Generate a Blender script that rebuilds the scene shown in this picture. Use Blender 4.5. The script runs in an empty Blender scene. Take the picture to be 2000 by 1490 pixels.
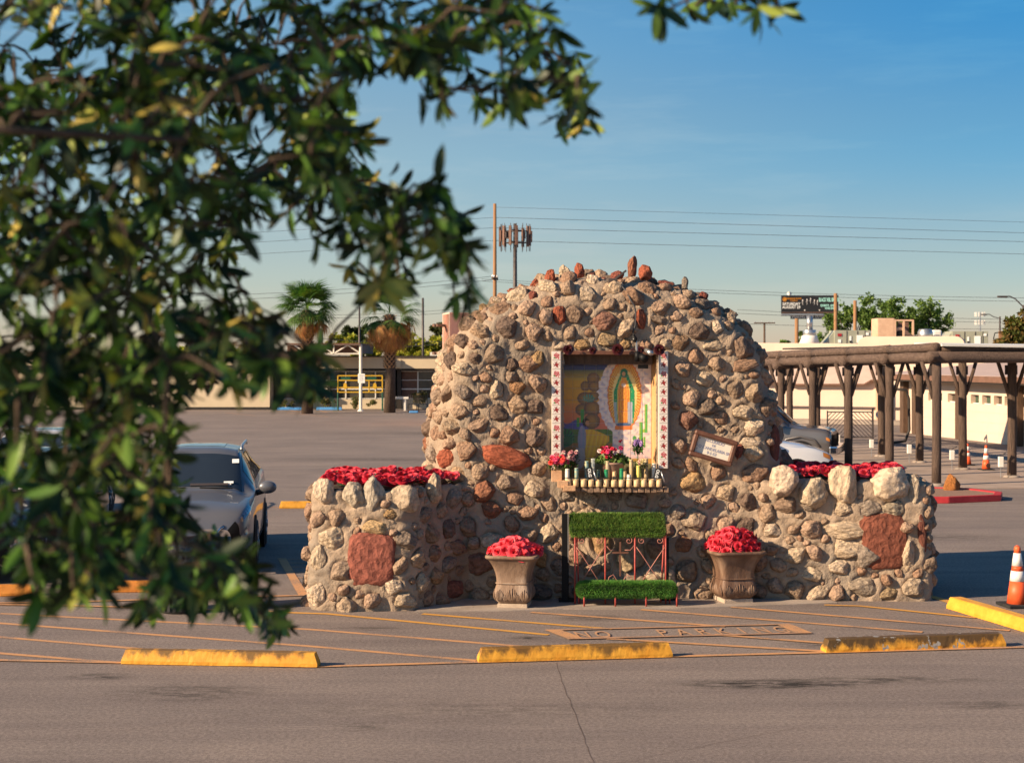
import bpy, bmesh, math, random
import numpy as np
from mathutils import Vector, Matrix, Quaternion, noise
from mathutils.bvhtree import BVHTree
from math import sin, cos, pi, radians, atan2, sqrt, exp

random.seed(7); rng = np.random.default_rng(7)
SC = bpy.context.scene
COL = SC.collection
# ------------------------------------------------------------------ camera
CH = 3.02
cd = bpy.data.cameras.new('camera'); cam = bpy.data.objects.new('camera', cd); COL.objects.link(cam)
cam.location = (0, 0, CH); cam.rotation_euler = (pi/2, 0, 0)
cd.sensor_width = 36; cd.lens = 54; cd.shift_y = -0.0225; cd.clip_start = 0.1; cd.clip_end = 6000
cd.dof.use_dof = True; cd.dof.focus_distance = 19.4; cd.dof.aperture_fstop = 3.7; cd.dof.aperture_blades = 9
SC.camera = cam
# ------------------------------------------------------------------ light
SUN_FROM = Vector((-1.0, -0.45, 0.51)).normalized()
EL = math.asin(SUN_FROM.z); AZ = atan2(SUN_FROM.x, SUN_FROM.y)
world = bpy.data.worlds.new('World'); SC.world = world; world.use_nodes = True
wn = world.node_tree; wn.nodes.clear()
sky = wn.nodes.new('ShaderNodeTexSky'); sky.sky_type = 'NISHITA'; sky.sun_disc = False
sky.sun_elevation = EL; sky.sun_rotation = AZ % (2*pi); sky.altitude = 1100; sky.air_density = 1.0; sky.dust_density = 0.6; sky.ozone_density = 3.0
bg = wn.nodes.new('ShaderNodeBackground'); bg.inputs['Strength'].default_value = 0.065
wo = wn.nodes.new('ShaderNodeOutputWorld')
# faint high wisps of cloud, low over the horizon
tc = wn.nodes.new('ShaderNodeTexCoord'); mp = wn.nodes.new('ShaderNodeMapping'); mp.inputs['Scale'].default_value = (3, 3, 22)
nz = wn.nodes.new('ShaderNodeTexNoise'); nz.inputs['Scale'].default_value = 2.2; nz.inputs['Detail'].default_value = 7; nz.inputs['Roughness'].default_value = .62
cr = wn.nodes.new('ShaderNodeValToRGB'); cr.color_ramp.elements[0].position = .52; cr.color_ramp.elements[1].position = .8
cr.color_ramp.elements[0].color = (0, 0, 0, 1); cr.color_ramp.elements[1].color = (.09, .09, .09, 1)
mxs = wn.nodes.new('ShaderNodeMix'); mxs.data_type = 'RGBA'
mxs.inputs[7].default_value = (11, 9.6, 8.6, 1)
L = wn.links.new
L(tc.outputs['Generated'], mp.inputs['Vector']); L(mp.outputs[0], nz.inputs['Vector']); L(nz.outputs['Fac'], cr.inputs['Fac'])
L(cr.outputs['Color'], mxs.inputs[0]); L(sky.outputs[0], mxs.inputs[6]); 
tn = wn.nodes.new('ShaderNodeMix'); tn.data_type = 'RGBA'; tn.blend_type = 'MULTIPLY'; tn.inputs[0].default_value = 1; 
sz = wn.nodes.new('ShaderNodeSeparateXYZ'); L(tc.outputs['Generated'], sz.inputs[0])
er = wn.nodes.new('ShaderNodeValToRGB'); er.color_ramp.interpolation = 'EASE'; E = er.color_ramp.elements
E[0].position = 0.0; E[0].color = (.88, .68, .64, 1); E[1].position = .5; E[1].color = (.20, .72, 1.0, 1)
for p_, c_ in ((.06, (.72, .71, .68, 1)), (.14, (.42, .72, .80, 1)), (.225, (.22, .73, .94, 1))):
    e_ = E.new(p_); e_.color = c_
L(sz.outputs['Z'], er.inputs['Fac'])
# whiter towards the sun's side, as hazy morning air is
er2 = wn.nodes.new('ShaderNodeValToRGB'); er2.color_ramp.interpolation = 'EASE'; E = er2.color_ramp.elements
E[0].position = 0.0; E[0].color = (.98, .80, .76, 1); E[1].position = .5; E[1].color = (.70, 1.1, 1.15, 1)
for p_, c_ in ((.06, (1.04, .92, .82, 1)), (.14, (1.15, 1.10, .94, 1)), (.225, (1.0, 1.22, 1.12, 1))):
    e_ = E.new(p_); e_.color = c_
L(sz.outputs['Z'], er2.inputs['Fac'])
mr_ = wn.nodes.new('ShaderNodeMapRange'); mr_.interpolation_type = 'SMOOTHSTEP'; mr_.inputs['From Min'].default_value = .36; mr_.inputs['From Max'].default_value = -.22
L(sz.outputs['X'], mr_.inputs['Value'])
mz = wn.nodes.new('ShaderNodeMix'); mz.data_type = 'RGBA'; L(mr_.outputs[0], mz.inputs[0]); L(er.outputs['Color'], mz.inputs[6]); L(er2.outputs['Color'], mz.inputs[7]); L(mz.outputs[2], tn.inputs[7])
L(mxs.outputs[2], tn.inputs[6]); L(tn.outputs[2], bg.inputs['Color']); L(bg.outputs[0], wo.inputs['Surface'])
sd = bpy.data.lights.new('sun', 'SUN'); sun = bpy.data.objects.new('sun', sd); COL.objects.link(sun)
sd.energy = 5.0; sd.angle = radians(0.55); sd.color = (1.0, 0.765, 0.51)
sun.rotation_euler = (-SUN_FROM).to_track_quat('-Z', 'Y').to_euler(); sun.location = (-20, -10, 20)
vs = SC.view_settings; vs.view_transform = 'Standard'; vs.look = 'None'; vs.gamma = 1; vs.exposure = 0.88; vs.use_curve_mapping = False
SC.cycles.max_bounces = 6; SC.cycles.transparent_max_bounces = 8

# ------------------------------------------------------------------ helpers
F = 3000.0
def P(px, py, Y): return Vector(((px-1000)/F*Y, Y, CH+(700-py)/F*Y))
def G(px, py):
    Y = F*CH/(py-700); return Vector(((px-1000)/F*Y, Y, 0))
def tag(o, label=None, cat=None, group=None, kind=None):
    if label: o['label'] = label
    if cat: o['category'] = cat
    if group: o['group'] = group
    if kind: o['kind'] = kind
    return o
def mesh(name, V, Fc, m=None, smooth=False, cols=None):
    me = bpy.data.meshes.new(name)
    if isinstance(V, np.ndarray): V = V.tolist()
    if isinstance(Fc, np.ndarray): Fc = Fc.tolist()
    me.from_pydata([tuple(v) for v in V], [], Fc)
    if m: me.materials.append(m)
    if smooth: me.polygons.foreach_set('use_smooth', [True]*len(me.polygons))
    if cols is not None:
        a = me.color_attributes.new('Col', 'FLOAT_COLOR', 'POINT')
        c = np.ones((len(V), 4), dtype=np.float32); c[:, :3] = np.array(cols)[:, :3]
        a.data.foreach_set('color', c.ravel())
    me.update()
    return me
def link(name, me, parent=None, loc=None, rot=None, scale=None):
    o = bpy.data.objects.new(name, me); COL.objects.link(o)
    if parent: o.parent = parent
    if loc is not None: o.location = loc
    if rot is not None:
        if isinstance(rot, (int, float)): o.rotation_euler = (0, 0, rot)
        else: o.rotation_euler = rot
    if scale is not None: o.scale = scale
    return o
def thing(name, label, cat, loc=(0, 0, 0), rz=0, group=None):
    o = bpy.data.objects.new(name, None); COL.objects.link(o); o.location = loc; o.rotation_euler = (0, 0, rz)
    o.empty_display_size = .2
    return tag(o, label, cat, group)
def copy_thing(root, loc, rz, label, group=None):
    r = root.copy(); COL.objects.link(r); r.location = loc; r.rotation_euler = (0, 0, rz)
    r['label'] = label
    if group: r['group'] = group
    for ch in list(root.children):
        c = ch.copy(); COL.objects.link(c); c.parent = r
        for g in list(ch.children):
            d = g.copy(); COL.objects.link(d); d.parent = c
    return r
class MB:
    def __init__(s): s.v = []; s.f = []
    def add(s, V, Fc):
        n = len(s.v); s.v += [tuple(v) for v in V]; s.f += [tuple(i+n for i in f) for f in Fc]; return s
    def box(s, c, d, rz=0, M=None, ch=0.0):
        x, y, z = d[0]/2, d[1]/2, d[2]/2
        V = [Vector((i*x, j*y, k*z)) for i in (-1, 1) for j in (-1, 1) for k in (-1, 1)]
        R = Matrix.Rotation(rz, 3, 'Z') if M is None else M
        V = [R@v+Vector(c) for v in V]
        return s.add(V, [(0, 1, 3, 2), (4, 6, 7, 5), (0, 4, 5, 1), (2, 3, 7, 6), (0, 2, 6, 4), (1, 5, 7, 3)])
    def tube(s, pts, r, n=8, cap=True):
        pts = [Vector(p) for p in pts]; m = len(pts); V = []; ref = None
        for i, p in enumerate(pts):
            t = (pts[min(i+1, m-1)]-pts[max(i-1, 0)])
            if t.length < 1e-9: t = Vector((0, 0, 1))
            t.normalize()
            if ref is None: ref = Vector((0, 0, 1)) if abs(t.z) < .9 else Vector((1, 0, 0))
            a = (ref-t*ref.dot(t)).normalized(); ref = a; b = t.cross(a)
            rr = r[i] if isinstance(r, (list, tuple)) else r
            for k in range(n):
                an = 2*pi*k/n; V.append(p+a*(cos(an)*rr)+b*(sin(an)*rr))
        Fc = [(i*n+k, i*n+(k+1) % n, (i+1)*n+(k+1) % n, (i+1)*n+k) for i in range(m-1) for k in range(n)]
        if cap: Fc += [tuple(range(n-1, -1, -1)), tuple((m-1)*n+k for k in range(n))]
        return s.add(V, Fc)
    def lathe(s, prof, c=(0, 0, 0), n=16, sq=None, rz=0):
        V = []
        for (r, z) in prof:
            for k in range(n):
                an = 2*pi*k/n
                x, y = cos(an), sin(an)
                if sq:
                    q = (abs(x)**sq+abs(y)**sq)**(-1/sq); x *= q; y *= q
                x, y = x*cos(rz)-y*sin(rz), x*sin(rz)+y*cos(rz)
                V.append((c[0]+x*r, c[1]+y*r, c[2]+z))
        m = len(prof)
        Fc = [(i*n+k, i*n+(k+1) % n, (i+1)*n+(k+1) % n, (i+1)*n+k) for i in range(m-1) for k in range(n)]
        Fc += [tuple(range(n-1, -1, -1)), tuple((m-1)*n+k for k in range(n))]
        return s.add(V, Fc)
    def prism(s, poly, y0, y1):            # polygon in x,z extruded along y
        n = len(poly)
        V = [(p[0], y0, p[1]) for p in poly]+[(p[0], y1, p[1]) for p in poly]
        Fc = [tuple(range(n)), tuple(range(2*n-1, n-1, -1))]+[(i, i+n, (i+1) % n+n, (i+1) % n) for i in range(n)]
        return s.add(V, Fc)
    def flat(s, poly, z=0):                # polygon in x,y
        return s.add([(p[0], p[1], z) for p in poly], [tuple(range(len(poly)))])
    def slab(s, poly, z0, z1):
        n = len(poly)
        V = [(p[0], p[1], z0) for p in poly]+[(p[0], p[1], z1) for p in poly]
        return s.add(V, [tuple(range(n-1, -1, -1)), tuple(range(n, 2*n))]+[(i, (i+1) % n, (i+1) % n+n, i+n) for i in range(n)])
    def obj(s, name, m, parent=None, smooth=False, bevel=0, seg=2, **k):
        me = mesh(name, s.v, s.f, m, smooth)
        o = link(name, me, parent, **k)
        bm = bmesh.new(); bm.from_mesh(me); bmesh.ops.recalc_face_normals(bm, faces=bm.faces)
        if bevel:
            bmesh.ops.remove_doubles(bm, verts=bm.verts, dist=1e-5)
            ed = [e for e in bm.edges if len(e.link_faces) == 2 and e.calc_face_angle(0) > .5]
            bmesh.ops.bevel(bm, geom=ed, offset=bevel, segments=seg, affect='EDGES', profile=.6, clamp_overlap=True)
        bm.to_mesh(me); bm.free()
        if smooth: me.polygons.foreach_set('use_smooth', [True]*len(me.polygons))
        return o
def lathe_mb(prof, **k): return MB().lathe(prof, **k)

# ------------------------------------------------------------------ materials
def _n(t, ty, **kw):
    n = t.nodes.new(ty)
    for k, v in kw.items(): setattr(n, k, v)
    return n
def pm(name, c1, c2=None, scale=4, rough=.8, bump=0, bscale=None, metal=0, objcol=False, attr=False, spec=.4, detail=6,
       voro=0, coat=0, c3=None, s3=1, stretch=None, trans=0, alpha=1, thr=(.35, .65), bdist=.02, rnd=True):
    m = bpy.data.materials.new(name); m.use_nodes = True; t = m.node_tree; t.nodes.clear()
    out = _n(t, 'ShaderNodeOutputMaterial'); b = _n(t, 'ShaderNodeBsdfPrincipled'); K = t.links.new
    K(b.outputs[0], out.inputs[0])
    co = _n(t, 'ShaderNodeTexCoord'); vec = co.outputs['Object']
    oi = _n(t, 'ShaderNodeObjectInfo')
    if rnd:
        ad = _n(t, 'ShaderNodeVectorMath', operation='ADD'); ml = _n(t, 'ShaderNodeMath', operation='MULTIPLY'); ml.inputs[1].default_value = 37.0
        K(oi.outputs['Random'], ml.inputs[0]); K(vec, ad.inputs[0]); K(ml.outputs[0], ad.inputs[1]); vec = ad.outputs[0]
    if stretch:
        mpn = _n(t, 'ShaderNodeMapping'); mpn.inputs['Scale'].default_value = stretch; K(vec, mpn.inputs['Vector']); vec = mpn.outputs[0]
    b.inputs['Roughness'].default_value = rough; b.inputs['Metallic'].default_value = metal
    b.inputs['Specular IOR Level'].default_value = spec
    if coat: b.inputs['Coat Weight'].default_value = coat; b.inputs['Coat Roughness'].default_value = .06
    if trans: b.inputs['Transmission Weight'].default_value = trans
    base = None
    if objcol: base = oi.outputs['Color']
    if attr:
        a = _n(t, 'ShaderNodeVertexColor'); a.layer_name = 'Col'; base = a.outputs['Color']
    if c2 is not None or base is not None:
        nn = _n(t, 'ShaderNodeTexNoise'); nn.inputs['Scale'].default_value = scale; nn.inputs['Detail'].default_value = detail; nn.inputs['Roughness'].default_value = .6
        K(vec, nn.inputs['Vector'])
        rp = _n(t, 'ShaderNodeValToRGB'); rp.color_ramp.elements[0].position = thr[0]; rp.color_ramp.elements[1].position = thr[1]
        K(nn.outputs['Fac'], rp.inputs['Fac'])
        if base is not None:
            k1 = c1 if c1 else (1, 1, 1); k2 = c2 if c2 else k1
            rp.color_ramp.elements[0].color = (*k1, 1); rp.color_ramp.elements[1].color = (*k2, 1)
            mx = _n(t, 'ShaderNodeMix', data_type='RGBA', blend_type='MULTIPLY'); mx.inputs[0].default_value = 1
            K(base, mx.inputs[6]); K(rp.outputs['Color'], mx.inputs[7]); cur = mx.outputs[2]
        else:
            rp.color_ramp.elements[0].color = (*c1, 1); rp.color_ramp.elements[1].color = (*c2, 1); cur = rp.outputs['Color']
        if c3 is not None:
            n3 = _n(t, 'ShaderNodeTexNoise'); n3.inputs['Scale'].default_value = s3; n3.inputs['Detail'].default_value = 5; K(vec, n3.inputs['Vector'])
            r3 = _n(t, 'ShaderNodeValToRGB'); r3.color_ramp.elements[0].position = .52; r3.color_ramp.elements[1].position = .68
            K(n3.outputs['Fac'], r3.inputs['Fac'])
            m3 = _n(t, 'ShaderNodeMix', data_type='RGBA'); K(r3.outputs['Color'], m3.inputs[0]); K(cur, m3.inputs[6]); m3.inputs[7].default_value = (*c3, 1); cur = m3.outputs[2]
        K(cur, b.inputs['Base Color'])
    else: b.inputs['Base Color'].default_value = (*c1, 1)
    if bump:
        bn = _n(t, 'ShaderNodeTexNoise'); bn.inputs['Scale'].default_value = bscale or scale*3; bn.inputs['Detail'].default_value = 8; bn.inputs['Roughness'].default_value = .65
        K(vec, bn.inputs['Vector']); bp = _n(t, 'ShaderNodeBump'); bp.inputs['Strength'].default_value = bump; bp.inputs['Distance'].default_value = bdist
        h = bn.outputs['Fac']
        if voro:
            vn = _n(t, 'ShaderNodeTexVoronoi'); vn.inputs['Scale'].default_value = voro; K(vec, vn.inputs['Vector'])
            am = _n(t, 'ShaderNodeMath', operation='ADD'); K(h, am.inputs[0]); K(vn.outputs['Distance'], am.inputs[1]); h = am.outputs[0]
        K(h, bp.inputs['Height']); K(bp.outputs[0], b.inputs['Normal'])
    if alpha < 1: b.inputs['Alpha'].default_value = alpha
    return m
M = {}
M['stone'] = pm('stone_rock', (.50, .46, .44), (1.22, 1.17, 1.10), 3.2, .94, .95, 8, objcol=True, c3=None, bdist=.035, voro=3, thr=(.3, .7))
M['stonej'] = pm('small_stone_rock', (.50, .46, .44), (1.22, 1.17, 1.10), 30, .94, 1.0, 70, objcol=True, bdist=.02, voro=28, thr=(.3, .7), rnd=False)
M['mortar'] = pm('mortar', (.30, .225, .165), (.46, .345, .25), 3, .95, 1.0, 26, c3=(.25, .205, .165), s3=1.1, bdist=.03, rnd=False)
M['soil'] = pm('soil', (.05, .035, .025), (.1, .07, .05), 12, .95, .8, 30)
M['petal'] = pm('petal', (.85, .8, .8), (1.1, 1.1, 1.1), 30, .55, objcol=True, spec=.3)
M['leafdark'] = pm('leaf_dark', (.02, .045, .015), (.04, .09, .02), 14, .5)
M['greenleaf'] = pm('green_leaf', (.05, .07, .012), (.12, .22, .04), 14, .5)
M['yellow'] = pm('yellow_paint', (.70, .36, .02), (.80, .45, .035), 5, .6, .25, 40, c3=(.50, .26, .03), s3=4)
M['yellow_worn'] = pm('yellow_paint_worn', (.62, .27, .015), (.76, .38, .03), 6, .65, .4, 40, c3=(.13, .09, .045), s3=5)
M['orange_paint'] = pm('orange_paint', (.50, .17, .02), (.62, .24, .03), 6, .65, .3, 40)
M['concrete'] = pm('concrete', (.30, .24, .20), (.40, .33, .28), 2.5, .9, .5, 50, c3=(.24, .2, .17), s3=.9)
M['sidewalk'] = pm('sidewalk', (.33, .25, .205), (.40, .31, .26), 1.5, .9, .4, 60, c3=(.28, .22, .18), s3=.5)
M['gravel'] = pm('gravel', (.22, .12, .08), (.40, .25, .18), 30, .95, 1, 60, voro=40)
M['redcurb'] = pm('red_curb', (.38, .02, .03), (.48, .04, .045), 5, .6, .3, 30)
M['urn'] = pm('urn_stone', (.17, .105, .07), (.27, .18, .125), 5, .7, .5, 30, c3=(.35, .26, .20), s3=6, stretch=(1, 1, .35))
M['urn2'] = pm('urn_stone_brown', (.11, .06, .04), (.19, .11, .07), 5, .55, .4, 30, c3=(.26, .17, .12), s3=6, stretch=(1, 1, .35))
M['urnbase'] = pm('urn_foot', (.40, .31, .24), (.5, .4, .31), 8, .9, .5, 40)
M['grass'] = pm('artificial_grass', (.7, .7, .7), (1.25, 1.25, 1.1), 9, .6, attr=True, rnd=False)
M['grasscore'] = pm('grass_backing', (.02, .04, .01), None, rough=.9)
M['rediron'] = pm('red_iron', (.30, .04, .032), (.44, .08, .065), 14, .5, .15, 40)
M['wire'] = pm('pink_wire', (.45, .18, .14), None, rough=.5)
M['black'] = pm('black_metal', (.007, .007, .008), None, rough=.55, spec=.2)
M['blackpl'] = pm('black_plastic', (.018, .018, .02), (.03, .03, .032), 6, .38, .1, 30)
M['rubber'] = pm('rubber', (.015, .015, .016), (.03, .028, .026), 10, .85, .3, 40)
M['tile'] = pm('glazed_tile', (.96, .96, .96), (1.03, 1.03, 1.03), 20, .22, attr=True, spec=.5, rnd=False)
M['grout'] = pm('grout', (.62, .56, .5), None, rough=.9)
M['wood_lit'] = pm('pine_wood', (.50, .26, .10), (.62, .36, .16), 5, .6, .35, 18, stretch=(6, 6, .7))
M['wood_dark'] = pm('dark_wood', (.06, .035, .022), (.12, .07, .045), 6, .7, .4, 20, stretch=(5, 5, .6))
M['log'] = pm('weathered_log', (.062, .04, .031), (.135, .088, .066), 5, .85, .9, 14, stretch=(9, 9, .7), bdist=.03)
M['logx'] = pm('weathered_log_beam', (.075, .048, .038), (.165, .11, .084), 5, .85, .9, 14, stretch=(7, .7, 7), bdist=.03)
M['ironbrown'] = pm('brown_steel', (.10, .045, .03), (.16, .07, .045), 10, .5, .2, 30)
M['plate'] = pm('plaque_plate', (.74, .66, .56), (.82, .74, .64), 6, .5, .1, 20)
M['ink'] = pm('engraved_letters', (.30, .31, .42), None, rough=.6)
M['flag'] = pm('flagstone', (.50, .28, .15), (.62, .38, .22), 8, .8, .5, 30)
M['flag_shade'] = pm('flagstone_shaded', (.17, .11, .075), (.34, .22, .15), 9, .9, .6, 30)  # darker flagstone for the ledge: the shade lying there is put into its colour
M['cup'] = pm('bamboo_cup', (.55, .36, .18), (.68, .48, .27), 6, .5, .2, 20)
M['wax'] = pm('white_wax', (.78, .70, .58), None, rough=.5)
M['glass'] = pm('candle_glass', (.75, .8, .75), None, rough=.08, alpha=.35, spec=.7)
M['glassg'] = pm('green_glass', (.02, .26, .10), None, rough=.12, spec=.7, alpha=.85)
M['glasst'] = pm('teal_label', (.05, .3, .36), (.5, .4, .2), 20, .3)
M['label'] = pm('candle_label', (.6, .42, .2), (.35, .28, .2), 25, .35)
M['pot'] = pm('clay_pot', (.32, .19, .14), (.40, .25, .19), 8, .7, .3, 30)
M['metalrose'] = pm('metal_rose', (.035, .008, .01), (.15, .03, .03), 3, .32, metal=.35)
M['white'] = pm('white_paint', (.72, .68, .62), (.8, .76, .7), 5, .5)
M['chalk'] = pm('white_letters', (.85, .85, .82), None, rough=.6)
M['orangecone'] = pm('cone_orange', (.72, .09, .025), (.8, .13, .04), 6, .5, .1, 30)
M['conewhite'] = pm('cone_white', (.72, .66, .64), (.82, .78, .74), 9, .4, .1, 30)
M['stucco'] = pm('stucco_cream', (.62, .48, .385), (.66, .52, .42), 1, .92, .25, 25, c3=(.58, .45, .36), s3=.35, rnd=False)
M['stuccol'] = pm('stucco_beige', (.60, .49, .34), (.64, .53, .37), 1, .92, .2, 12, rnd=False)
M['pink'] = pm('stucco_pink', (.60, .27, .20), (.66, .32, .24), 1, .92, .2, 12, rnd=False)
M['pinkroof'] = pm('roof_sheet', (.46, .34, .30), (.54, .41, .36), 2, .7)
M['brown'] = pm('brown_trim', (.14, .075, .05), (.19, .10, .07), 5, .7, .2, 10)
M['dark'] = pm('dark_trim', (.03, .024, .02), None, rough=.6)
M['win'] = pm('window_glass', (.03, .035, .035), (.09, .07, .05), 1.5, .12, spec=.7)
M['wing'] = pm('window_glass_green', (.04, .08, .055), None, rough=.12, spec=.7)
M['hvac'] = pm('hvac_paint', (.30, .31, .24), (.35, .36, .28), 3, .5, .05, 10)
M['cooler'] = pm('cooler_tan', (.60, .38, .25), (.68, .45, .30), 4, .6, .1, 20)
M['galv'] = pm('galvanised', (.42, .42, .42), (.6, .6, .6), 6, .35, metal=.8)
M['redsticker'] = pm('red_sticker', (.35, .02, .03), None, rough=.4)
M['polewood'] = pm('pole_wood', (.24, .12, .055), (.34, .18, .085), 3, .85, .3, 10, stretch=(4, 4, .3))
M['steel'] = pm('dark_steel', (.06, .05, .05), (.1, .08, .075), 3, .5, metal=.3)
M['antenna'] = pm('antenna_brown', (.12, .065, .045), (.2, .1, .07), 3, .6)
M['wireblk'] = pm('cable', (.04, .04, .045), None, rough=.6)
M['greenpost'] = pm('green_post', (.01, .08, .05), None, rough=.5)
M['goldpaint'] = pm('gold_paint', (.62, .38, .03), None, rough=.5)
M['bluepaint'] = pm('blue_paint', (.06, .24, .55), (.09, .3, .62), 5, .6)
M['rock'] = pm('orange_rock', (.38, .13, .03), (.55, .22, .06), 6, .95, 1, 14, voro=8, bdist=.04)
M['bark'] = pm('bark', (.05, .034, .024), (.12, .08, .055), 14, .9, .8, 30)
M['leaf'] = None
M['billb'] = pm('billboard_face', (.018, .018, .02), None, rough=.5)
M['teal'] = pm('billboard_teal', (.35, .68, .60), None, rough=.6)
M['logo'] = pm('billboard_orange', (.55, .22, .02), None, rough=.6)

def leaf_mat(name, tr=.35, rough=.35):
    m = bpy.data.materials.new(name); m.use_nodes = True; t = m.node_tree; t.nodes.clear(); K = t.links.new
    out = _n(t, 'ShaderNodeOutputMaterial'); b = _n(t, 'ShaderNodeBsdfPrincipled'); tl = _n(t, 'ShaderNodeBsdfTranslucent')
    mx = _n(t, 'ShaderNodeMixShader'); mx.inputs[0].default_value = tr
    a = _n(t, 'ShaderNodeVertexColor'); a.layer_name = 'Col'
    b.inputs['Roughness'].default_value = rough; b.inputs['Specular IOR Level'].default_value = .28
    g = _n(t, 'ShaderNodeMix', data_type='RGBA', blend_type='MULTIPLY'); g.inputs[0].default_value = 1; g.inputs[7].default_value = (1.5, 1.6, .6, 1)
    K(a.outputs['Color'], b.inputs['Base Color']); K(a.outputs['Color'], g.inputs[6]); K(g.outputs[2], tl.inputs['Color'])
    K(b.outputs[0], mx.inputs[1]); K(tl.outputs[0], mx.inputs[2]); K(mx.outputs[0], out.inputs[0]); return m
M['leaf'] = leaf_mat('oak_leaf', .13, .42)
M['treeleaf'] = leaf_mat('tree_leaf', .3, .6)

# asphalt: one sheet, with stains that belong to the ground
def asphalt_mat():
    m = bpy.data.materials.new('asphalt'); m.use_nodes = True; t = m.node_tree; t.nodes.clear(); K = t.links.new
    out = _n(t, 'ShaderNodeOutputMaterial'); b = _n(t, 'ShaderNodeBsdfPrincipled'); K(b.outputs[0], out.inputs[0])
    co = _n(t, 'ShaderNodeTexCoord'); vec = co.outputs['Object']
    def noi(sc, det=6, st=None, rg=.6):
        n = _n(t, 'ShaderNodeTexNoise'); n.inputs['Scale'].default_value = sc; n.inputs['Detail'].default_value = det; n.inputs['Roughness'].default_value = rg
        if st:
            mpn = _n(t, 'ShaderNodeMapping'); mpn.inputs['Scale'].default_value = st; K(vec, mpn.inputs['Vector']); K(mpn.outputs[0], n.inputs['Vector'])
        else: K(vec, n.inputs['Vector'])
        return n.outputs['Fac']
    def ramp(f, a, c, p0, p1):
        r = _n(t, 'ShaderNodeValToRGB'); r.color_ramp.elements[0].position = p0; r.color_ramp.elements[1].position = p1
        r.color_ramp.elements[0].color = (*a, 1); r.color_ramp.elements[1].color = (*c, 1); K(f, r.inputs['Fac']); return r.outputs['Color']
    def mix(f, A, B, bl='MIX'):
        x = _n(t, 'ShaderNodeMix', data_type='RGBA', blend_type=bl)
        if isinstance(f, float): x.inputs[0].default_value = f
        else: K(f, x.inputs[0])
        K(A, x.inputs[6])
        if isinstance(B, tuple): x.inputs[7].default_value = (*B, 1)
        else: K(B, x.inputs[7])
        return x.outputs[2]
    c = ramp(noi(70, 4, None, .75), (.09, .072, .064), (.35, .285, .255), .30, .70)
    c = mix(.45, c, ramp(noi(28, 2), (.13, .105, .092), (.30, .245, .22), .4, .6))
    c = mix(1.0, c, ramp(noi(.35, 6), (.82, .82, .84), (1.12, 1.1, 1.08), .3, .7), 'MULTIPLY')
    c = mix(1.0, c, ramp(noi(1.2, 7, (.18, 2.2, 1)), (.86, .85, .86), (1.1, 1.1, 1.08), .35, .65), 'MULTIPLY')
    sp = noi(150, 1); c = mix(ramp(sp, (0, 0, 0), (1, 1, 1), .66, .72), c, (.50, .43, .38))
    # oil stains
    def blot(cx, cy, rx, ry, strength, col=(.03, .024, .02)):
        sx = _n(t, 'ShaderNodeMapping'); sx.inputs['Location'].default_value = (-cx/rx, -cy/ry, 0); sx.inputs['Scale'].default_value = (1/rx, 1/ry, 1); K(vec, sx.inputs['Vector'])
        ln = _n(t, 'ShaderNodeVectorMath', operation='LENGTH'); K(sx.outputs[0], ln.inputs[0])
        mr = _n(t, 'ShaderNodeMapRange'); mr.inputs['From Min'].default_value = 1; mr.inputs['From Max'].default_value = 0; mr.inputs['To Max'].default_value = 1; K(ln.outputs['Value'], mr.inputs['Value'])
        nn = ramp(noi(6, 8, (.6, 1.6, 1), .7), (0, 0, 0), (strength,)*3, .40, .58)
        mu = _n(t, 'ShaderNodeMath', operation='MULTIPLY'); K(mr.outputs[0], mu.inputs[0]); K(nn, mu.inputs[1])
        m2 = _n(t, 'ShaderNodeMath', operation='MULTIPLY', use_clamp=True); K(mu.outputs[0], m2.inputs[0]); m2.inputs[1].default_value = 1.7
        return m2.outputs[0], col
    for a in [(2.45, 14.25, 1.2, .28, 1.0), (3.5, 14.45, 1.3, .22, .6), (-2.9, 13.9, .9, .5, .5), (.95, 17.9, .5, .3, .6), (-.3, 13.2, 2.5, .6, .25), (3.2, 16.2, .5, .3, .4),
              (-1.2, 12.6, .35, .2, .35), (4.1, 13.4, .5, .2, .6), (-3.9, 14.6, .4, .2, .7), (.2, 16.6, .3, .15, .7), (-1.6, 17.2, .5, .2, .5), (-4, 46, 5, 1.2, .5), (-2.5, 36, 3, .6, .5), (-3, 62, 7, 2, .4), (7, 26, 2, .7, .5)]:
        f, col = blot(*a); c = mix(f, c, col)
    K(c, b.inputs['Base Color']); b.inputs['Roughness'].default_value = .9; b.inputs['Specular IOR Level'].default_value = .3
    bp = _n(t, 'ShaderNodeBump'); bp.inputs['Strength'].default_value = .7; bp.inputs['Distance'].default_value = .006; K(noi(140, 3), bp.inputs['Height']); K(bp.outputs[0], b.inputs['Normal'])
    return m
M['asphalt'] = asphalt_mat()
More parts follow.
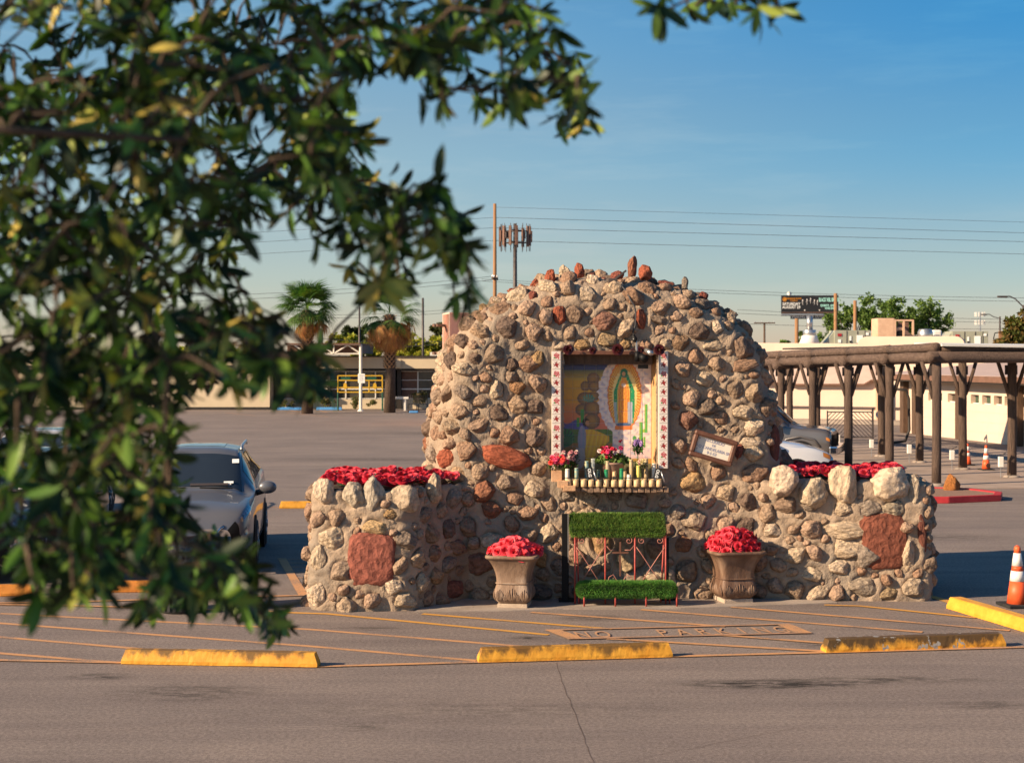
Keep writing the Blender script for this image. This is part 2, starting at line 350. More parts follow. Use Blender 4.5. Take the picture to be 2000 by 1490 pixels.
def paint_mat(name, col, wear=.5):
    m = bpy.data.materials.new(name); m.use_nodes = True; t = m.node_tree; b = t.nodes['Principled BSDF']; K = t.links.new
    co = _n(t, 'ShaderNodeTexCoord'); n = _n(t, 'ShaderNodeTexNoise'); n.inputs['Scale'].default_value = 60; n.inputs['Detail'].default_value = 5
    n2 = _n(t, 'ShaderNodeTexNoise'); n2.inputs['Scale'].default_value = 2.0; n2.inputs['Detail'].default_value = 4
    ad = _n(t, 'ShaderNodeMath', operation='ADD'); K(co.outputs['Object'], n.inputs['Vector']); K(co.outputs['Object'], n2.inputs['Vector']); K(n.outputs['Fac'], ad.inputs[0]); K(n2.outputs['Fac'], ad.inputs[1])
    r = _n(t, 'ShaderNodeValToRGB'); r.color_ramp.elements[0].position = wear-.07; r.color_ramp.elements[1].position = wear+.07
    hf = _n(t, 'ShaderNodeMath', operation='MULTIPLY'); hf.inputs[1].default_value = .5; K(ad.outputs[0], hf.inputs[0]); K(hf.outputs[0], r.inputs['Fac'])
    r.color_ramp.elements[0].color = (.20, .15, .125, 1); r.color_ramp.elements[1].color = (*col, 1)
    K(r.outputs['Color'], b.inputs['Base Color']); b.inputs['Roughness'].default_value = .8
    return m
M['linepaint'] = paint_mat('line_paint', (.56, .28, .12), .44)
M['linepaint2'] = paint_mat('line_paint_fresh', (.62, .30, .05), .40)
M['letterpaint'] = paint_mat('letter_paint', (.50, .27, .14), .36)
M['linefaint'] = paint_mat('line_paint_faint', (.46, .25, .14), .43)

# ------------------------------------------------------------------ ground
g = MB(); g.flat([(-1500, -60), (1500, -60), (1500, 3500), (-1500, 3500)], 0)
ground = tag(g.obj('asphalt_ground', M['asphalt']), kind='structure')
apr = [G(808, 1197), G(1000, 1193), G(1100, 1190), G(1240, 1190), G(1330, 1189), G(1480, 1184), G(1560, 1181), G(1635, 1178), Vector((3.9, 19.6, 0)), Vector((-.9, 19.6, 0))]
apron = tag(MB().slab([(p.x, p.y) for p in apr], -.05, .012).obj('pavement', M['concrete']), kind='structure')
def strip(name, pts, w, m, z=.004, parent=None):
    pts = [Vector((p.x, p.y, 0)) for p in pts]; V = []; fc = []
    Q = []
    for i in range(len(pts)-1):
        n = max(1, int((pts[i+1]-pts[i]).length/.4))
        Q += [pts[i].lerp(pts[i+1], k/n) for k in range(n)]
    Q.append(pts[-1])
    for i, p in enumerate(Q):
        t = (Q[min(i+1, len(Q)-1)]-Q[max(i-1, 0)]).normalized(); s = Vector((-t.y, t.x, 0))*(w/2*(1+random.uniform(-.07, .07)))
        V += [p+s+Vector((0, 0, z)), p-s+Vector((0, 0, z))]
    fc = [(2*i, 2*i+1, 2*i+3, 2*i+2) for i in range(len(Q)-1)]
    return link(name, mesh(name, V, fc, m), parent)
LN = [[(0, 1198), (605, 1229), (1056, 1265)], [(-60, 1213), (0, 1217), (605, 1262), (930, 1290)], [(-60, 1239), (330, 1272)], [(-60, 1271), (236, 1295)],
      [(550, 1196), (640, 1199), (1072, 1240)], [(825, 1199), (1197, 1229)], [(1037, 1196), (1417, 1224)], [(1252, 1191), (1802, 1235)],
      [(1428, 1186), (1972, 1232)], [(1610, 1182), (1680, 1184), (1906, 1207)], [(1186, 1248), (1615, 1273)], [(1395, 1240), (1615, 1257)],
      [(-60, 1289), (236, 1295), (610, 1303), (935, 1294), (1312, 1283), (1615, 1275), (2060, 1263)],
      [(-60, 1179), (110, 1177), (605, 1163)], [(-60, 1181), (120, 1183), (560, 1196)]]
ml = 0
for i, l in enumerate(LN):
    strip('painted_line', [G(*p) for p in l], .085, M['linepaint2'] if i in (4, 5, 9) else M['linepaint'], .003+.0006*i, ground)
# NO PARKING box
bx = [G(1065, 1232), G(1108, 1249), G(1585, 1237), G(1543, 1220)]
strip('painted_line', [bx[0], bx[3]], .07, M['linefaint'], .0128, ground); strip('painted_line', [bx[1], bx[2]], .07, M['linefaint'], .0134, ground)
for a, b_, c, d in ((bx[0], bx[1], (1065+28, 1231), (1108+32, 1248)), (bx[3], bx[2], (1543-26, 1221), (1585-30, 1238))):
    q = [a, b_, G(*d), G(*c)]
    link('painted_line', mesh('painted_line', [(p.x, p.y, .0142) for p in q], [(0, 1, 2, 3)], M['linepaint']), ground)
def text(name, s, size, m, parent=None, mat=None, extrude=.002, align='CENTER', bold=0, sx=1):
    cu = bpy.data.curves.new(name, 'FONT'); cu.body = s; cu.size = size; cu.extrude = extrude; cu.align_x = align; cu.align_y = 'CENTER'; cu.offset = bold; cu.resolution_u = 3
    ob = bpy.data.objects.new('tmp', cu); COL.objects.link(ob); bpy.context.view_layer.update()
    me = bpy.data.meshes.new_from_object(ob.evaluated_get(bpy.context.evaluated_depsgraph_get())); COL.objects.unlink(ob); bpy.data.objects.remove(ob)
    me.name = name; me.materials.clear(); me.materials.append(m)
    if sx != 1: me.transform(Matrix.Diagonal((sx, 1, 1, 1)))
    o = link(name, me, parent)
    if mat is not None: o.matrix_basis = mat
    return o
ta = G(1118, 1242); tb = G(1545, 1231); d = (tb-ta); ang = atan2(d.y, d.x)
letters = "NO  PARKING"
for i, ch in enumerate(letters):
    if ch == ' ': continue
    p = ta.lerp(tb, (i+.5)/len(letters)); mt = Matrix.Translation((p.x, p.y, .0125))@Matrix.Rotation(ang, 4, 'Z')@Matrix.Diagonal((.85, 2.0, 1, 1))
    o = text('painted_letter', ch, .26, M['letterpaint'], ground, mt, 0)
# hatch and bay line behind the left planter
strip('painted_line', [G(550, 1090), G(592, 1162)], .12, M['linepaint'], .006, ground)
for y in (1092, 1099, 1107, 1117, 1128, 1140, 1153): strip('painted_line', [G(556+(y-1090)*.5, y), G(640, y+1)], .05, M['linefaint'], .0045, ground)
strip('painted_line', [G(1812, 1163), G(1862, 1178)], .12, M['linepaint2'], .006, ground)
for p0, p1 in (((440, 806), (500, 812)), ((560, 806), (640, 814)), ((520, 990), (700, 993)), ((620, 800), (640, 806)), ((560, 800), (590, 806))): strip('painted_line', [G(*p0), G(*p1)], .1, M['linefaint'], .005, ground)
# crack across the asphalt
cp = []
for k in range(26):
    y = 1294+k*9.2; cp.append(G(1085+(k*3.5)+random.uniform(-2.5, 2.5), y))
strip('crack', cp, .0035, M['wood_dark'], .0025, ground)
for sd_, (p0, p1) in enumerate((((1180, 1495), (1560, 1420)), ((120, 1440), (520, 1392)), ((560, 930), (820, 902)), ((430, 880), (700, 862)))):
    q0, q1 = G(*p0), G(*p1); strip('crack', [q0.lerp(q1, k/20)+Vector((0, .05*noise.noise(Vector((k*.5, sd_*7, 0))), 0)) for k in range(21)], .003 if sd_ < 2 else .02, M['wood_dark'], .0022, ground)
# sidewalk by the pergola, kerb island, gravel
sw = [(5.4, 34.4), (8.6, 34.6), (9.6, 35.6), (18, 36.0), (18, 50), (11.5, 54), (4, 56), (3, 40)]
tag(MB().slab(sw, -.05, .016).obj('sidewalk', M['sidewalk']), kind='structure')
for k in range(9):
    a = 36.5+k*2.1; strip('crack', [Vector((4, a+.6, 0)), Vector((18, a-.3, 0))], .02, M['brown'], .0175, ground)
isl = [(4.6, 32.15), (9.1, 32.0), (10.35, 32.5), (10.6, 33.2), (10.2, 34.2), (8.4, 34.9), (4.4, 34.6)]
kerb = thing('kerb', 'low red painted kerb edge round the gravel island', 'kerb')
kerb['kind'] = 'structure'; del kerb['category']; del kerb['label']
ic = Vector((7.3, 33.5, 0))
for i in range(len(isl)):
    a, b_ = Vector((*isl[i], 0)), Vector((*isl[(i+1) % len(isl)], 0))
    ai, bi = a.lerp(ic, .05), b_.lerp(ic, .05)
    MB().slab([(a.x, a.y), (b_.x, b_.y), (bi.x, bi.y), (ai.x, ai.y)], 0, .14).obj('kerb_stone', M['redcurb'], kerb, bevel=.015)
gi = [Vector((*p, 0)).lerp(ic, .05) for p in isl]
tag(MB().slab([(p.x, p.y) for p in gi], 0, .115).obj('gravel', M['gravel']), kind='structure')

# ------------------------------------------------------------------ the stone shrine
shrine = thing('stone_shrine', 'arched grotto wall of tan and red boulders in mortar with two planter wings', 'shrine', (1.2, 19.6, 0))
SI = Matrix.Translation(-Vector((1.2, 19.6, 0)))
OUT = [(840, 1168), (832, 1050), (826, 960), (834, 915), (838, 830), (853, 760), (870, 700), (896, 655), (926, 624), (960, 600), (1005, 578), (1045, 557), (1095, 546), (1150, 543), (1205, 547), (1262, 553), (1325, 565), (1375, 588), (1428, 620),
       (1465, 652), (1484, 690), (1497, 740), (1512, 800), (1524, 860), (1532, 915), (1540, 1000), (1548, 1100), (1550, 1172)]
SCL = 152.0
OP = [Vector(((x-1000)/SCL, 0, max(-.05, CH+(700-y)/SCL))) for x, y in OUT]
def resample(pts, n):
    d = [0]
    for i in range(len(pts)-1): d.append(d[-1]+(pts[i+1]-pts[i]).length)
    out = []; j = 0
    for k in range(n):
        t = d[-1]*k/(n-1)
        while j < len(pts)-2 and d[j+1] < t: j += 1
        out.append(pts[j].lerp(pts[j+1], (t-d[j])/max(1e-9, d[j+1]-d[j])))
    return out
NS = 330
RS = resample(OP, NS)
for _ in range(3): RS = [RS[0]]+[(RS[i-1]+RS[i]*2+RS[i+1])/4 for i in range(1, NS-1)]+[RS[-1]]
CC = Vector((1.15, 0, .0))
def front_y(X, z, d, s):
    """face of the wall at (X, z); d = distance to the outline, s = place along it 0..1"""
    yf = 19.42+.035*(X-1.15)
    wl = max(0, min(1, (.33-s)/.12)); wr = max(0, min(1, (s-.68)/.1)); wt = 1-wl-wr
    R = .85*wl+.42*wr+.34*wt; D = .85*wl+.55*wr+.45*wt
    t = max(0., 1-d/R)
    y = yf+D*(1-sqrt(max(0, 1-t*t)))
    y -= .16*max(0, 1-z/1.3)*(1-t)
    y += .05*noise.noise(Vector((X*1.1, z*1.1, 3)))
    return y
NR = 95; V = []; Fc = []
rr = [((i+1)/NR) for i in range(NR)]
for r in rr:
    for k in range(NS):
        p = CC+(RS[k]-CC)*r; d = (RS[k]-CC).length*(1-r)
        V.append(Vector((p.x, front_y(p.x, p.z, d, k/(NS-1)), p.z)))
nb = 22
for i in range(1, nb+1):      # over the rim to the back
    for k in range(NS):
        base = V[(NR-1)*NS+k]; yb = 20.75
        t = i/nb; p = CC+(RS[k]-CC)*(1 if t < .8 else 1-(t-.8)*.25)
        V.append(Vector((p.x, base.y+(yb-base.y)*min(1, t*1.1), p.z)))
for i in range(1, 12):
    for k in range(NS):
        p = CC+(RS[k]-CC)*(.95*(1-i/12)); V.append(Vector((p.x, 20.75, p.z)))
rows = NR+nb+11
NX0, NX1, NZ0, NZ1 = .655, 1.83, 1.50, 3.10
for i in range(rows-1):
    for k in range(NS-1):
        a = i*NS+k; c = (V[a]+V[a+NS+1])/2
        if c.y < 20 and NX0 < c.x < NX1 and NZ0 < c.z < NZ1: continue
        Fc.append((a, a+1, a+NS+1, a+NS))
mainV, mainF = V, Fc
# planter wings: closed plan outline, walls battered, hollow top
def round_poly(pts, rad, n=7):
    out = []
    m = len(pts)
    for i in range(m):
        p0, p1, p2 = pts[i-1], pts[i], pts[(i+1) % m]
        a = (p0-p1); b = (p2-p1); r = min(rad[i], a.length*.45, b.length*.45)
        A = p1+a.normalized()*r; B = p1+b.normalized()*r
        for k in range(n+1):
            t = k/n; out.append(A*(1-t)**2+p1*2*t*(1-t)+B*t*t)
    return out
def planter(poly, rad, H, prof, bat=.05):
    pts = round_poly([Vector((*p, 0)) for p in poly], rad); pts.append(pts[0])
    per = sum((pts[i+1]-pts[i]).length for i in range(len(pts)-1)); n = int(per/.032)
    R = resample(pts, n)[:-1]; n -= 1
    cen = sum(R, Vector())/n; V = []; Fc = []; nz_ = int(H/.032)
    nor = []
    for k in range(n):
        t = (R[(k+3) % n]-R[k-3]).normalized(); nor.append(Vector((t.y, -t.x, 0)))
    if (nor[0].dot(R[0]-cen)) < 0: nor = [-q for q in nor]
    for i in range(nz_+1):
        z = H*i/nz_
        for k in range(n):
            o = bat*(1-z/H)+.045*noise.noise(Vector((R[k].x*1.3, R[k].y*1.3, z*1.3)))
            hh = z+(prof(R[k]) if i == nz_ else prof(R[k])*(z/H))
            V.append(R[k]+nor[k]*o+Vector((0, 0, hh-(.03 if i == 0 else 0))))
    for off, dz in ((-.07, .02), (-.16, -.01), (-.22, -.08), (-.25, -.14)):
        for k in range(n):
            V.append(R[k]+nor[k]*off+Vector((0, 0, H+prof(R[k])+dz)))
    ro = nz_+1+4
    for i in range(ro-1):
        for k in range(n): Fc.append((i*n+k, i*n+(k+1) % n, (i+1)*n+(k+1) % n, (i+1)*n+k))
    Fc.append(tuple((ro-1)*n+k for k in range(n)))
    return V, Fc, R
LP = [(-2.42, 18.48), (-1.27, 18.42), (-.72, 19.22), (-.1, 19.75), (-.3, 20.5), (-2.42, 20.5)]
RP = [(2.55, 19.5), (3.68, 19.26), (5.20, 19.16), (5.34, 20.9), (2.9, 21.0)]
lV, lF, lR = planter(LP, [.22, .16, .3, .3, .2, .2], 1.40, lambda p: .03*noise.noise(p*2))
rV, rF, rR = planter(RP, [.3, .5, .16, .2, .2], 1.40, lambda p: .04*noise.noise(p*2)+.04)
core = []
for V_, F_ in ((mainV, mainF), (lV, lF), (rV, rF)): core.append((V_, F_, BVHTree.FromPolygons(V_, F_)))
def union_hit(o, d):
    best = None
    for V_, F_, b in core:
        h = b.ray_cast(o, d)
        if h[0] is not None and (best is None or h[3] < best[3]): best = h
    return best
def inside_other(p, me_):
    """true when a point of one body lies inside another"""
    for i, (V_, F_, b) in enumerate(core):
        if i == me_: continue
        h = b.ray_cast(p, Vector((.03, -1, .02)).normalized()); c = 0
        q = p.copy(); dd = Vector((.03, -1, .02)).normalized()
        while h[0] is not None and c < 12:
            c += 1; q = h[0]+dd*1e-4; h = b.ray_cast(q, dd)
        if c % 2 == 1: return True
    return False
EYE = Vector((0, 0, CH))
def hitpx(px, py):
    d = (P(px, py, 10)-EYE).normalized(); return union_hit(EYE, d)
RED = (.42, .12, .065); RED2 = (.34, .11, .08); MAR = (.23, .085, .06); CRE = (.62, .50, .37); CRE2 = (.70, .57, .44); OCH = (.47, .31, .16); GRY = (.36, .30, .25)
TAN = [(.40, .29, .21), (.33, .235, .175), (.27, .19, .145), (.44, .31, .23), (.21, .15, .12), (.37, .28, .215), (.36, .23, .16), (.50, .38, .27), (.33, .245, .18), (.46, .33, .23), (.40, .26, .18), (.54, .42, .31), (.34, .27, .22), (.44, .36, .28), (.52, .35, .22), (.29, .225, .18)]
# (px, py, w, h, tilt deg, colour, stand-out, kind)
FE = [(1072, 547, 24, 46, 12, RED, .3, 'c'), (1045, 556, 18, 22, 25, RED, .3, 'c'), (1103, 535, 26, 34, -5, CRE, .3, 'c'), (1132, 531, 20, 40, 0, RED, .35, 'c'), (1157, 544, 22, 22, 20, MAR, .3, 'c'), (1178, 547, 14, 12, 0, RED2, .3, 'c'),
      (1204, 540, 30, 22, -12, RED2, .3, 'c'), (1235, 524, 20, 52, 4, (.36, .15, .09), .5, 'c'), (1261, 533, 27, 36, 3, RED, .45, 'c'), (1338, 555, 14, 26, 0, GRY, .4, 'c'), (1010, 575, 44, 16, 28, RED, .3, 'c'), (980, 590, 40, 14, 25, CRE, .3, 'c'),
      (1158, 551, 28, 36, -25, CRE2, .55, 'b'), (1092, 616, 22, 40, -8, RED, .6, 'r'), (1251, 624, 20, 40, -6, RED, .6, 'r'), (1041, 578, 16, 20, -12, RED2, .5, 'r'), (1375, 578, 16, 14, 30, RED2, .4, 'r'), (1300, 553, 34, 10, 8, RED2, .3, 'c'),
      (986, 893, 97, 42, 17, RED, .75, 'r'), (874, 895, 40, 36, 0, RED, .25, 'r'), (1511, 872, 26, 84, 4, MAR, .3, 'r'), (1443, 882, 14, 36, 18, RED2, .5, 'r'),
      (726, 1092, 74, 82, 3, (.34, .115, .085), .22, 'q'), (1727, 1056, 72, 88, -5, (.25, .085, .055), .2, 'q'), (1801, 1042, 16, 76, -6, MAR, .3, 'r'), (882, 1150, 45, 36, 0, (.3, .12, .09), .3, 'r'), (940, 1100, 60, 50, 0, (.3, .16, .12), .35, 'b'),
      (1097, 675, 36, 18, -3, CRE2, .5, 'b'), (1137, 673, 40, 22, 2, OCH, .6, 'b'), (1185, 664, 42, 28, 14, (.45, .33, .2), .7, 'b'), (1222, 672, 28, 20, 0, OCH, .5, 'b'), (1300, 672, 32, 26, 0, CRE, .7, 'b'),
      (1353, 941, 52, 46, 0, OCH, .6, 'b'), (1325, 1000, 34, 34, 0, GRY, .6, 'b'), (1245, 978, 50, 40, 8, GRY, .6, 'b'), (1153, 974, 34, 32, 0, CRE, .7, 'b'), (1110, 968, 34, 26, 0, GRY, .7, 'b'), (1200, 968, 42, 22, 10, GRY, .6, 'b'),
      (1355, 1013, 54, 48, 0, (.42, .33, .25), .6, 'b'), (1336, 1062, 36, 34, 0, (.36, .19, .11), .6, 'b'), (1340, 1115, 52, 52, 0, (.3, .22, .16), .6, 'b'), (1290, 1130, 70, 60, 35, CRE, .6, 'b'), (1230, 1085, 60, 70, 10, (.42, .33, .22), .7, 'b'), (1175, 1060, 40, 60, 0, (.46, .3, .16), .6, 'b'),
      (1376, 740, 40, 36, 10, CRE, .7, 'b'), (1365, 650, 40, 36, 0, TAN[4], .7, 'b'), (1392, 675, 44, 22, 0, CRE, .6, 'b'), (1400, 640, 28, 30, 0, CRE2, .6, 'b'), (1330, 668, 36, 34, 0, (.3, .2, .13), .7, 'b'), (1450, 680, 44, 54, -20, TAN[2], .6, 'b'),
      (1455, 714, 56, 24, -8, TAN[6], .6, 'b'), (1425, 615, 34, 26, 10, (.3, .2, .15), .7, 'b'), (1360, 612, 30, 26, 0, (.36, .24, .17), .7, 'b'), (1290, 600, 36, 32, -15, TAN[3], .7, 'b'), (1287, 625, 42, 20, 18, TAN[5], .7, 'b'),
      (1436, 760, 36, 40, 0, TAN[8], .6, 'b'), (1452, 806, 46, 34, 10, CRE, .6, 'b'), (1474, 833, 42, 36, 0, CRE2, .6, 'b'), (1462, 866, 50, 26, 5, CRE2, .6, 'b'), (1474, 885, 40, 36, 0, CRE, .6, 'b'), (1470, 925, 60, 44, -20, TAN[6], .6, 'b')]
FE += [(965, 690, 44, 36, 0, (.33, .25, .19), .8, 'b'), (928, 700, 30, 22, 20, TAN[2], .7, 'b'), (1000, 712, 28, 26, 0, TAN[4], .9, 'b'), (1035, 710, 44, 34, 10, TAN[6], .8, 'b'), (970, 760, 28, 36, 0, CRE, .9, 'b'), (1000, 735, 28, 30, 0, TAN[5], .9, 'b'),
       (1010, 755, 34, 26, -10, (.42, .24, .13), .9, 'b'), (1010, 790, 44, 36, 15, TAN[9], .8, 'b'), (1045, 795, 40, 34, 0, TAN[4], .7, 'b'), (975, 808, 44, 30, 20, TAN[4], .9, 'b'), (1052, 700, 26, 30, 0, OCH, .8, 'b'), (990, 640, 44, 40, 15, TAN[4], .7, 'b')]
# top rim of the left planter, then of the right one
FE += [(632, 958, 44, 62, 0, CRE2, .75, 'k'), (692, 968, 52, 56, -8, (.52, .45, .36), .8, 'k'), (730, 970, 44, 84, 4, (.52, .46, .38), .8, 'k'), (790, 972, 60, 66, 0, (.56, .45, .34), .8, 'k'), (848, 955, 36, 62, 6, CRE, .7, 'k'), (884, 972, 40, 44, 0, GRY, .6, 'b'),
       (762, 1004, 26, 20, 0, OCH, .7, 'b'), (732, 1030, 54, 26, 6, (.64, .46, .26), .8, 'b'), (1532, 938, 60, 56, -15, (.66, .53, .42), .8, 'k'), (1588, 962, 54, 62, 0, CRE, .7, 'k'), (1645, 944, 58, 92, 4, CRE, .8, 'k'), (1738, 946, 76, 72, 0, CRE2, .8, 'k'), (1784, 962, 30, 72, 0, (.5, .42, .33), .7, 'k'),
       (1646, 993, 42, 30, 0, CRE, .7, 'b'), (1660, 1036, 86, 38, 3, CRE, .85, 'b'), (1655, 1072, 64, 38, 0, CRE, .6, 'b'), (1640, 1108, 46, 34, 8, CRE2, .7, 'b'), (1692, 1082, 56, 48, 15, GRY, .6, 'b'), (1700, 992, 50, 34, 0, GRY, .7, 'b'), (1745, 994, 50, 36, 0, (.42, .36, .28), .7, 'b'),
       (1772, 1082, 34, 60, 0, CRE, .7, 'b'), (1685, 1145, 60, 40, 12, (.4, .33, .26), .6, 'b'), (1785, 1148, 50, 46, 0, (.46, .37, .28), .6, 'b'), (1735, 1160, 40, 26, 0, (.36, .27, .17), .7, 'b'), (1508, 1035, 40, 34, 0, CRE2, .6, 'b'), (1585, 985, 34, 26, 0, GRY, .6, 'b'),
       (620, 1160, 44, 50, 0, CRE2, .6, 'b'), (790, 1172, 50, 34, 0, CRE, .7, 'b'), (668, 1115, 50, 46, 0, TAN[5], .6, 'b'), (770, 1145, 40, 34, 0, CRE2, .7, 'b'), (650, 1050, 56, 50, 0, CRE, .5, 'b'), (622, 1090, 30, 60, 0, CRE, .6, 'b')]
# shapes: faceted weathered boulders
def boulder(seed, kind='b', sub=4):
    rs = random.Random(seed)
    bm = bmesh.new(); bmesh.ops.create_icosphere(bm, subdivisions=sub, radius=1)
    npl = {'b': 8, 'r': 9, 'q': 0, 'c': 9, 'k': 10}[kind]
    pl = []
    npl = int(npl*1.7); ph = rs.random()*6; Q0 = Matrix.Rotation(rs.random()*6, 3, Vector((rs.gauss(0, 1), rs.gauss(0, 1), rs.gauss(0, 1))).normalized())
    for i in range(npl):
        z_ = 1-2*(i+.5)/npl; a_ = i*2.39996+ph; q_ = sqrt(1-z_*z_)
        v = Q0@Vector((q_*cos(a_)+rs.gauss(0, .16), q_*sin(a_)+rs.gauss(0, .16), z_+rs.gauss(0, .16))).normalized(); pl.append((v, rs.uniform(.58, .84)))
    off = Vector((seed*3.7, seed*1.3, 0))
    for v in bm.verts:
        n = v.co.normalized(); r = 1.0
        if kind == 'q':
            q = (abs(n.x)**7+abs(n.y)**7+abs(n.z*.9)**4)**(-1/6.); r = min(q, 1.32)
        else:
            for (a, d) in pl:
                c = n.dot(a)
                if c > .05: r = min(r, d/c)
        if kind == 'r': r = min(r, 1.0); r = r*.6+.4*min((abs(n.x)**5+abs(n.y)**5+abs(n.z)**5)**(-.2), 1.2)
        if kind == 'c': pass
        f = noise.fractal(n*1.7+off, 1.0, 2.1, 4)*.05+noise.noise(n*4+off)*.03+noise.noise(n*9+off)*.045+noise.noise(n*19+off)*.022+abs(noise.noise(n*2.6-off))*.04
        if kind == 'q': f *= .8
        v.co = n*(r*1.12+f)
        if kind == 'c': # narrow towards the top: a standing shard
            t = (v.co.y+1)/2; s = 1.12-.26*max(0, t)+.06*noise.noise(v.co*3+off); v.co.x *= s; v.co.z *= s
        if kind == 'k' and seed % 3 == 0:
            t = max(0, (v.co.y+1)/2); v.co.x *= 1.12-.35*t; v.co.z *= 1.1-.3*t
    me = bpy.data.meshes.new('stone'); bm.to_mesh(me); bm.free(); me.materials.append(M['stone'])
    me.polygons.foreach_set('use_smooth', [True]*len(me.polygons)); return me
BM = {'b': [boulder(i, 'b') for i in range(26)], 'r': [boulder(60+i, 'r') for i in range(7)], 'q': [boulder(80+i, 'q') for i in range(3)], 'c': [boulder(90+i, 'c') for i in range(8)], 'k': [boulder(120+i, 'k') for i in range(8)]}
stones = []   # (centre, normal, rx, ry, rz, tilt, colour, mesh)
def frame_of(n, tilt=0, up=Vector((0, 0, 1))):
    zx = n.normalized(); x = up.cross(zx)
    if x.length < .05: x = Vector((1, 0, 0))
    x.normalize(); y = zx.cross(x)
    q = Quaternion(zx, tilt); x = q@x; y = q@y
    return Matrix((x, y, zx)).transposed()
for n_, (px, py, w, h, tl, colr, so, kd) in enumerate(FE):
    hp = hitpx(px, py)
    if hp is None:
        hp = None
        for dy in range(4, 60, 4):
            hp = hitpx(px, py+dy)
            if hp is not None: break
        if hp is None: continue
        loc = P(px, py, hp[0].y+.10); nr = Vector((0, -1, .2))
    else: loc, nr = hp[0], hp[1]
    Y = loc.y; rx, ry = w/2*Y/F*1.08, h/2*Y/F*1.08
    if nr.y > 0: nr = -nr
    nf = Vector((nr.x*.5, nr.y, nr.z*.35)).normalized()
    if kd in 'ck': nf = Vector((nr.x*.2, -1, .0)).normalized()
    rz = min(rx, ry)*(.85 if kd in 'ck' else .8)+.01
    if kd == 'q': rz = .085
    if kd == 'c': rz = min(rx, ry)*1.0
    if kd not in 'ck' or hp is None: loc = loc-nf*(rz*(1-so)*.5-.012)
    elif kd == 'k': loc = P(px, py, 18.50 if px < 800 else (18.50+.007*(px-800) if px < 1000 else 19.22))
    else: loc = P(px, py, max(loc.y, 19.62))
    stones.append((loc, nf, rx, ry, rz, -radians(tl) if True else 0, colr, random.choice(BM[kd])))
nfe = len(stones)
# the rest: stones thrown on all the faces, big ones first, none overlapping
def sample_faces(V_, F_, n, rs):
    A = []; 
    for f in F_:
        if len(f) == 4: A.append(((V_[f[2]]-V_[f[0]]).cross(V_[f[3]]-V_[f[1]])).length)
        else: A.append(0)
    A = np.array(A); A /= A.sum(); idx = rs.choice(len(F_), n, p=A); out = []
    for i in idx:
        f = F_[i]; a, b_, c, d = [V_[k] for k in f]; u, v = random.random(), random.random()
        p = a*(1-u)*(1-v)+b_*u*(1-v)+c*u*v+d*(1-u)*v; nn = (c-a).cross(d-b_).normalized(); out.append((p, nn))
    return out
cent = [Vector((1.15, 20.2, 1.5)), Vector((-1.4, 19.4, .6)), Vector((4.1, 20, .6))]
cands = []
for bi, (V_, F_, b) in enumerate(core):
    for p, nn in sample_faces(V_, F_, 5200 if bi == 0 else 3300, rng):
        if nn.dot(p-cent[bi]) < 0: nn = -nn
        cands.append((p, nn, bi))
random.shuffle(cands)
grid = {}
def gkey(p): return (int(p.x//.35), int(p.y//.35), int(p.z//.35))
def ok(p, r, k):
    g0 = gkey(p)
    for i in (-1, 0, 1):
        for j in (-1, 0, 1):
            for l in (-1, 0, 1):
                for (q, rq) in grid.get((g0[0]+i, g0[1]+j, g0[2]+l), ()):
                    if (p-q).length < (r+rq)*k: return False
    return True
for s in stones:
    r_ = (s[2]+s[3])/2
    for t_ in (-.6, 0, .6):
        q = s[0]+(frame_of(s[1], s[5])@Vector((s[2]*t_, 0, 0) if s[2] > s[3] else Vector((0, s[3]*t_, 0))))
        grid.setdefault(gkey(q), []).append((q, min(s[2], s[3])*.95))
def blocked(p, r):
    if p.y < 20.1:
        if NX0-.19-r*.7 < p.x < NX1+.18+r*.7 and 1.36-r*.6 < p.z < 3.12+r*.5: return True
        px = 1000+F*p.x/p.y; py = 700-F*(p.z-CH)/p.y; rp = r*F/p.y
        a = radians(16.5); dx, dy = px-1393, py-875; u = dx*cos(a)+dy*sin(a); v = -dx*sin(a)+dy*cos(a)
        if abs(u) < 50+rp*.6 and abs(v) < 32+rp*.6: return True
    return False
extra_front = []; back = []
ci = 0
for rad in (.14, .125, .11, .097, .085, .074, .062, .052):
    for (p, nn, bi) in cands:
        if p.z < .04 or nn.z < -.6: continue
        if bi > 0 and (nn.z > .75 or p.z > 1.50): continue
        isback = nn.y > .45
        if isback and rad not in (.118, .09): continue
        r = rad*random.uniform(.9, 1.12)
        if blocked(p, r) or not ok(p, r, .85): continue
        if inside_other(p, bi) or (bi > 0 and p.y > 19.3 and union_hit(p+Vector((0, -3, 0)), Vector((0, 1, 0))) is not None and inside_other(p, bi)): continue
        el = random.uniform(.95, 1.5); rx, ry = r*el**.5*.93, r/el**.5*.93; rz = min(rx, ry)*random.uniform(.85, 1.25)
        tl = random.uniform(-.9, .9)
        colr = random.choice(TAN); f = random.uniform(.82, 1.15); colr = tuple(c*f for c in colr)
        u = random.random()
        if u < .05: colr = random.choice([(.34, .15, .09), (.30, .16, .12)])
        elif u < .08: colr = OCH
        elif u < .2: colr = CRE
        nf = (nn+Vector((random.uniform(-.15, .15), random.uniform(-.15, .15), random.uniform(-.15, .15)))).normalized()
        rec = (p-nf*rz*random.uniform(-.18, .18), nf, rx, ry, rz, tl, colr, random.choice(BM['b']))
        grid.setdefault(gkey(p), []).append((p, r))
        (back if isback else extra_front).append(rec)
extra_front.sort(key=lambda s: -s[2]*s[3])
room = 298-nfe
ind = stones+extra_front[:room]; rest = extra_front[room:]+back
print('stones', len(stones), len(extra_front), len(back))
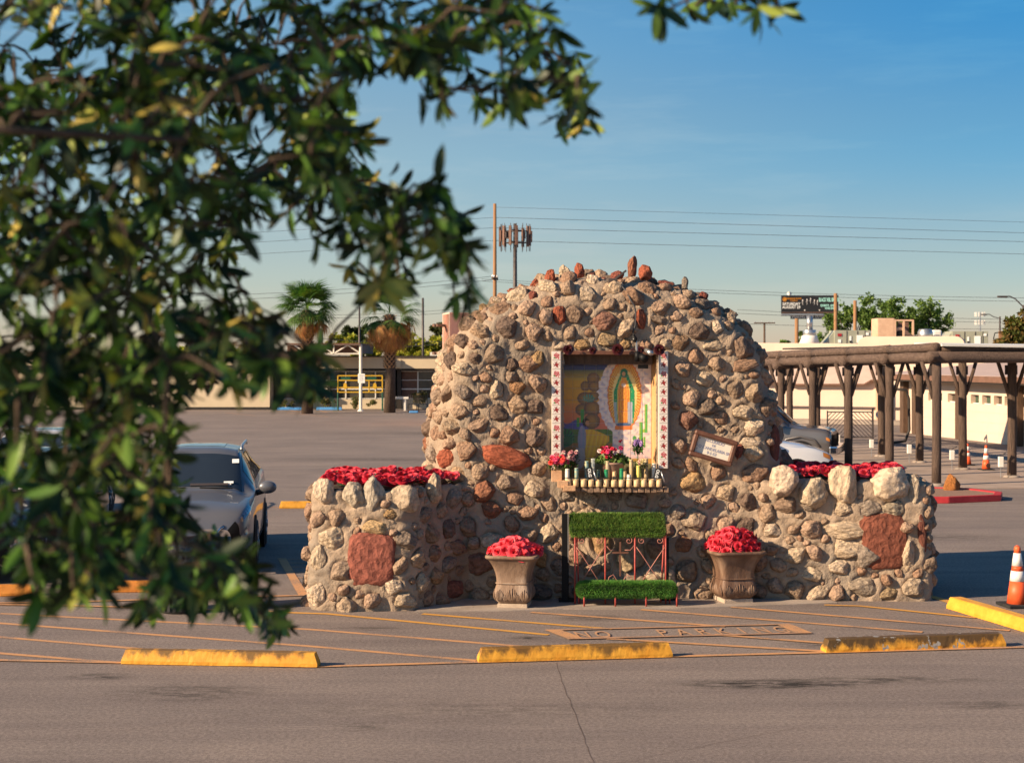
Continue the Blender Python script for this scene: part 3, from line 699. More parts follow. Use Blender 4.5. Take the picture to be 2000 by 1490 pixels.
def stone_matrix(s):
    R = frame_of(s[1], s[5]).to_4x4()
    return Matrix.Translation(s[0])@R@Matrix.Diagonal((s[2], s[3], s[4], 1))
for s in ind:
    o = link('stone', s[7], shrine); o.matrix_basis = SI@stone_matrix(s); o.color = (*s[6], 1)
# small stones and those on the back joined
def join_stones(name, recs, colr, sub_me):
    V = []; Fc = []
    for s in recs:
        me = sub_me[random.randrange(len(sub_me))]; mt = SI@stone_matrix(s); n = len(V)
        V += [mt@v.co for v in me.vertices]; Fc += [tuple(i+n for i in p.vertices) for p in me.polygons]
    o = link(name, mesh(name, V, Fc, M['stonej'], True), shrine); o.color = (*colr, 1); tag(o, kind='stuff'); return o
low = [boulder(200+i, 'b', 3) for i in range(6)]
grp = {}
for s in rest: grp.setdefault(random.choice([0, 1, 2]), []).append(s)
for k, c in ((0, TAN[0]), (1, TAN[3]), (2, TAN[6])):
    if grp.get(k): join_stones('small_stone', grp[k], c, low)
for m_ in low: bpy.data.meshes.remove(m_)
# mortar: raised round every stone, rough between
allst = ind+rest
SPt = np.array([tuple(s[0]) for s in allst]); SR = np.array([(s[2]+s[3])/2 for s in allst])
def mortarise(name, V_, F_, cen):
    A = np.array([tuple(v) for v in V_]); n = len(A)
    me = mesh(name, A, F_, M['mortar'], True)
    N = np.zeros(n*3); me.vertices.foreach_get('normal', N) if False else None
    me.calc_loop_triangles() if hasattr(me, 'calc_loop_triangles') else None
    bm = bmesh.new(); bm.from_mesh(me); bmesh.ops.recalc_face_normals(bm, faces=bm.faces); bm.to_mesh(me); bm.normal_update()
    N = np.array([tuple(v.normal) for v in bm.verts]); bm.free()
    Q = np.full(n, 9.0)
    for i in range(0, n, 4000):
        D = np.linalg.norm(A[i:i+4000, None, :]-SPt[None], axis=2)/SR[None]; Q[i:i+4000] = D.min(1)
    lift = .030*np.exp(-((Q-1.04)/.26)**2)-.03*np.clip(1-Q/.95, 0, 1)**.5
    nz_ = np.array([noise.fractal(Vector(a)*7, 1, 2, 4)*.016+noise.noise(Vector(a)*3.2)*.018+abs(noise.noise(Vector(a)*13))*.012 for a in A])
    B = A+N*(lift+nz_)[:, None]-np.array([1.2, 19.6, 0])
    me.vertices.foreach_set('co', B.ravel()); me.update()
    return link(name, me, shrine)
for (V_, F_, b), c_ in zip(core, cent): mortarise('mortar_wall', V_, F_, c_)
def S(v): return Vector(v)-Vector((1.2, 19.6, 0))
# niche: recess, jambs, lintel
nb_ = MB()
nb_.box(S((1.24, 19.80, 2.28)), (1.5, .06, 1.9)); nb_.box(S((.60, 19.58, 2.3)), (.10, .40, 1.75)); nb_.box(S((1.90, 19.6, 2.3)), (.14, .36, 1.75)); nb_.box(S((1.25, 19.6, 1.44)), (1.3, .36, .10)); nb_.box(S((1.25, 19.6, 3.13)), (1.4, .36, .08))
nb_.obj('recess_wall', M['mortar'], shrine)
MB().box(S((1.245, 19.44, 3.092)), (1.25, .16, .05)).obj('lintel', M['ironbrown'], shrine, bevel=.006)
MB().box(S((1.20, 19.60, 3.01)), (1.17, .18, .13)).obj('lintel_shade', M['wood_dark'], shrine)  # shade under the lintel, put in as a dark board
a_, b1 = P(1272, 700, 19.70), P(1289, 700, 19.40)
MB().add([S((a_.x, 19.71, 1.5)), S((b1.x, 19.39, 1.5)), S((b1.x, 19.39, 3.07)), S((a_.x, 19.71, 3.07)), S((b1.x+.04, 19.6, 1.5)), S((b1.x+.04, 19.6, 3.07))], [(0, 1, 2, 3), (1, 4, 5, 2), (3, 2, 5), (0, 4, 1)]).obj('wooden_jamb', M['wood_lit'], shrine)
# painted tiles --------------------------------------------------
def ell(x, y, cx, cy, rx, ry): return ((x-cx)/rx)**2+((y-cy)/ry)**2
def nz2(x, y, s): return noise.noise(Vector((x*s, y*s, 1.7)))
def mural(x, y):
    n1 = nz2(x, y, .012); n2 = nz2(x, y, .04)
    if y < 400: c = (.035+.01*n2, .05, .17+.05*n2)
    elif y < 560: t = (y-400)/160; c = (.10+.42*t, .12+.20*t, .08-.02*t)
    elif y < 900: t = (y-560)/340; c = (.56+.04*t, .31-.03*t, .05)
    else: t = min(1, (y-900)/300); c = (.58, .25-.10*t, .07+.02*t)
    if y > 1180+40*nz2(x, 0, .01)*2 and x < 700: c = (.09, .09, .28+.1*n2)
    if y > 1290+12*n1: c = (.10+.05*n2, .15+.06*n1, .05) if y < 1500 else (.30+.08*n2, .15, .06)
    if x < 470 and y > 1260 and ell(x, y, 330, 1420, 150, 140) < 1: c = (.03, .14+.08*sin(atan2(y-1500, x-330)*22), .07)
    for (cx, cy, rx, ry) in ((760, 530, 95, 85), (640, 645, 72, 75), (775, 650, 90, 80), (760, 800, 90, 70), (640, 830, 120, 95), (590, 1000, 100, 90), (750, 980, 130, 110), (740, 1170, 120, 120)):
        e = ell(x, y, cx, cy, rx, ry)
        if e < 1: c = (.32-.22*e+.05*n2, .17-.11*e, .06)
    if ell(x, y, 690, 830, 90, 60) < 1 and y < 880 and sin(atan2(y-890, x-690)*16) > -.2: c = (.05, .26, .20)
    for (x0, x1, y0, y1) in ((510, 550, 1120, 1260), (570, 620, 1000, 1200)):
        if x0 < x < x1 and y0 < y < y1: c = (.06, .25, .06)
    # pale cloud
    e = ell(x, y, 1230, 800, 400+22*nz2(x, y, .02)*2, 600)
    if e < 1 or (x > 1050 and y > 300 and y < 1730):
        v = .10*sin(x*.045+3*n1)*sin(y*.05+2*n1)
        c = (.66+v, .52+v, .47+v) if y < 1560 else (.66, .47, .47)
        if v < -.05: c = (.45, .40, .46)
    if y > 1730 and x > 640: c = (.42+.1*n2, .24, .07) if y < 1790+60*n1 else (.14, .14, .08)
    # radiating oval
    an = atan2(y-770, (x-1230)*2); e = sqrt(ell(x, y, 1230, 780, 258, 520))+.018*sin(an*30)
    if e < 1.0: c = (.60, .14, .03)
    if e < .955: c = (.62, .27, .06)
    if e < .93:
        rs_ = sin(an*62); c = (.70, .40, .10) if rs_ > -.1 else (.45, .16, .03)
        if e < .72: c = (.75, .52, .20)
    # robed figure, plain
    if 470 < y < 1210:
        w = 60+95*min(1, (y-470)/250.) if y < 1000 else 155-20*(y-1000)/210.
        dx = x-1225
        if abs(dx) < w:
            c = (.02, .24+.05*n2, .10)
            wi = w*.58 if y > 560 else w*.4
            if abs(dx+8) < wi: c = (.66+.06*n2, .26+.05*sin(x*.13), .05)
            if abs(abs(dx+8)-wi) < 7: c = (.55, .40, .10)
            elif abs(dx+8) < wi and y > 620 and abs(((dx+8)/wi*3+.4*sin(y*.012)) % 1-.5) < .09: c = (.46, .15, .03)
            elif abs(dx+8) >= wi and (int(x/22)+int(y/24)) % 3 == 0 and (x % 22-11)**2+(y % 24-12)**2 < 10: c = (.5, .5, .2)
            if y > 880 and 50 < dx < 125: c = (.34+.06*sin(x*.2), .36, .42)
            if y > 880 and dx < -w*.72: c = (.26, .34, .36)
    if ell(x, y, 1222, 450, 58, 70) < 1: c = (.02, .14, .08)
    if ell(x, y, 1216, 465, 26, 34) < 1: c = (.50, .26, .13)
    if ell(x, y, 1215, 630, 34, 34) < 1 and y > 600: c = (.55, .42, .34)
    if ell(x, y, 1215, 1222, 120, 26) < 1: c = (.07, .12, .22)
    if 1240 < y < 1300 and abs(x-1215) < 130: c = (.62, .18, .05)
    # cactus
    for (x0, x1, y0, y1) in ((1528, 1575, 915, 1290), (1450, 1500, 1190, 1640), (1500, 1575, 1290, 1350), (1510, 1545, 1410, 1560)):
        if x0 < x < x1 and y0 < y < y1: c = (.10, .34, .08) if (x-x0) > (x1-x0)*.35 else (.30, .40, .06)
    if ell(x, y, 1380, 1430, 30, 40) < 1: c = (.08, .28, .08)
    # kneeling figure with a yellow cloth
    if 640 < x < 1000 and 1290 < y < 1880:
        top = 1290 if x < 740 else 1290+(x-740)*.42; bot = 1860-(x-640)*1.1 if x > 700 else 1880
        if top < y < max(bot, 1480): c = (.62+.05*sin(x*.09+y*.02), .34+.06*sin(x*.09+y*.02), .05)
    if ell(x, y, 590, 1440, 62, 200) < 1: c = (.26+.05*sin(x*.1), .25, .33)
    if ell(x, y, 560, 1700, 75, 190) < 1 and y > 1570: c = (.34, .30, .30)
    if ell(x, y, 650, 1190, 55, 62) < 1: c = (.02, .015, .015)
    if ell(x, y, 672, 1200, 32, 42) < 1: c = (.42, .2, .1)
    return tuple(max(0.004, min(.85, v*1.22)) for v in c)
def rose_tile(u, v, kind, sd):
    c = (.74, .67, .62); 
    if min(u, v, 1-u, 1-v) < .05: return (.55, .48, .43)
    x, y = u-.52, v-.5; a = atan2(y, x); r = sqrt(x*x+y*y)
    if kind == 0:
        if r < .33+.05*sin(a*5+sd): c = (.34, .02, .035) if sin(a*3+r*26) > -.1 else (.64, .30, .30)
        if sqrt((x+.22)**2+(y+.24)**2) < .11: c = (.08, .22, .07)
        if sqrt((x-.2)**2+(y+.32)**2) < .08: c = (.45, .05, .07)
    else:
        if r < .20+.14*max(0, sin(a*4+.6)): c = (.16, .006, .01) if nz2(x*40, y*40, 1) > -.25 else (.34, .03, .03)
        if .26 < r < .4 and abs(sin(a*4-.9)) > .93: c = (.22, .03, .03)
    return c
def tile_obj(x0, z0, w, h, y, colf, nx=12, name='tile', ofs=0.0):
    V = []; cols = []; Fc = []; gx = .0014
    for j in range(nx+1):
        for i in range(nx+1):
            u, v = i/nx, j/nx
            V.append(S((x0+gx+(w-2*gx)*u, y-ofs-.0015*(1-max(abs(u-.5), abs(v-.5))*2 > .1), z0+gx+(h-2*gx)*v))); cols.append(colf(u, v))
    for j in range(nx):
        for i in range(nx): a = j*(nx+1)+i; Fc.append((a, a+1, a+nx+2, a+nx+1))
    k = len(V)
    ring = [0, nx, (nx+1)*(nx+1)-1, nx*(nx+1)]
    for r_ in ring: V.append(V[r_]+Vector((0, .012, 0))); cols.append(cols[r_])
    for q in range(4): Fc.append((ring[q], k+q, k+(q+1) % 4, ring[(q+1) % 4]))
    return link(name, mesh(name, V, Fc, M['tile'], False, cols), shrine)
YM = 19.70; xm0, xm1 = P(1096, 0, YM).x, P(1272, 0, YM).x; zt = P(0, 690, YM).z
tw = (xm1-xm0)/7.75; nrow = 11
for j in range(nrow):
    for i in range(8):
        w = min(tw, xm1-(xm0+i*tw)); x0 = xm0+i*tw; z0 = zt-(j+1)*tw
        def cf(u, v, x0=x0, z0=z0, w=w):
            X = x0+w*u; Z = z0+tw*v; px = 1000+F*X/YM; py = 700-F*(Z-CH)/YM
            return mural((px-1060)*7.69, (py-670)*7.69)
        tile_obj(x0, z0, w, tw, YM, cf, 20, 'mural_tile', random.uniform(0, .003))
MB().box(S(((xm0+xm1)/2, YM+.012, zt-nrow*tw/2)), (xm1-xm0, .02, nrow*tw)).obj('grout', M['grout'], shrine)
YB = 19.33
for side, (pa, pb, n) in enumerate(((1078, 1095.5, 14), (1287.5, 1304.5, 13))):
    xa, xb = P(pa, 0, YB).x, P(pb, 0, YB).x; zt2 = P(0, 686, YB).z; th = P(0, 703.6, YB).z; th = zt2-th
    pat = [0, 1, 0, 1, 1, 0, 1, 1, 0, 1, 1, 0, 1, 1] if side == 0 else [0, 1, 0, 1, 1, 0, 1, 1, 0, 1, 1, 0, 1]
    for j in range(n): tile_obj(xa, zt2-(j+1)*th, xb-xa, th, YB, lambda u, v, k=pat[j], s_=random.random()*6: rose_tile(u, v, k, s_), 14, 'border_tile')
    MB().box(S(((xa+xb)/2, YB+.12, zt2-n*th/2)), (xb-xa+.012, .22, n*th)).obj('tile_backing', M['grout'], shrine)
# ledge of cut flagstones
for i in range(17):
    x0 = .62+i*.079; MB().box(S((x0+.04, 19.26+random.uniform(-.015, .015), 1.385+random.uniform(-.004, .004))), (random.uniform(.05, .077), .32, random.uniform(.045, .07))).obj('flagstone', M['flag_shade'], shrine, bevel=.006)
for (px, py, w, h, yy) in ((1087, 929, 20, 22, 19.2), (1099, 945, 20, 14, 19.12), (1112, 953, 24, 10, 19.08), (1092, 914, 17, 10, 19.25)):
    p = P(px, py, yy); MB().box(S(p), (w*yy/F, .14, h*yy/F)).obj('flagstone', M['flag'], shrine, bevel=.006)
for k, (cx, cy, hh, yy) in enumerate(((1.24, 19.42, .10, 0),)):
    MB().box(S((cx, cy, 1.445)), (1.3, .18, .07)).obj('shelf_board', M['wood_dark'], shrine)
def slx(px, Y): return (px-1000)/F*Y

# ------------------------------------------------------------------ roses
def rose_mesh(seed, r=1.0):
    rs = random.Random(seed); V = []; Fc = []
    def petal(an, r0, r1, span, h, z0, curl):
        n = len(V)
        for j in range(4):
            t = j/3
            for i in range(5):
                u = i/4*2-1; az = an+u*span*(.75+.25*t)
                rr_ = r0+(r1-r0)*t**.7+curl*t**3*(1-.3*u*u); z = z0+h*t*(1-.28*t*u**4)-curl*.55*t**4+rs.uniform(-.02, .02)
                V.append((rr_*cos(az), rr_*sin(az), z))
        for j in range(3):
            for i in range(4): a = n+j*5+i; Fc.append((a, a+1, a+6, a+5))
    for k in range(2): petal(k*pi+rs.random(), .06, .10, 1.3, .5, .22, .02)
    for k in range(3): petal(k*2.1+rs.random(), .12, .24, 1.0, .52, .15, .06)
    for k in range(4): petal(k*1.57+rs.random()*.5, .20, .44, .85, .48, .06, .12)
    for k in range(5): petal(k*1.257+rs.random()*.5, .28, .64, .72, .36, .0, .20)
    for k in range(5): petal(k*1.257+.6+rs.random()*.4, .34, .80, .70, .20, -.04, .22)
    return mesh('rose', [(x*r, y*r, z*r) for x, y, z in V], Fc, M['petal'], True)
ROSES = [rose_mesh(i) for i in range(5)]
def leafspray(n, rad, hgt, col_m, s=.05, dome=.6):
    mb = MB()
    for _ in range(n):
        a = random.random()*2*pi; r = rad*sqrt(random.random()); p = Vector((r*cos(a), r*sin(a), hgt*(1-dome*(r/rad)**2)*random.uniform(.5, 1)))
        d = Vector((cos(a+random.uniform(-1, 1)), sin(a+random.uniform(-1, 1)), random.uniform(-.4, .6))).normalized()
        sd_ = d.cross(Vector((0, 0, 1))).normalized()*s*.32; L_ = s*random.uniform(.7, 1.3)
        mb.add([p, p+d*L_*.5+sd_, p+d*L_, p+d*L_*.5-sd_], [(0, 1, 2, 3)])
    return mb
PINKRED = [(.72, .05, .075), (.80, .07, .10), (.62, .035, .055), (.85, .10, .13)]
DRED = [(.50, .016, .035), (.60, .03, .055), (.40, .012, .028), (.68, .06, .09)]
def bouquet(name, label, loc, pts, size, pal, nleaf, lrad, lh, group):
    t = thing(name, label, 'flowers', loc, 0, group)
    for (x, y, z, nx, ny, nz__) in pts:
        o = link('rose', random.choice(ROSES), t); n = Vector((nx+random.uniform(-.3, .3), ny+random.uniform(-.3, .3), nz__)).normalized()
        s = size*random.uniform(.82, 1.15)
        o.matrix_basis = Matrix.Translation((x, y, z))@frame_of(n, random.random()*6).to_4x4()@Matrix.Scale(s, 4); o.color = (*random.choice(pal), 1)
    leafspray(nleaf, lrad, lh, None).obj('foliage', M['leafdark'], t)
    return t
def dome_pts(n, rx, ry, h, base=0.0, flat=.0):
    out = []; tries = 0; mind = 2.0*sqrt(rx*ry/n)*.82
    while len(out) < n and tries < 6000:
        tries += 1
        if tries % 600 == 0: mind *= .92
        a = random.random()*2*pi; r = sqrt(random.random())
        x, y = rx*r*cos(a), ry*r*sin(a); z = base+h*(1-r**2.4)+random.uniform(-.02, .02)
        if all((x-q[0])**2+(y-q[1])**2+(z-q[2])**2 > mind**2 for q in out):
            out.append((x, y, z, cos(a)*r*1.5, sin(a)*r*1.5-.35, .9))
    return out
# ------------------------------------------------------------------ urns
def make_urn(name, label, loc, rz, m, mf, w=.62):
    t = thing(name, label, 'planter urn', loc, rz, 'planter urns in front of the shrine')
    k = w/.62
    body = [(.175, .045), (.195, .055), (.225, .09), (.243, .14), (.243, .19), (.228, .25), (.218, .275), (.216, .30), (.219, .35), (.230, .41), (.250, .47), (.280, .53), (.31, .57), (.335, .595), (.35, .60), (.355, .615), (.35, .635), (.33, .64), (.29, .635), (.275, .60)]
    MB().lathe([(r*k, z) for r, z in body], n=64, sq=11).obj('bowl', m, t, True)
    MB().lathe([(.229*k, .285), (.236*k, .292), (.229*k, .30)], n=56, sq=7).obj('moulding', m, t, True)
    MB().box((0, 0, .022), (.40*k, .40*k, .05)).obj('foot', mf, t, bevel=.008)
    MB().lathe([(.0, .59), (.285*k, .59)], n=28, sq=6).obj('soil', M['soil'], t)
    # carved acanthus leaves in relief round the foot of the bowl
    for side in range(4):
        R = Matrix.Rotation(side*pi/2, 3, 'Z'); mb = MB()
        for (cx, s, hh) in ((0, 1, .165), (-.165, .7, .15), (.165, .7, .15), (-.085, .45, .09), (.085, .45, .09)):
            for q in range(-4, 5):
                a = q*.30*s; L_ = hh*(1-.09*abs(q)); pts = []
                for j in range(6):
                    tt = j/5; z = .075+L_*tt*cos(a*.7); x = cx+L_*tt*sin(a)*.75+.012*sin(tt*3)*np.sign(q)
                    rz_ = .175+.068*min(1, max(0, (z-.045)/.095))**.6 if z < .17 else .243-.015*((z-.17)/.08)**1.5
                    pts.append(R@Vector((x*k, -(rz_*.985+.006)*k, z)))
                mb.tube(pts, [.006, .010, .011, .010, .008, .004], 5)
        mb.obj('acanthus_relief', m, t, True)
    return t
uloc1 = (slx(1005, 18.72), 18.72, .012); uloc2 = (slx(1432, 19.1), 19.10, .012)
make_urn('stone_urn', 'square flared grey-brown stone urn with carved leaf foot, standing left of the grass-covered kneeler', uloc1, radians(-9), M['urn'], M['urnbase'], .565)
make_urn('stone_urn', 'square flared reddish-brown stone urn with carved leaf foot, standing right of the kneeler', uloc2, radians(13), M['urn2'], M['urnbase'], .585)
bouquet('rose_bouquet', 'low mound of bright coral-red roses in the urn left of the kneeler', (uloc1[0], uloc1[1], .60), dome_pts(34, .31, .28, .13, .07), .085, PINKRED, 160, .3, .12, 'red rose bouquets on the shrine')
bouquet('rose_bouquet', 'tall dome of red roses in the brown urn right of the kneeler', (uloc2[0], uloc2[1], .60), dome_pts(52, .325, .29, .23, .06), .075, [(.58, .028, .05), (.68, .05, .08), (.48, .02, .038)], 200, .3, .2, 'red rose bouquets on the shrine')
def bed(name, label, pts2, z, n, size):
    c = sum((Vector((*p, 0)) for p in pts2), Vector())/len(pts2); out = []
    xs = [p[0] for p in pts2]; ys = [p[1] for p in pts2]; tr = 0; md = .115
    def inside(x, y):
        r = False; m_ = len(pts2)
        for i in range(m_):
            x1, y1 = pts2[i]; x2, y2 = pts2[(i+1) % m_]
            if (y1 > y) != (y2 > y) and x < (x2-x1)*(y-y1)/(y2-y1)+x1: r = not r
        return r
    while len(out) < n and tr < 20000:
        tr += 1
        if tr % 1500 == 0: md *= .93
        x, y = random.uniform(min(xs), max(xs)), random.uniform(min(ys), max(ys))
        if not inside(x, y): continue
        if all((x-q[0]-c.x)**2+(y-q[1]-c.y)**2 > md**2 for q in out):
            zz = .09+.06*noise.noise(Vector((x*3, y*3, 5)))+random.uniform(-.02, .02)
            out.append((x-c.x, y-c.y, zz, random.uniform(-.6, .6), -.5+random.uniform(-.5, .3), .9))
    t = bouquet(name, label, (c.x, c.y, z), out, size, DRED, 10, .2, .02, 'red rose bouquets on the shrine')
    mb = MB()
    for _ in range(700):
        x, y = random.uniform(min(xs), max(xs)), random.uniform(min(ys), max(ys))
        if not inside(x, y): continue
        p = Vector((x-c.x, y-c.y, random.uniform(-.02, .09))); d = Vector((random.gauss(0, 1), random.gauss(0, 1), random.uniform(-.3, .6))).normalized(); s_ = d.cross(Vector((0, 0, 1))).normalized()*.02
        mb.add([p, p+d*.04+s_, p+d*.08, p+d*.04-s_], [(0, 1, 2, 3)])
    mb.obj('foliage', M['leafdark'], t)
    MB().slab([(p[0]-c.x, p[1]-c.y) for p in pts2], -.12, -.02).obj('soil', M['soil'], t)
bed('rose_bed', 'dense bed of dark red roses filling the top of the left planter wing', [(-2.28, 18.60), (-1.5, 18.55), (-1.30, 18.56), (-.75, 19.3), (-.55, 19.5), (-.62, 20.0), (-2.28, 20.0)], 1.46, 165, .080)
bed('rose_bed', 'dense bed of dark red roses filling the top of the right planter wing', [(3.2, 19.66), (3.75, 19.36), (4.9, 19.27), (5.02, 20.3), (3.2, 20.5)], 1.50, 140, .080)
for (px, py, Y) in ((745, 958, 18.6), (752, 968, 18.5), (738, 950, 18.62), (845, 945, 18.72), (1570, 955, 19.25), (1690, 940, 19.2), (1700, 948, 19.15), (1560, 945, 19.3)):
    pass
# ------------------------------------------------------------------ the kneeler
YK = 18.86
kn = thing('prayer_kneeler', 'red wrought iron prayer kneeler with green artificial grass on its slanted top and low step', 'kneeler', (slx(1215, YK), YK, .012))
def rounded_pad(name, m4, dims, rad, nblade, L_=.034, cols=((.05, .15, .02), (.09, .24, .03)), par=None):
    """grass pad: core box + blades standing off every face"""
    w, d, h = dims; mb = MB(); mb.box((0, 0, 0), dims); c = mb.obj(name+'_backing', M['grasscore'], par, bevel=min(rad, h*.45), seg=4); c.matrix_basis = m4
    V = []; Fc = []; C = []
    for _ in range(nblade):
        u = [random.uniform(-1, 1) for _ in range(3)]
        fa = random.choices([0, 1, 2, 3, 4], [d*h, d*h, w*h*1.2, w*d*1.3, w*d*.5])[0]
        if fa == 0: u[0] = -1
        elif fa == 1: u[0] = 1
        elif fa == 2: u[1] = -1
        elif fa == 3: u[2] = 1
        else: u[2] = -1
        p = Vector((u[0]*w/2, u[1]*d/2, u[2]*h/2))
        q = Vector([max(-a+rad, min(a-rad, b_)) if a > rad else 0 for a, b_ in zip((w/2, d/2, h/2), p)])
        n = (p-q)
        if n.length < 1e-6: continue
        n.normalize(); p = q+n*rad
        t = Vector((random.gauss(0, 1), random.gauss(0, 1), random.gauss(0, 1)-.3)).normalized()
        dd = (n+t*.55).normalized(); s = dd.cross(n+Vector((.01, .3, .2))).normalized()*.0032; l = L_*random.uniform(.6, 1.2)
        k = len(V); V += [p-n*.006-s, p-n*.006+s, p+dd*l]; Fc.append((k, k+1, k+2))
        cc = tuple(a+(b_-a)*random.random() for a, b_ in zip(*cols)); dk = .55
        C += [tuple(x*dk for x in cc)]*2+[tuple(x*1.35 for x in cc)]
    o = link(name, mesh(name, V, Fc, M['grass'], False, C), par); o.matrix_basis = m4; tag(o, kind='stuff'); return o
kx = lambda px, Y=YK: slx(px, Y)-slx(1215, YK)
def kz(py, Y): return CH+(700-py)/F*Y-.012
rounded_pad('step_grass', Matrix.Translation((kx(1224, 18.72), -.10, .19)), (1.20, .27, .16), .08, 26000, .036, ((.06, .17, .025), (.11, .27, .045)), kn)
rounded_pad('top_grass', Matrix.Translation((kx(1207), .10, .955))@Matrix.Rotation(radians(38), 4, 'X'), (1.155, .34, .10), .05, 26000, .034, ((.085, .165, .025), (.16, .26, .045)), kn)
fr = MB()
for px in (1123, 1182, 1240, 1300):
    x = kx(px)
    MB().tube([(x, -.02, .88), (x, -.02, 0.0)], .011, 8).obj('post', M['rediron'], kn, True)
for px, x2 in ((1126, 6), (1297, -5)):
    MB().tube([(kx(px), -.02, .87), (kx(px+x2), .10, .0)], .010, 8).obj('strut', M['rediron'], kn, True)
for px in (1141, 1202, 1262, 1322): MB().tube([(kx(px, 18.65), -.21, .16), (kx(px, 18.65), -.21, 0)], .011, 8).obj('leg', M['rediron'], kn, True)
for px in (1131, 1310): MB().tube([(kx(px, 18.75), .0, .16), (kx(px, 18.75), .0, 0)], .010, 8).obj('leg', M['rediron'], kn, True)
MB().tube([(kx(1123), -.02, .845), (kx(1301), -.02, .845)], .009, 8).obj('rail', M['rediron'], kn, True)
MB().tube([(kx(1126), .17, .88), (kx(1300), .17, .88)], .009, 8).obj('rail', M['rediron'], kn, True)
MB().tube([(kx(1133, 18.7), -.1, .11), (kx(1322, 18.7), -.1, .11)], .009, 8).obj('rail', M['rediron'], kn, True)
def scroll(cx, cz, r, s, ph=0):
    return [(cx+s*r*(1-k/26)*cos(ph+k*.34), -.022, cz+r*(1-k/26)*sin(ph+k*.34)) for k in range(22)]
for (x0, x1) in ((1125, 1181), (1242, 1299)):
    a, b_ = kx(x0), kx(x1); mid = (a+b_)/2
    MB().tube([(a, -.02, .70), (a+.06, -.022, .62), (mid, -.022, .44), (b_, -.022, .16)], .005, 6).obj('brace', M['wire'], kn, True)
    MB().tube([(b_, -.025, .70), (b_-.06, -.025, .62), (mid, -.025, .44), (a, -.025, .16)], .005, 6).obj('brace', M['wire'], kn, True)
    MB().tube(scroll(a+.07, .775, .042, 1, 2.4), .0045, 6).obj('scroll', M['wire'], kn, True)
    MB().tube(scroll(b_-.07, .775, .042, -1, 2.4), .0045, 6).obj('scroll', M['wire'], kn, True)
a, b_ = kx(1183), kx(1239); mid = (a+b_)/2
for s_, x0 in ((1, a), (-1, b_)):
    MB().tube([(x0, -.02, .72), (x0+s_*.05, -.022, .66), (x0+s_*.12, -.022, .66)], .0045, 6).obj('brace', M['wire'], kn, True)
    MB().tube([(x0+s_*.01, -.022, .2), (x0+s_*.04, -.022, .33), (x0+s_*.09, -.022, .36), (x0+s_*.13, -.022, .30), (x0+s_*.15, -.022, .2)], .0045, 6).obj('brace', M['wire'], kn, True)
MB().tube(scroll(b_-.07, .775, .042, -1, 2.4), .0045, 6).obj('scroll', M['wire'], kn, True)
MB().box((mid, -.022, .55), (.022, .012, .42)).box((mid, -.036, .63), (.20, .012, .022)).obj('cross', M['ironbrown'], kn)
# black uprights behind it
for (px, top, lab, Y) in ((1104, 1003, 'tall black square steel post standing left of the kneeler', 19.0), (1302, 1050, 'black square steel post half hidden behind the right end of the kneeler', 19.12)):
    t = thing('steel_post', lab, 'post', (slx(px, Y), Y, .012), 0, 'black posts against the shrine')
    h = kz(top, Y); MB().box((0, 0, h/2), (.085 if px < 1200 else .05, .06, h)).obj('post', M['black'], t, bevel=.005); MB().box((.02, .03, .02), (.2, .14, .03)).obj('foot_plate', M['black'], t, bevel=.004)
    if px < 1200: MB().tube([(.035, -.04, h), (.035, -.04, h*.45)], .006, 6).obj('rod', M['galv'], t); MB().tube([(.03, -.04, h*.86), (.5, .02, h*.85)], .004, 5).obj('cable', M['wireblk'], t)
# ------------------------------------------------------------------ plaque
Yp = 19.30; pc = P(1393, 875, Yp)
pl = thing('memorial_plaque', 'tilted brown framed plaque with engraved Spanish dedication on the stone wall', 'plaque', pc)
Rm = Matrix.Rotation(radians(16.5), 4, 'Y'); u = Yp/F
W_, H_ = 87*u, 49*u; fw = .062
for (cx, cz, w, h) in ((0, H_/2-fw/2+.01, W_, fw), (0, -H_/2+fw/2-.01, W_, fw), (-W_/2+fw/2, 0, fw, H_-.08), (W_/2-fw/2, 0, fw, H_-.08)):
    o = MB().box((0, 0, 0), (w, .09, h)).obj('frame_bar', M['ironbrown'], pl, bevel=.016, seg=1); o.matrix_basis = Rm@Matrix.Translation((cx, 0, cz))
o = MB().box((0, .02, 0), (W_-.1, .03, H_-.09)).obj('plate', M['plate'], pl); o.matrix_basis = Rm
for s, z, sz in (('RECUERDO', .075, .052), ('DE', .028, .042), ('F O CANDELARIA SR', -.022, .052), ('9-1-53', -.075, .052)):
    text('engraved_line', s, sz, M['ink'], pl, Rm@Matrix.Translation((0, .0035, z))@Matrix.Rotation(pi/2, 4, 'X'), .001, bold=.0012, sx=.92)
for x in (-W_/2+.085, ):
    for z in (-.06, .075):
        o = MB().lathe([(.006, 0), (.004, .005)], n=8).obj('screw', M['dark'], pl); o.matrix_basis = Rm@Matrix.Translation((x, .004, z))@Matrix.Rotation(pi/2, 4, 'X')
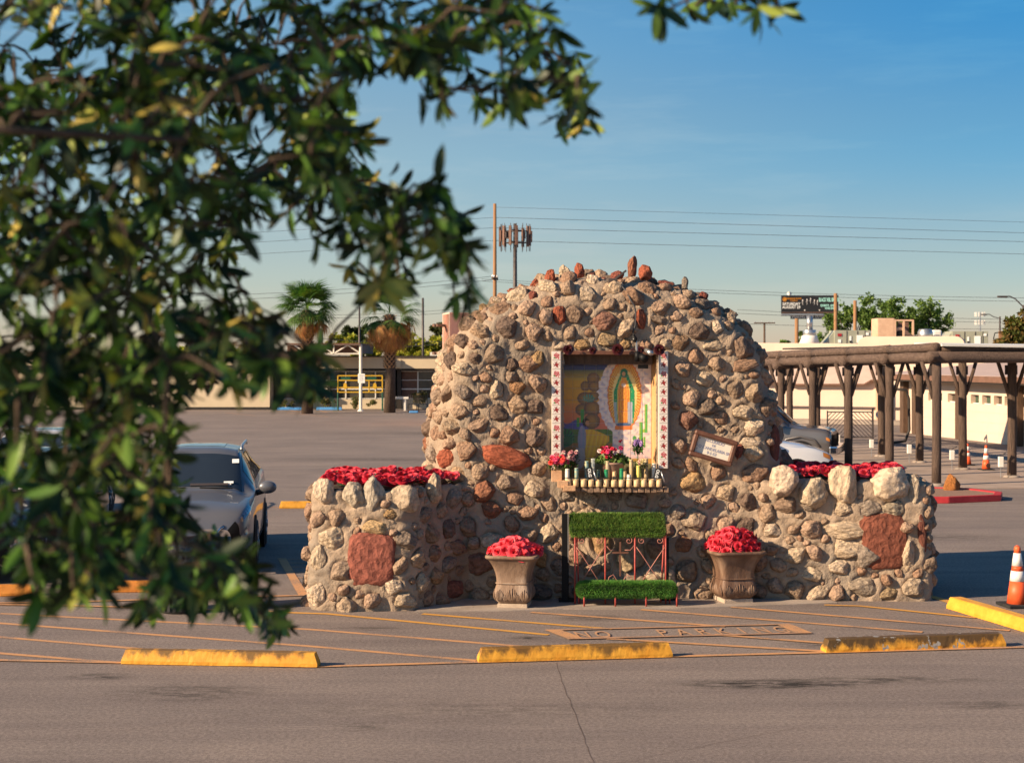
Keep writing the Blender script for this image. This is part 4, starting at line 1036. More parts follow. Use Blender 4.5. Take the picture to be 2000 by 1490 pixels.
# ------------------------------------------------------------------ lamp, cable, flood light
lp = thing('spotlight', 'small black adjustable spotlight hanging on a bracket over the tile picture', 'spotlight', P(1247, 690, 19.2))
O = P(1247, 690, 19.2)
def q(px, py, Y=19.2): return P(px, py, Y)-O
MB().tube([q(1237, 660), q(1243, 668), q(1243, 682), q(1246, 690)], .014, 8).obj('bracket', M['galv'], lp, True)
MB().tube([q(1236, 655), q(1241, 662), q(1239, 668)], .026, 8).obj('knuckle', M['black'], lp, True)
MB().tube([q(1245, 686), q(1245, 706)], .035, 12).obj('junction_box', M['black'], lp, True)
MB().tube([q(1250, 694, 19.22), q(1260, 701, 19.08)], [.038, .048], 14).obj('lamp_head', M['black'], lp, True)
MB().tube([q(1262, 684, 19.15), q(1272, 690, 19.0)], [.028, .034], 12).obj('lamp_head', M['galv'], lp, True)
MB().box(q(1256, 716, 19.5), (.13, .02, .05)).obj('visor', M['black'], lp)
cab = [(1213, 562), (1222, 572), (1232, 592), (1238, 600), (1241, 615), (1240, 640), (1235, 652), (1238, 662)]
cb = MB()
pts = []
for px, py in cab:
    h = hitpx(px, py); pts.append((h[0] if h else P(px, py, 19.5))+Vector((0, -.085, .02)))
c_ = MB().tube([p-pts[0] for p in resample(pts, 24)], .011, 6).obj('power_cable', M['wireblk'], None, True, loc=pts[0]); tag(c_, 'dark flex running down the stones from the arch top to the spotlight', 'cable')
fl = thing('floodlight_bracket', 'dark metal floodlight bracket tilted up on the crest of the arch', 'floodlight', P(1207, 541, 19.55))
O = P(1207, 541, 19.55)
MB().box((0, 0, 0), (.26, .10, .025), M=Matrix.Rotation(radians(-38), 3, 'Y')).obj('panel', M['steel'], fl, bevel=.005)
MB().tube([(-.07, 0, -.05), (-.02, -.02, -.07), (.05, -.02, -.12), (.1, .0, -.18)], .018, 8).obj('arm', M['steel'], fl, True)
MB().box((-.07, 0, -.05), (.12, .12, .06)).obj('mount', M['steel'], fl, bevel=.01)
# metal roses along the lintel
MROSE = []
for i in range(5):
    m_ = ROSES[i].copy(); m_.name = 'petal'; m_.materials.clear(); m_.materials.append(M['metalrose']); MROSE.append(m_)
for (px, sz, lab) in ((1110, .058, 'first dark metal rose at the left end of the lintel'), (1158, .042, 'small metal rose with green stem, second from the left on the lintel'), (1207, .066, 'largest dark metal rose at the middle of the lintel'), (1252, .038, 'small metal rose behind the spotlight on the lintel'), (1288, .062, 'dark metal rose over the right tile border on the lintel')):
    sz *= 1.15; p = P(px, 683 if px != 1158 else 685, 19.26); t = thing('metal_rose', lab, 'metal rose', p, 0, 'metal roses along the lintel')
    for k in range(2):
        o = link('petal', MROSE[(px+k) % 5], t); o.matrix_basis = Matrix.Translation((0, .01-.012*k, 0))@frame_of(Vector((.1, -1, .15)), px+k).to_4x4()@Matrix.Scale(sz*(1-.3*k), 4)
    MB().tube([(0, .02, 0), (-.05, .02, .02), (-.13, .02, -.005)], .005, 5).obj('stem', M['metalrose'], t)
# ------------------------------------------------------------------ candles and cups on the ledge
ZL = 1.425
cups = [1110, 1124.5, 1140, 1154.5, 1169, 1184, 1199, 1214, 1228.5, 1243, 1257.5, 1272.5, 1287]
def cup_label(i): return ['leftmost', 'second', 'third', 'fourth', 'fifth', 'sixth', 'seventh', 'eighth', 'ninth', 'tenth', 'eleventh', 'twelfth', 'thirteenth'][i]+' tan candle cup from the left along the front of the ledge'
cupme = None
for i, px in enumerate(cups):
    Y = 19.10; t = thing('candle_cup', cup_label(i), 'cup', (slx(px, Y), Y, ZL), 0, 'row of tan candle cups on the ledge')
    h = random.uniform(.085, .10)
    MB().lathe([(.033, 0), (.036, .004), (.037, h), (.031, h), (.030, .02)], n=18).obj('cup', M['cup'], t, True)
rod = MB().tube([(slx(1102, 19.1)-1.24, 0, 0), (slx(1294, 19.1)-1.24, 0, 0)], .005, 6).obj('retaining_rod', M['dark'], None, loc=(1.24, 19.055, ZL+.115)); tag(rod, 'thin dark rod along the row of candle cups', 'rod')
CN = [(1108, 19.12, .21, 'wax', 'tall white candle in the leftmost cup'), (1126, 19.14, .22, 'glasst', 'tall glass candle with teal and orange print near the left end'), (1169, 19.16, .20, 'glassd', 'dark glass candle beside the black tag on the left'),
      (1184, 19.14, .20, 'glassg', 'dark green glass candle below the flower pot'), (1214, 19.12, .215, 'glassg', 'bright green glass candle right of the flower pot'), (1228.5, 19.12, .14, 'wax', 'short white candle right of the bright green one'),
      (1187, 19.32, .25, 'label', 'tall labelled glass candle standing in front of the flower pot'), (1233, 19.32, .27, 'label', 'tall labelled glass candle behind the short white one'), (1146, 19.3, .25, 'glasst', 'blue printed candle at the back on the left'),
      (1158, 19.32, .28, 'glass', 'tall clear glass candle behind the left black tag'), (1262, 19.33, .28, 'label', 'tall printed candle at the back near the right end'), (1277, 19.3, .22, 'wax', 'white candle at the right end by the wooden jamb'),
      (1100, 19.3, .12, 'cup', 'small tan jar behind the leftmost cup'), (1200, 19.28, .12, 'cup', 'small tan jar between the cups at the middle'), (1220, 19.3, .12, 'cup', 'small tan jar behind the bright green candle'), (1247, 19.2, .2, 'cup2', 'yellow candle behind the tenth cup')]
M['glassd'] = pm('dark_glass', (.02, .035, .03), None, rough=.1, spec=.7, alpha=.9); M['cup2'] = pm('yellow_wax', (.55, .50, .12), None, rough=.5)
for (px, Y, h, mk, lab) in CN:
    z0 = ZL+(.012 if Y < 19.2 else .057); t = thing('candle', lab, 'candle', (slx(px, Y), Y, z0), 0, 'votive candles on the ledge')
    r = .026 if mk != 'wax' else .027
    MB().lathe([(r*.9, 0), (r, .01), (r, h*.86), (r*.86, h*.90), (r*.97, h*.94), (r*.97, h), (r*.85, h), (r*.8, h*.9)], n=16).obj('holder', M[mk], t, True)
    if mk != 'wax': MB().lathe([(r*.8, h*.55), (r*.8, h*.62)], n=12).obj('wax', M['wax'], t, True)
    MB().tube([(0, 0, h*.6), (0.002, 0, h*.98 if mk == 'wax' else h*.7)], .002, 5).obj('wick', M['dark'], t)
for (px, py, s_, lab) in ((1152, 923, 1, 'black tag lettered OLG leaning on the left candles'), (1284, 925, .95, 'black tag lettered OLG at the right end of the ledge')):
    Y = 19.06; t = thing('black_tag', lab, 'tag', P(px, py, Y), 0, 'black lettered tags')
    Rt = Matrix.Rotation(radians(-8 if px < 1200 else 14), 4, 'Y')
    o = MB().box((0, 0, 0), (.085*s_, .02, .13*s_)).obj('board', M['blackpl'], t, bevel=.006); o.matrix_basis = Rt
    text('lettering', 'OLG', .052, M['chalk'], t, Rt@Matrix.Translation((-.004, -.012, 0))@Matrix.Rotation(pi/2, 4, 'X')@Matrix.Rotation(-pi/2, 4, 'Z'), .0008, bold=.0018)
    MB().tube([(.045, -.005, .03), (.085, -.03, -.10)], .009, 8).obj('handle', M['galv'], t, True)
# flower pot with geraniums
Y = 19.42; p = P(1198, 925, Y); pt = thing('flower_pot', 'brown clay pot of red geraniums standing in the niche', 'flower pot', (p.x, 19.44, 1.48))
MB().lathe([(.095, 0), (.105, .01), (.14, .20), (.15, .205), (.152, .225), (.142, .23), (.13, .21), (.12, .2)], n=26).obj('pot', M['pot'], pt, True); MB().lathe([(0, .2), (.135, .2)], n=18).obj('soil', M['soil'], pt)
lf = MB()
for _ in range(330):
    a = random.random()*6.28; r = .20*sqrt(random.random()); p = Vector((r*cos(a)*1.15, r*sin(a)*.7, .22+random.random()*.19*(1-r/.26))); d = Vector((random.gauss(0, 1), random.gauss(-.5, 1), random.gauss(.4, .8))).normalized(); R = frame_of(d); s = .024*random.uniform(.6, 1.2)
    lf.add([p+R@Vector((s*cos(k*1.047), s*sin(k*1.047), 0)) for k in range(6)], [tuple(range(6))])
lf.obj('foliage', M['greenleaf'], pt)
for _ in range(26):
    a = random.random()*6.28; r = .16*sqrt(random.random()); o = link('blossom', random.choice(ROSES), pt); zc = .30+random.random()*.12
    o.matrix_basis = Matrix.Translation((r*cos(a)-.02, r*sin(a)*.6-.06, zc))@frame_of(Vector((random.gauss(0, .5), -.8, .6)), 0).to_4x4()@Matrix.Scale(.028*random.uniform(.7, 1.2), 4)
    o.color = (*random.choice([(.55, .02, .08), (.65, .03, .06), (.5, .01, .03), (.75, .6, .58), (.6, .04, .15)]), 1)
MB().tube([(.07, 0, .3), (.085, -.02, .48)], .003, 5).obj('stem', M['greenleaf'], pt)
for k in range(5): o = link('blossom', ROSES[k], pt); o.matrix_basis = Matrix.Translation((.085+random.uniform(-.02, .02), -.03, .485+random.uniform(-.01, .02)))@Matrix.Scale(.022, 4); o.color = (.42, .01, .03, 1)
# bouquets at the sides of the niche
def small_bunch(label, px, py, Y, w, h, n, pal, sz, lm='greenleaf'):
    p = P(px, py, Y); t = thing('flower_bunch', label, 'flowers', p, 0, 'flowers in the niche')
    for _ in range(n):
        o = link('blossom', random.choice(ROSES), t); o.matrix_basis = Matrix.Translation((random.uniform(-w, w), random.uniform(-.05, .03), random.uniform(-h*.3, h)))@frame_of(Vector((random.gauss(0, .4), -1, random.random())), 0).to_4x4()@Matrix.Scale(sz*random.uniform(.75, 1.2), 4); o.color = (*random.choice(pal), 1)
    mb = MB()
    for _ in range(n*9):
        q_ = Vector((random.uniform(-w*1.1, w*1.1), random.uniform(-.02, .06), random.uniform(-h*1.5, h*.7))); d = Vector((random.gauss(0, 1), random.gauss(-.3, .6), random.gauss(-.2, .7))).normalized(); s = d.cross(Vector((0, .3, 1))).normalized()*.012
        mb.add([q_, q_+d*.03+s, q_+d*.06, q_+d*.03-s], [(0, 1, 2, 3)])
    mb.obj('foliage', M[lm], t); MB().tube([(0, .02, 0), (.0, .03, -(p.z-1.43) if p.z > 1.7 else -h*1.8-.03)], .006, 5).obj('stem', M['greenleaf'], t)
small_bunch('bunch of coral red tulips and roses on the left flagstone pedestal', 1092, 902, 19.16, .12, .06, 20, [(.80, .07, .06), (.75, .05, .08), (.8, .10, .22)], .037)
small_bunch('faded white and pink flowers behind the coral ones at the left jamb', 1114, 893, 19.32, .09, .08, 20, [(.72, .55, .48), (.6, .3, .3), (.5, .2, .22)], .026, 'leafdark')
small_bunch('lilac hyacinth bloom standing to the right in the niche', 1246, 868, 19.4, .045, .06, 26, [(.42, .25, .55), (.55, .36, .66), (.33, .18, .45)], .020, 'leafdark')
small_bunch('pink and yellow flowers among the right hand candles', 1252, 905, 19.24, .05, .04, 10, [(.75, .42, .35), (.7, .6, .3), (.8, .3, .3)], .022)

# ------------------------------------------------------------------ wheel stops
def wheel_stop(a, b_, label, m, w=.16, h=.135, group='yellow concrete wheel stops'):
    a = Vector(a); b_ = Vector(b_); c = (a+b_)/2; d = b_-a; L_ = d.length; rz = atan2(d.y, d.x)
    mb = MB(); n = 60; V = []; Fc = []
    prof = [(-.5, 0), (-.5, .25), (-.37, .93), (-.31, 1), (.31, 1), (.37, .93), (.5, .25), (.5, 0)]
    for i in range(n+1):
        x = -L_/2+L_*i/n; e = min(i, n-i); sh = 1 if e > 1 else .97+.015*e
        for (py_, pz) in prof:
            j = .0015*noise.noise(Vector((x*9+c.x*3, py_*3, pz*5)))+.0015*noise.noise(Vector((x*30, py_*9, pz*9+c.y)))
            xx = x+(0.035 if i == 0 else -.035 if i == n else 0)*(pz > .5)
            V.append((xx, py_*w*sh+j*2, max(0, pz*h*sh+j*(pz > .1))))
    k = len(prof)
    for i in range(n):
        for q_ in range(k): Fc.append((i*k+q_, i*k+(q_+1) % k, (i+1)*k+(q_+1) % k, (i+1)*k+q_))
    Fc += [tuple(range(k)), tuple(n*k+q_ for q_ in range(k-1, -1, -1))]
    t = thing('wheel_stop', label, 'wheel stop', (c.x, c.y, .006), rz, group); mb.add(V, Fc).obj('bar', m, t)
    return t
def off(p, dy): return Vector((p.x, p.y+dy, 0))
def stopmat(name, dark, thr, chips):
    m = bpy.data.materials.new(name); m.use_nodes = True; t = m.node_tree; b = t.nodes['Principled BSDF']; K = t.links.new
    co = _n(t, 'ShaderNodeTexCoord'); sx = _n(t, 'ShaderNodeSeparateXYZ'); K(co.outputs['Object'], sx.inputs[0])
    def noi(s, dt=6, st=(1, 1, 1)):
        mp_ = _n(t, 'ShaderNodeMapping'); mp_.inputs['Scale'].default_value = st; K(co.outputs['Object'], mp_.inputs['Vector'])
        n = _n(t, 'ShaderNodeTexNoise'); n.inputs['Scale'].default_value = s; n.inputs['Detail'].default_value = dt; n.inputs['Roughness'].default_value = .65; K(mp_.outputs[0], n.inputs['Vector']); return n.outputs['Fac']
    def ramp(f, a, c, p0, p1):
        r = _n(t, 'ShaderNodeValToRGB'); r.color_ramp.elements[0].position = p0; r.color_ramp.elements[1].position = p1
        r.color_ramp.elements[0].color = (*a, 1); r.color_ramp.elements[1].color = (*c, 1); K(f, r.inputs['Fac']); return r.outputs['Color']
    base = ramp(noi(7), (.62, .27, .02), (.76, .38, .04), .35, .65)
    # tyre rub and grime: patches, more of it on the upper edge
    zz = _n(t, 'ShaderNodeMath', operation='MULTIPLY'); zz.inputs[1].default_value = 2.2; K(sx.outputs['Z'], zz.inputs[0])
    ad = _n(t, 'ShaderNodeMath', operation='ADD'); K(noi(5, 8, (1, .4, .6)), ad.inputs[0]); K(zz.outputs[0], ad.inputs[1])
    f = ramp(ad.outputs[0], (0, 0, 0), (dark,)*3, thr, thr+.14)
    x = _n(t, 'ShaderNodeMix', data_type='RGBA'); K(f, x.inputs[0]); K(base, x.inputs[6]); x.inputs[7].default_value = (.05, .032, .015, 1)
    f2 = ramp(noi(6.5, 3), (0, 0, 0), (1, 1, 1), chips, chips+.01)
    y = _n(t, 'ShaderNodeMix', data_type='RGBA'); K(f2, y.inputs[0]); K(x.outputs[2], y.inputs[6]); y.inputs[7].default_value = (.30, .29, .28, 1)
    K(y.outputs[2], b.inputs['Base Color']); b.inputs['Roughness'].default_value = .6
    bp = _n(t, 'ShaderNodeBump'); bp.inputs['Strength'].default_value = .5; bp.inputs['Distance'].default_value = .006; K(noi(40), bp.inputs['Height']); K(bp.outputs[0], b.inputs['Normal'])
    return m
wheel_stop(off(G(238, 1297), .07), off(G(621, 1304), .07), 'yellow wheel stop with dark tyre rubs under the hanging oak branch', stopmat('stop_rubbed', .8, .69, .9))
wheel_stop(off(G(933, 1295), .07), off(G(1312, 1284), .07), 'yellow wheel stop lying in front of the painted no parking box', stopmat('stop_grimy', .8, .66, .9))
wheel_stop(off(G(1611, 1276), .07), off(G(1962, 1263), .07), 'badly worn yellow wheel stop with black grime and chipped grey patches', stopmat('stop_chipped', .92, .56, .61))
wheel_stop(G(1866, 1189)+Vector((0, .05, 0)), G(2020, 1238)+Vector((.05, .02, 0)), 'clean bright yellow wheel stop set askew beside the near traffic cone', stopmat('stop_clean', .2, 1.2, .95), w=.22, h=.14)
wheel_stop(off(G(545, 993), .07), off(G(716, 992), .07), 'distant yellow wheel stop showing left of the stone planter', stopmat('stop_far', .5, .8, .95))
wheel_stop(off(G(-110, 1166), .07), off(G(62, 1164), .07), 'orange wheel stop in front of the dark car at the left edge', M['orange_paint'])
wheel_stop(off(G(204, 1157), .07), off(G(457, 1156), .07), 'orange wheel stop under the nose of the dark crossover', M['orange_paint'])
# ------------------------------------------------------------------ cones
def cone(loc, h, label, name='traffic_cone'):
    t = thing(name, label, 'traffic cone', loc, 0, 'orange traffic cones'); s = h/.71
    def rad(z): return (.128-.098*(z/.71))*s
    def seg(z0, z1, nm, m, e=0): MB().lathe([(rad(z0)+e, z0*s), (rad(z1)+e, z1*s)], n=28).obj(nm, M[m], t, True)
    seg(.035, .30, 'lower_body', 'orangecone'); seg(.30, .42, 'reflective_collar', 'conewhite', .003); seg(.42, .48, 'middle_band', 'orangecone'); seg(.48, .63, 'reflective_collar', 'conewhite', .003)
    MB().lathe([(rad(.63), .63*s), (rad(.66), .66*s), (rad(.66)+.004, .67*s), (rad(.7)+.002, .705*s), (rad(.7)-.006, .71*s)], n=24).obj('tip', M['orangecone'], t, True)
    MB().lathe([(.02*s, .715*s), (.018*s, .72*s)], n=12).obj('cap', M['orangecone'], t)
    MB().box((0, 0, .018*s), (.37*s, .37*s, .035*s), rz=.15).obj('base', M['rubber'], t, bevel=.008)
    return t
cone((slx(1987, 18.72), 18.72, .004), .73, 'orange traffic cone with two white collars by the askew yellow wheel stop')
c2 = cone((slx(1926, 41.4), 41.4, .018), .66, 'small distant orange traffic cone standing alone beyond the pergola')
text('mark', 'O', .13, M['dark'], c2, Matrix.Translation((.02, -.118, .12))@Matrix.Rotation(pi/2, 4, 'X'), .002, bold=.012)
cone((slx(1890, 43.2), 43.2, .018), .6, 'orange traffic cone mostly hidden behind a pergola post')
# ------------------------------------------------------------------ rubbish bin
tb_ = thing('trash_can', 'black ribbed outdoor trash can with bag over its rim behind the oak leaves', 'trash can', (slx(357, 18.4), 18.4, .004))
MB().lathe([(.27, 0), (.28, .02), (.29, .68), (.30, .72), (.31, .80), (.30, .80)], n=40).obj('drum', M['blackpl'], tb_, True)
for k in range(26):
    a = k/26*2*pi; MB().box((.288*cos(a), .288*sin(a), .36), (.022, .034, .66), rz=a).obj('rib', M['blackpl'], tb_, bevel=.006)
MB().lathe([(.318, .90), (.325, .91), (.318, .925), (.30, .92)], n=40).obj('rim', M['steel'], tb_, True)
bag = []
mbb = MB(); V = []
for j in range(9):
    for k in range(72):
        a = k/72*2*pi; z = .74+.18*j/8; r = .305+.008*sin(k*2.7+j)+.012*noise.noise(Vector((cos(a)*6, sin(a)*6, z*14))); V.append((r*cos(a), r*sin(a), z))
mbb.add(V, [(j*72+k, j*72+(k+1) % 72, (j+1)*72+(k+1) % 72, (j+1)*72+k) for j in range(8) for k in range(72)]); M['bag'] = pm('bin_liner', (.02, .02, .022), None, rough=.22, spec=.7); mbb.obj('liner', M['bag'], tb_, True)
# ------------------------------------------------------------------ the orange rock
bm_ = boulder(500, 'b'); bm_.name = 'rock'; bm_.materials.clear(); bm_.materials.append(M['rock'])
rk = link('orange_rock', bm_, None, loc=(slx(1858, 34), 34.0, .22), scale=(.20, .18, .24)); tag(rk, 'rough orange boulder on the gravel island inside the red kerb', 'rock')
# ------------------------------------------------------------------ vehicles
CR_ = lambda p0, p1, p2, p3, t: .5*((2*p1)+(-p0+p2)*t+(2*p0-5*p1+4*p2-p3)*t*t+(-p0+3*p1-3*p2+p3)*t**3)
def loft_car(root, stations, parts, paint, nsub=5, msub=4):
    """stations: (y, [(x, z) half section bottom to top]); parts: name, (u0,u1,v0,v1), material, both sides, lift"""
    ns, npz = len(stations), len(stations[0][1])
    A = np.array([[(s[0], p[0], p[1]) for p in s[1]] for s in stations])
    def cell(i, k): return np.array(A[max(0, min(ns-1, i)), max(0, min(npz-1, k))])
    def ev(u, v):
        i = min(int(u), ns-2); k = min(int(v), npz-2); a, b_ = u-i, v-k
        rws = [CR_(*(cell(i+q_, k+j) for q_ in (-1, 0, 1, 2)), a) for j in (-1, 0, 1, 2)]
        r = CR_(*rws, b_); return Vector((r[1], r[0], r[2]))
    def patch(u0, u1, v0, v1, sgn):
        nu = max(2, int((u1-u0)*nsub+.5)); nv = max(2, int((v1-v0)*msub+.5))
        V = [ev(u0+(u1-u0)*i/nu, v0+(v1-v0)*j/nv) for i in range(nu+1) for j in range(nv+1)]
        V = [Vector((p.x*sgn, p.y, p.z)) for p in V]; Fc = [(i*(nv+1)+j, (i+1)*(nv+1)+j, (i+1)*(nv+1)+j+1, i*(nv+1)+j+1) for i in range(nu) for j in range(nv)]
        return V, Fc
    b = MB()
    for s in (1, -1):
        V, Fc = patch(0, ns-1, 0, npz-1, s); b.add(V, Fc)
    o = b.obj('body', paint, root, True)
    bm = bmesh.new(); bm.from_mesh(o.data); bmesh.ops.remove_doubles(bm, verts=bm.verts, dist=.002); bmesh.ops.recalc_face_normals(bm, faces=bm.faces); bm.to_mesh(o.data); bm.free()
    for (nm, (u0, u1, v0, v1), m, both, lift) in parts:
        sides = (1, -1)
        if both: # one piece across the middle
            mb = MB()
            for s in sides: mb.add(*patch(u0, u1, v0, v1, s))
            lst = [mb]
        else: lst = [MB().add(*patch(u0, u1, v0, v1, s)) for s in sides]
        for mb in lst:
            o = mb.obj(nm, m, root, True); me = o.data
            bm = bmesh.new(); bm.from_mesh(me); bmesh.ops.remove_doubles(bm, verts=bm.verts, dist=.002); bmesh.ops.recalc_face_normals(bm, faces=bm.faces)
            c = Vector((0, sum(v.co.y for v in bm.verts)/len(bm.verts)*.6+stations[-1][0]*.2, .7))
            for v in bm.verts:
                n = v.normal
                if n.dot(v.co-c) < 0: n = -n
                v.co += n*lift
            bm.to_mesh(me); bm.free(); me.polygons.foreach_set('use_smooth', [True]*len(me.polygons))
    return ev
M['gun'] = pm('gunmetal_paint', (.15, .15, .165), None, rough=.38, metal=.35, coat=.7); M['silver'] = pm('champagne_paint', (.13, .12, .12), None, rough=.35, metal=.45, coat=.8)
M['carwhite'] = pm('white_car_paint', (.62, .62, .64), None, rough=.3, coat=1); M['cardark'] = pm('dark_car_paint', (.03, .03, .034), None, rough=.3, coat=1)
M['carglass'] = pm('car_glass', (.022, .03, .042), None, rough=.03, spec=.8); M['chrome'] = pm('chrome', (.6, .6, .62), None, rough=.12, metal=1); M['lamp'] = pm('lamp_lens', (.32, .33, .36), (.06, .06, .07), 22, .08, metal=.5, coat=1)
M['amber'] = pm('amber_lens', (.55, .20, .04), None, rough=.2); M['rim'] = pm('alloy_rim', (.25, .25, .26), None, rough=.3, metal=.8)
def wheels(root, xs, ys, r, w=.24):
    for y in ys:
        for s in (-1, 1):
            a = MB().tube([(s*(xs-.30), y, r*1.0), (s*(xs+.008), y, r*1.0)], r*1.17, 32).obj('wheel_arch', M['black'], root)
            t = MB(); prof = [(r*.62, -w/2), (r*.93, -w/2), (r, -w/2+.03), (r, w/2-.03), (r*.93, w/2), (r*.62, w/2)]
            t.lathe(prof, n=32); o = t.obj('wheel', M['rubber'], root, True); o.matrix_basis = Matrix.Translation((s*(xs-.09), y, r))@Matrix.Rotation(pi/2, 4, 'Y')
            rm = MB(); rm.lathe([(r*.62, -.03), (r*.62, .02), (r*.55, .03), (r*.5, .0)], n=28)
            for k in range(7): rm.box((r*.32*cos(k*.9), r*.32*sin(k*.9), .02), (r*.6, .05, .03), rz=k*.9)
            rm.lathe([(.06, 0), (.06, .05)], n=10); q_ = rm.obj('rim', M['rim'], o, True); q_.matrix_basis = Matrix.Translation((0, 0, s*w*.38))@Matrix.Rotation(0 if s > 0 else pi, 4, 'X')
def sec(w, belt, top, wt, zb=.24, sh=None, crown=.03):
    """half section: sill to roof centre"""
    sh = sh or belt+.05
    return [(w*.80, zb), (w*.965, zb+.03), (w, zb+.28), (w*.995, belt-.22), (w*.965, belt-.02), (w*.93, sh), (wt, top-.07), (wt*.80, top), (wt*.4, top+crown), (0, top+crown)]
def hood(w, hz, zb=.24, cen=None):
    cen = cen or hz+.07
    return [(w*.80, zb), (w*.965, zb+.03), (w, zb+.26), (w*.995, hz-.22), (w*.97, hz-.06), (w*.93, hz), (w*.86, hz+.03), (w*.66, hz+.045), (w*.33, cen), (0, cen)]
def crossover(label, loc, rz, paint, L_=4.65, W=.93, H=1.67, group='parked vehicles'):
    t = thing('parked_car', label, 'car', loc, rz, group)
    st = [(0.0, hood(W*.70, .62, .36, .66)), (.05, hood(W*.84, .76, .30, .80)), (.16, hood(W*.93, .86, .26, .90)), (.45, hood(W*.985, .93, .24, .985)), (.95, hood(W, .985, .24, 1.06)), (1.30, sec(W, 1.03, 1.10, W*.80, .24, 1.04)),
          (1.62, sec(W, 1.05, 1.34, W*.755, .24)), (2.05, sec(W, 1.06, 1.62, W*.70, .24)), (2.6, sec(W, 1.07, H-.04, W*.685, .24)), (3.3, sec(W, 1.09, H-.03, W*.675, .24)), (3.9, sec(W, 1.12, H-.09, W*.665, .24)), (4.25, sec(W*.99, 1.14, H-.24, W*.66, .26)), (4.5, sec(W*.96, 1.06, 1.20, W*.72, .3)), (4.62, sec(W*.88, .9, .98, W*.7, .4))]
    parts = [('windshield', (5.06, 6.7, 6.25, 9.0), M['carglass'], True, .006), ('roof_panel', (8.0, 9.6, 7.6, 9.0), M['carglass'] if False else M['cardark'], True, .004), ('side_window', (6.25, 8.9, 5.15, 5.95), M['carglass'], False, .006), ('side_window', (9.0, 10.6, 5.15, 5.92), M['carglass'], False, .006),
             ('headlight', (1.25, 3.0, 4.15, 5.35), M['lamp'], False, .010), ('fog_light', (.75, 1.9, 2.5, 3.3), M['lamp'], False, .012), ('sill', (1.0, 12.2, .2, 1.35), M['blackpl'], False, .006), ('grille', (-.0, .85, 2.2, 5.6), M['black'], False, .012), ('lower_grille', (.0, .8, .6, 1.8), M['black'], False, .01)]
    ev_ = loft_car(t, st, parts, paint)
    for s in (1, -1):
        MB().tube([(s*.54, .02, .70), (s*.49, -.01, .66), (s*.33, -.03, .46), (s*.26, -.035, .43)], .022, 8).obj('grille_trim', M['chrome'], t, True)
        MB().tube([(s*W*.70, 2.15, H-.03), (s*W*.695, 2.4, H+.015), (s*W*.68, 3.6, H+.02), (s*W*.665, 4.0, H-.04)], .022, 8).obj('roof_rail', M['galv'], t, True)
        mm = bmesh.new(); bmesh.ops.create_icosphere(mm, subdivisions=3, radius=1); me = bpy.data.meshes.new('mirror'); mm.to_mesh(me); mm.free(); me.materials.append(M['gun'] if paint == M['gun'] else paint)
        me.polygons.foreach_set('use_smooth', [True]*len(me.polygons)); me.transform(Matrix.Diagonal((.135, .07, .095, 1)))
        o = link('mirror', me, t); o.location = (s*(W+.135), 1.62, 1.10); MB().tube([(s*(W*.9), 1.68, 1.0), (s*(W+.10), 1.64, 1.05)], [.05, .035], 8).obj('mirror_arm', M['blackpl'], t, True)
        MB().tube([(s*W*.62, 1.22+.02, 1.12), (s*.1, 1.28, 1.13)], .01, 5).obj('wiper', M['black'], t)
    for yk, z in ((2.75, .93), (3.75, .95)):
        for s in (1, -1): MB().tube([(s*(W+.0), yk, z), (s*(W+.03), yk+.03, z), (s*(W+.03), yk+.17, z), (s*(W+.0), yk+.2, z)], .012, 6).obj('door_handle', paint, t, True)
    wheels(t, W, (.88, 3.62), .355)
    for (u_, v_, w, h, mm_, nm) in ((6.45, 6.75, .10, .09, 'chalk', 'sticker'), (5.35, 7.3, .14, .045, 'chalk', 'sticker'), (5.22, 7.35, .10, .02, 'chalk', 'sticker'), (5.16, 8.2, .55, .05, 'steel', 'dashboard_edge')):
        c_ = ev_(u_, v_); du = (ev_(u_+.1, v_)-c_).normalized(); dv = Vector((1, 0, 0)); nn_ = dv.cross(du).normalized()
        if nn_.y > 0: nn_ = -nn_
        o = MB().box((0, 0, 0), (w, h, .004)).obj(nm, M[mm_], t); o.matrix_basis = Matrix.Translation(c_+nn_*.016)@Matrix((dv, du, dv.cross(du))).transposed().to_4x4()
    return t
suv = crossover('dark grey crossover with roof rails, parked nose out left of the stone shrine', (slx(364, 21.3), 21.15, .004), radians(6.5), M['gun'])
crossover('dark car nosed up to the orange wheel stop at the left edge', (-7.35, 20.1, .004), 0, M['cardark'])
crossover('white car parked in the row behind, glimpsed through the oak leaves', (-8.9, 26.8, .004), 0, M['carwhite'])
# pickup, seen from its side
pk = thing('pickup_truck', 'champagne grey pickup truck seen side on behind the right planter', 'pickup truck', (slx(1637, 40.2), 40.6, .016), radians(72))
W = .98
def pks(w, belt, top, wt, zb=.5): return sec(w, belt, top, wt, zb, belt+.04)
st = [(0.0, hood(W*.90, .98, .62, 1.0)), (.06, hood(W*.97, 1.06, .56, 1.09)), (.3, hood(W, 1.12, .5, 1.16)), (.9, hood(W, 1.16, .5, 1.21)), (1.45, sec(W, 1.19, 1.26, W*.84, .5, 1.2)), (1.75, pks(W, 1.2, 1.52, W*.80)), (2.1, pks(W, 1.2, 1.80, W*.76)), (2.8, pks(W, 1.2, 1.87, W*.75)), (3.5, pks(W, 1.2, 1.85, W*.75)), (3.75, pks(W, 1.2, 1.55, W*.78)), (3.85, sec(W, 1.14, 1.2, W*.86, .5, 1.15)), (5.6, sec(W, 1.14, 1.18, W*.86, .5, 1.15))]
st = [(y*.74 if y < 1.5 else y-.38, h_) for y, h_ in st]
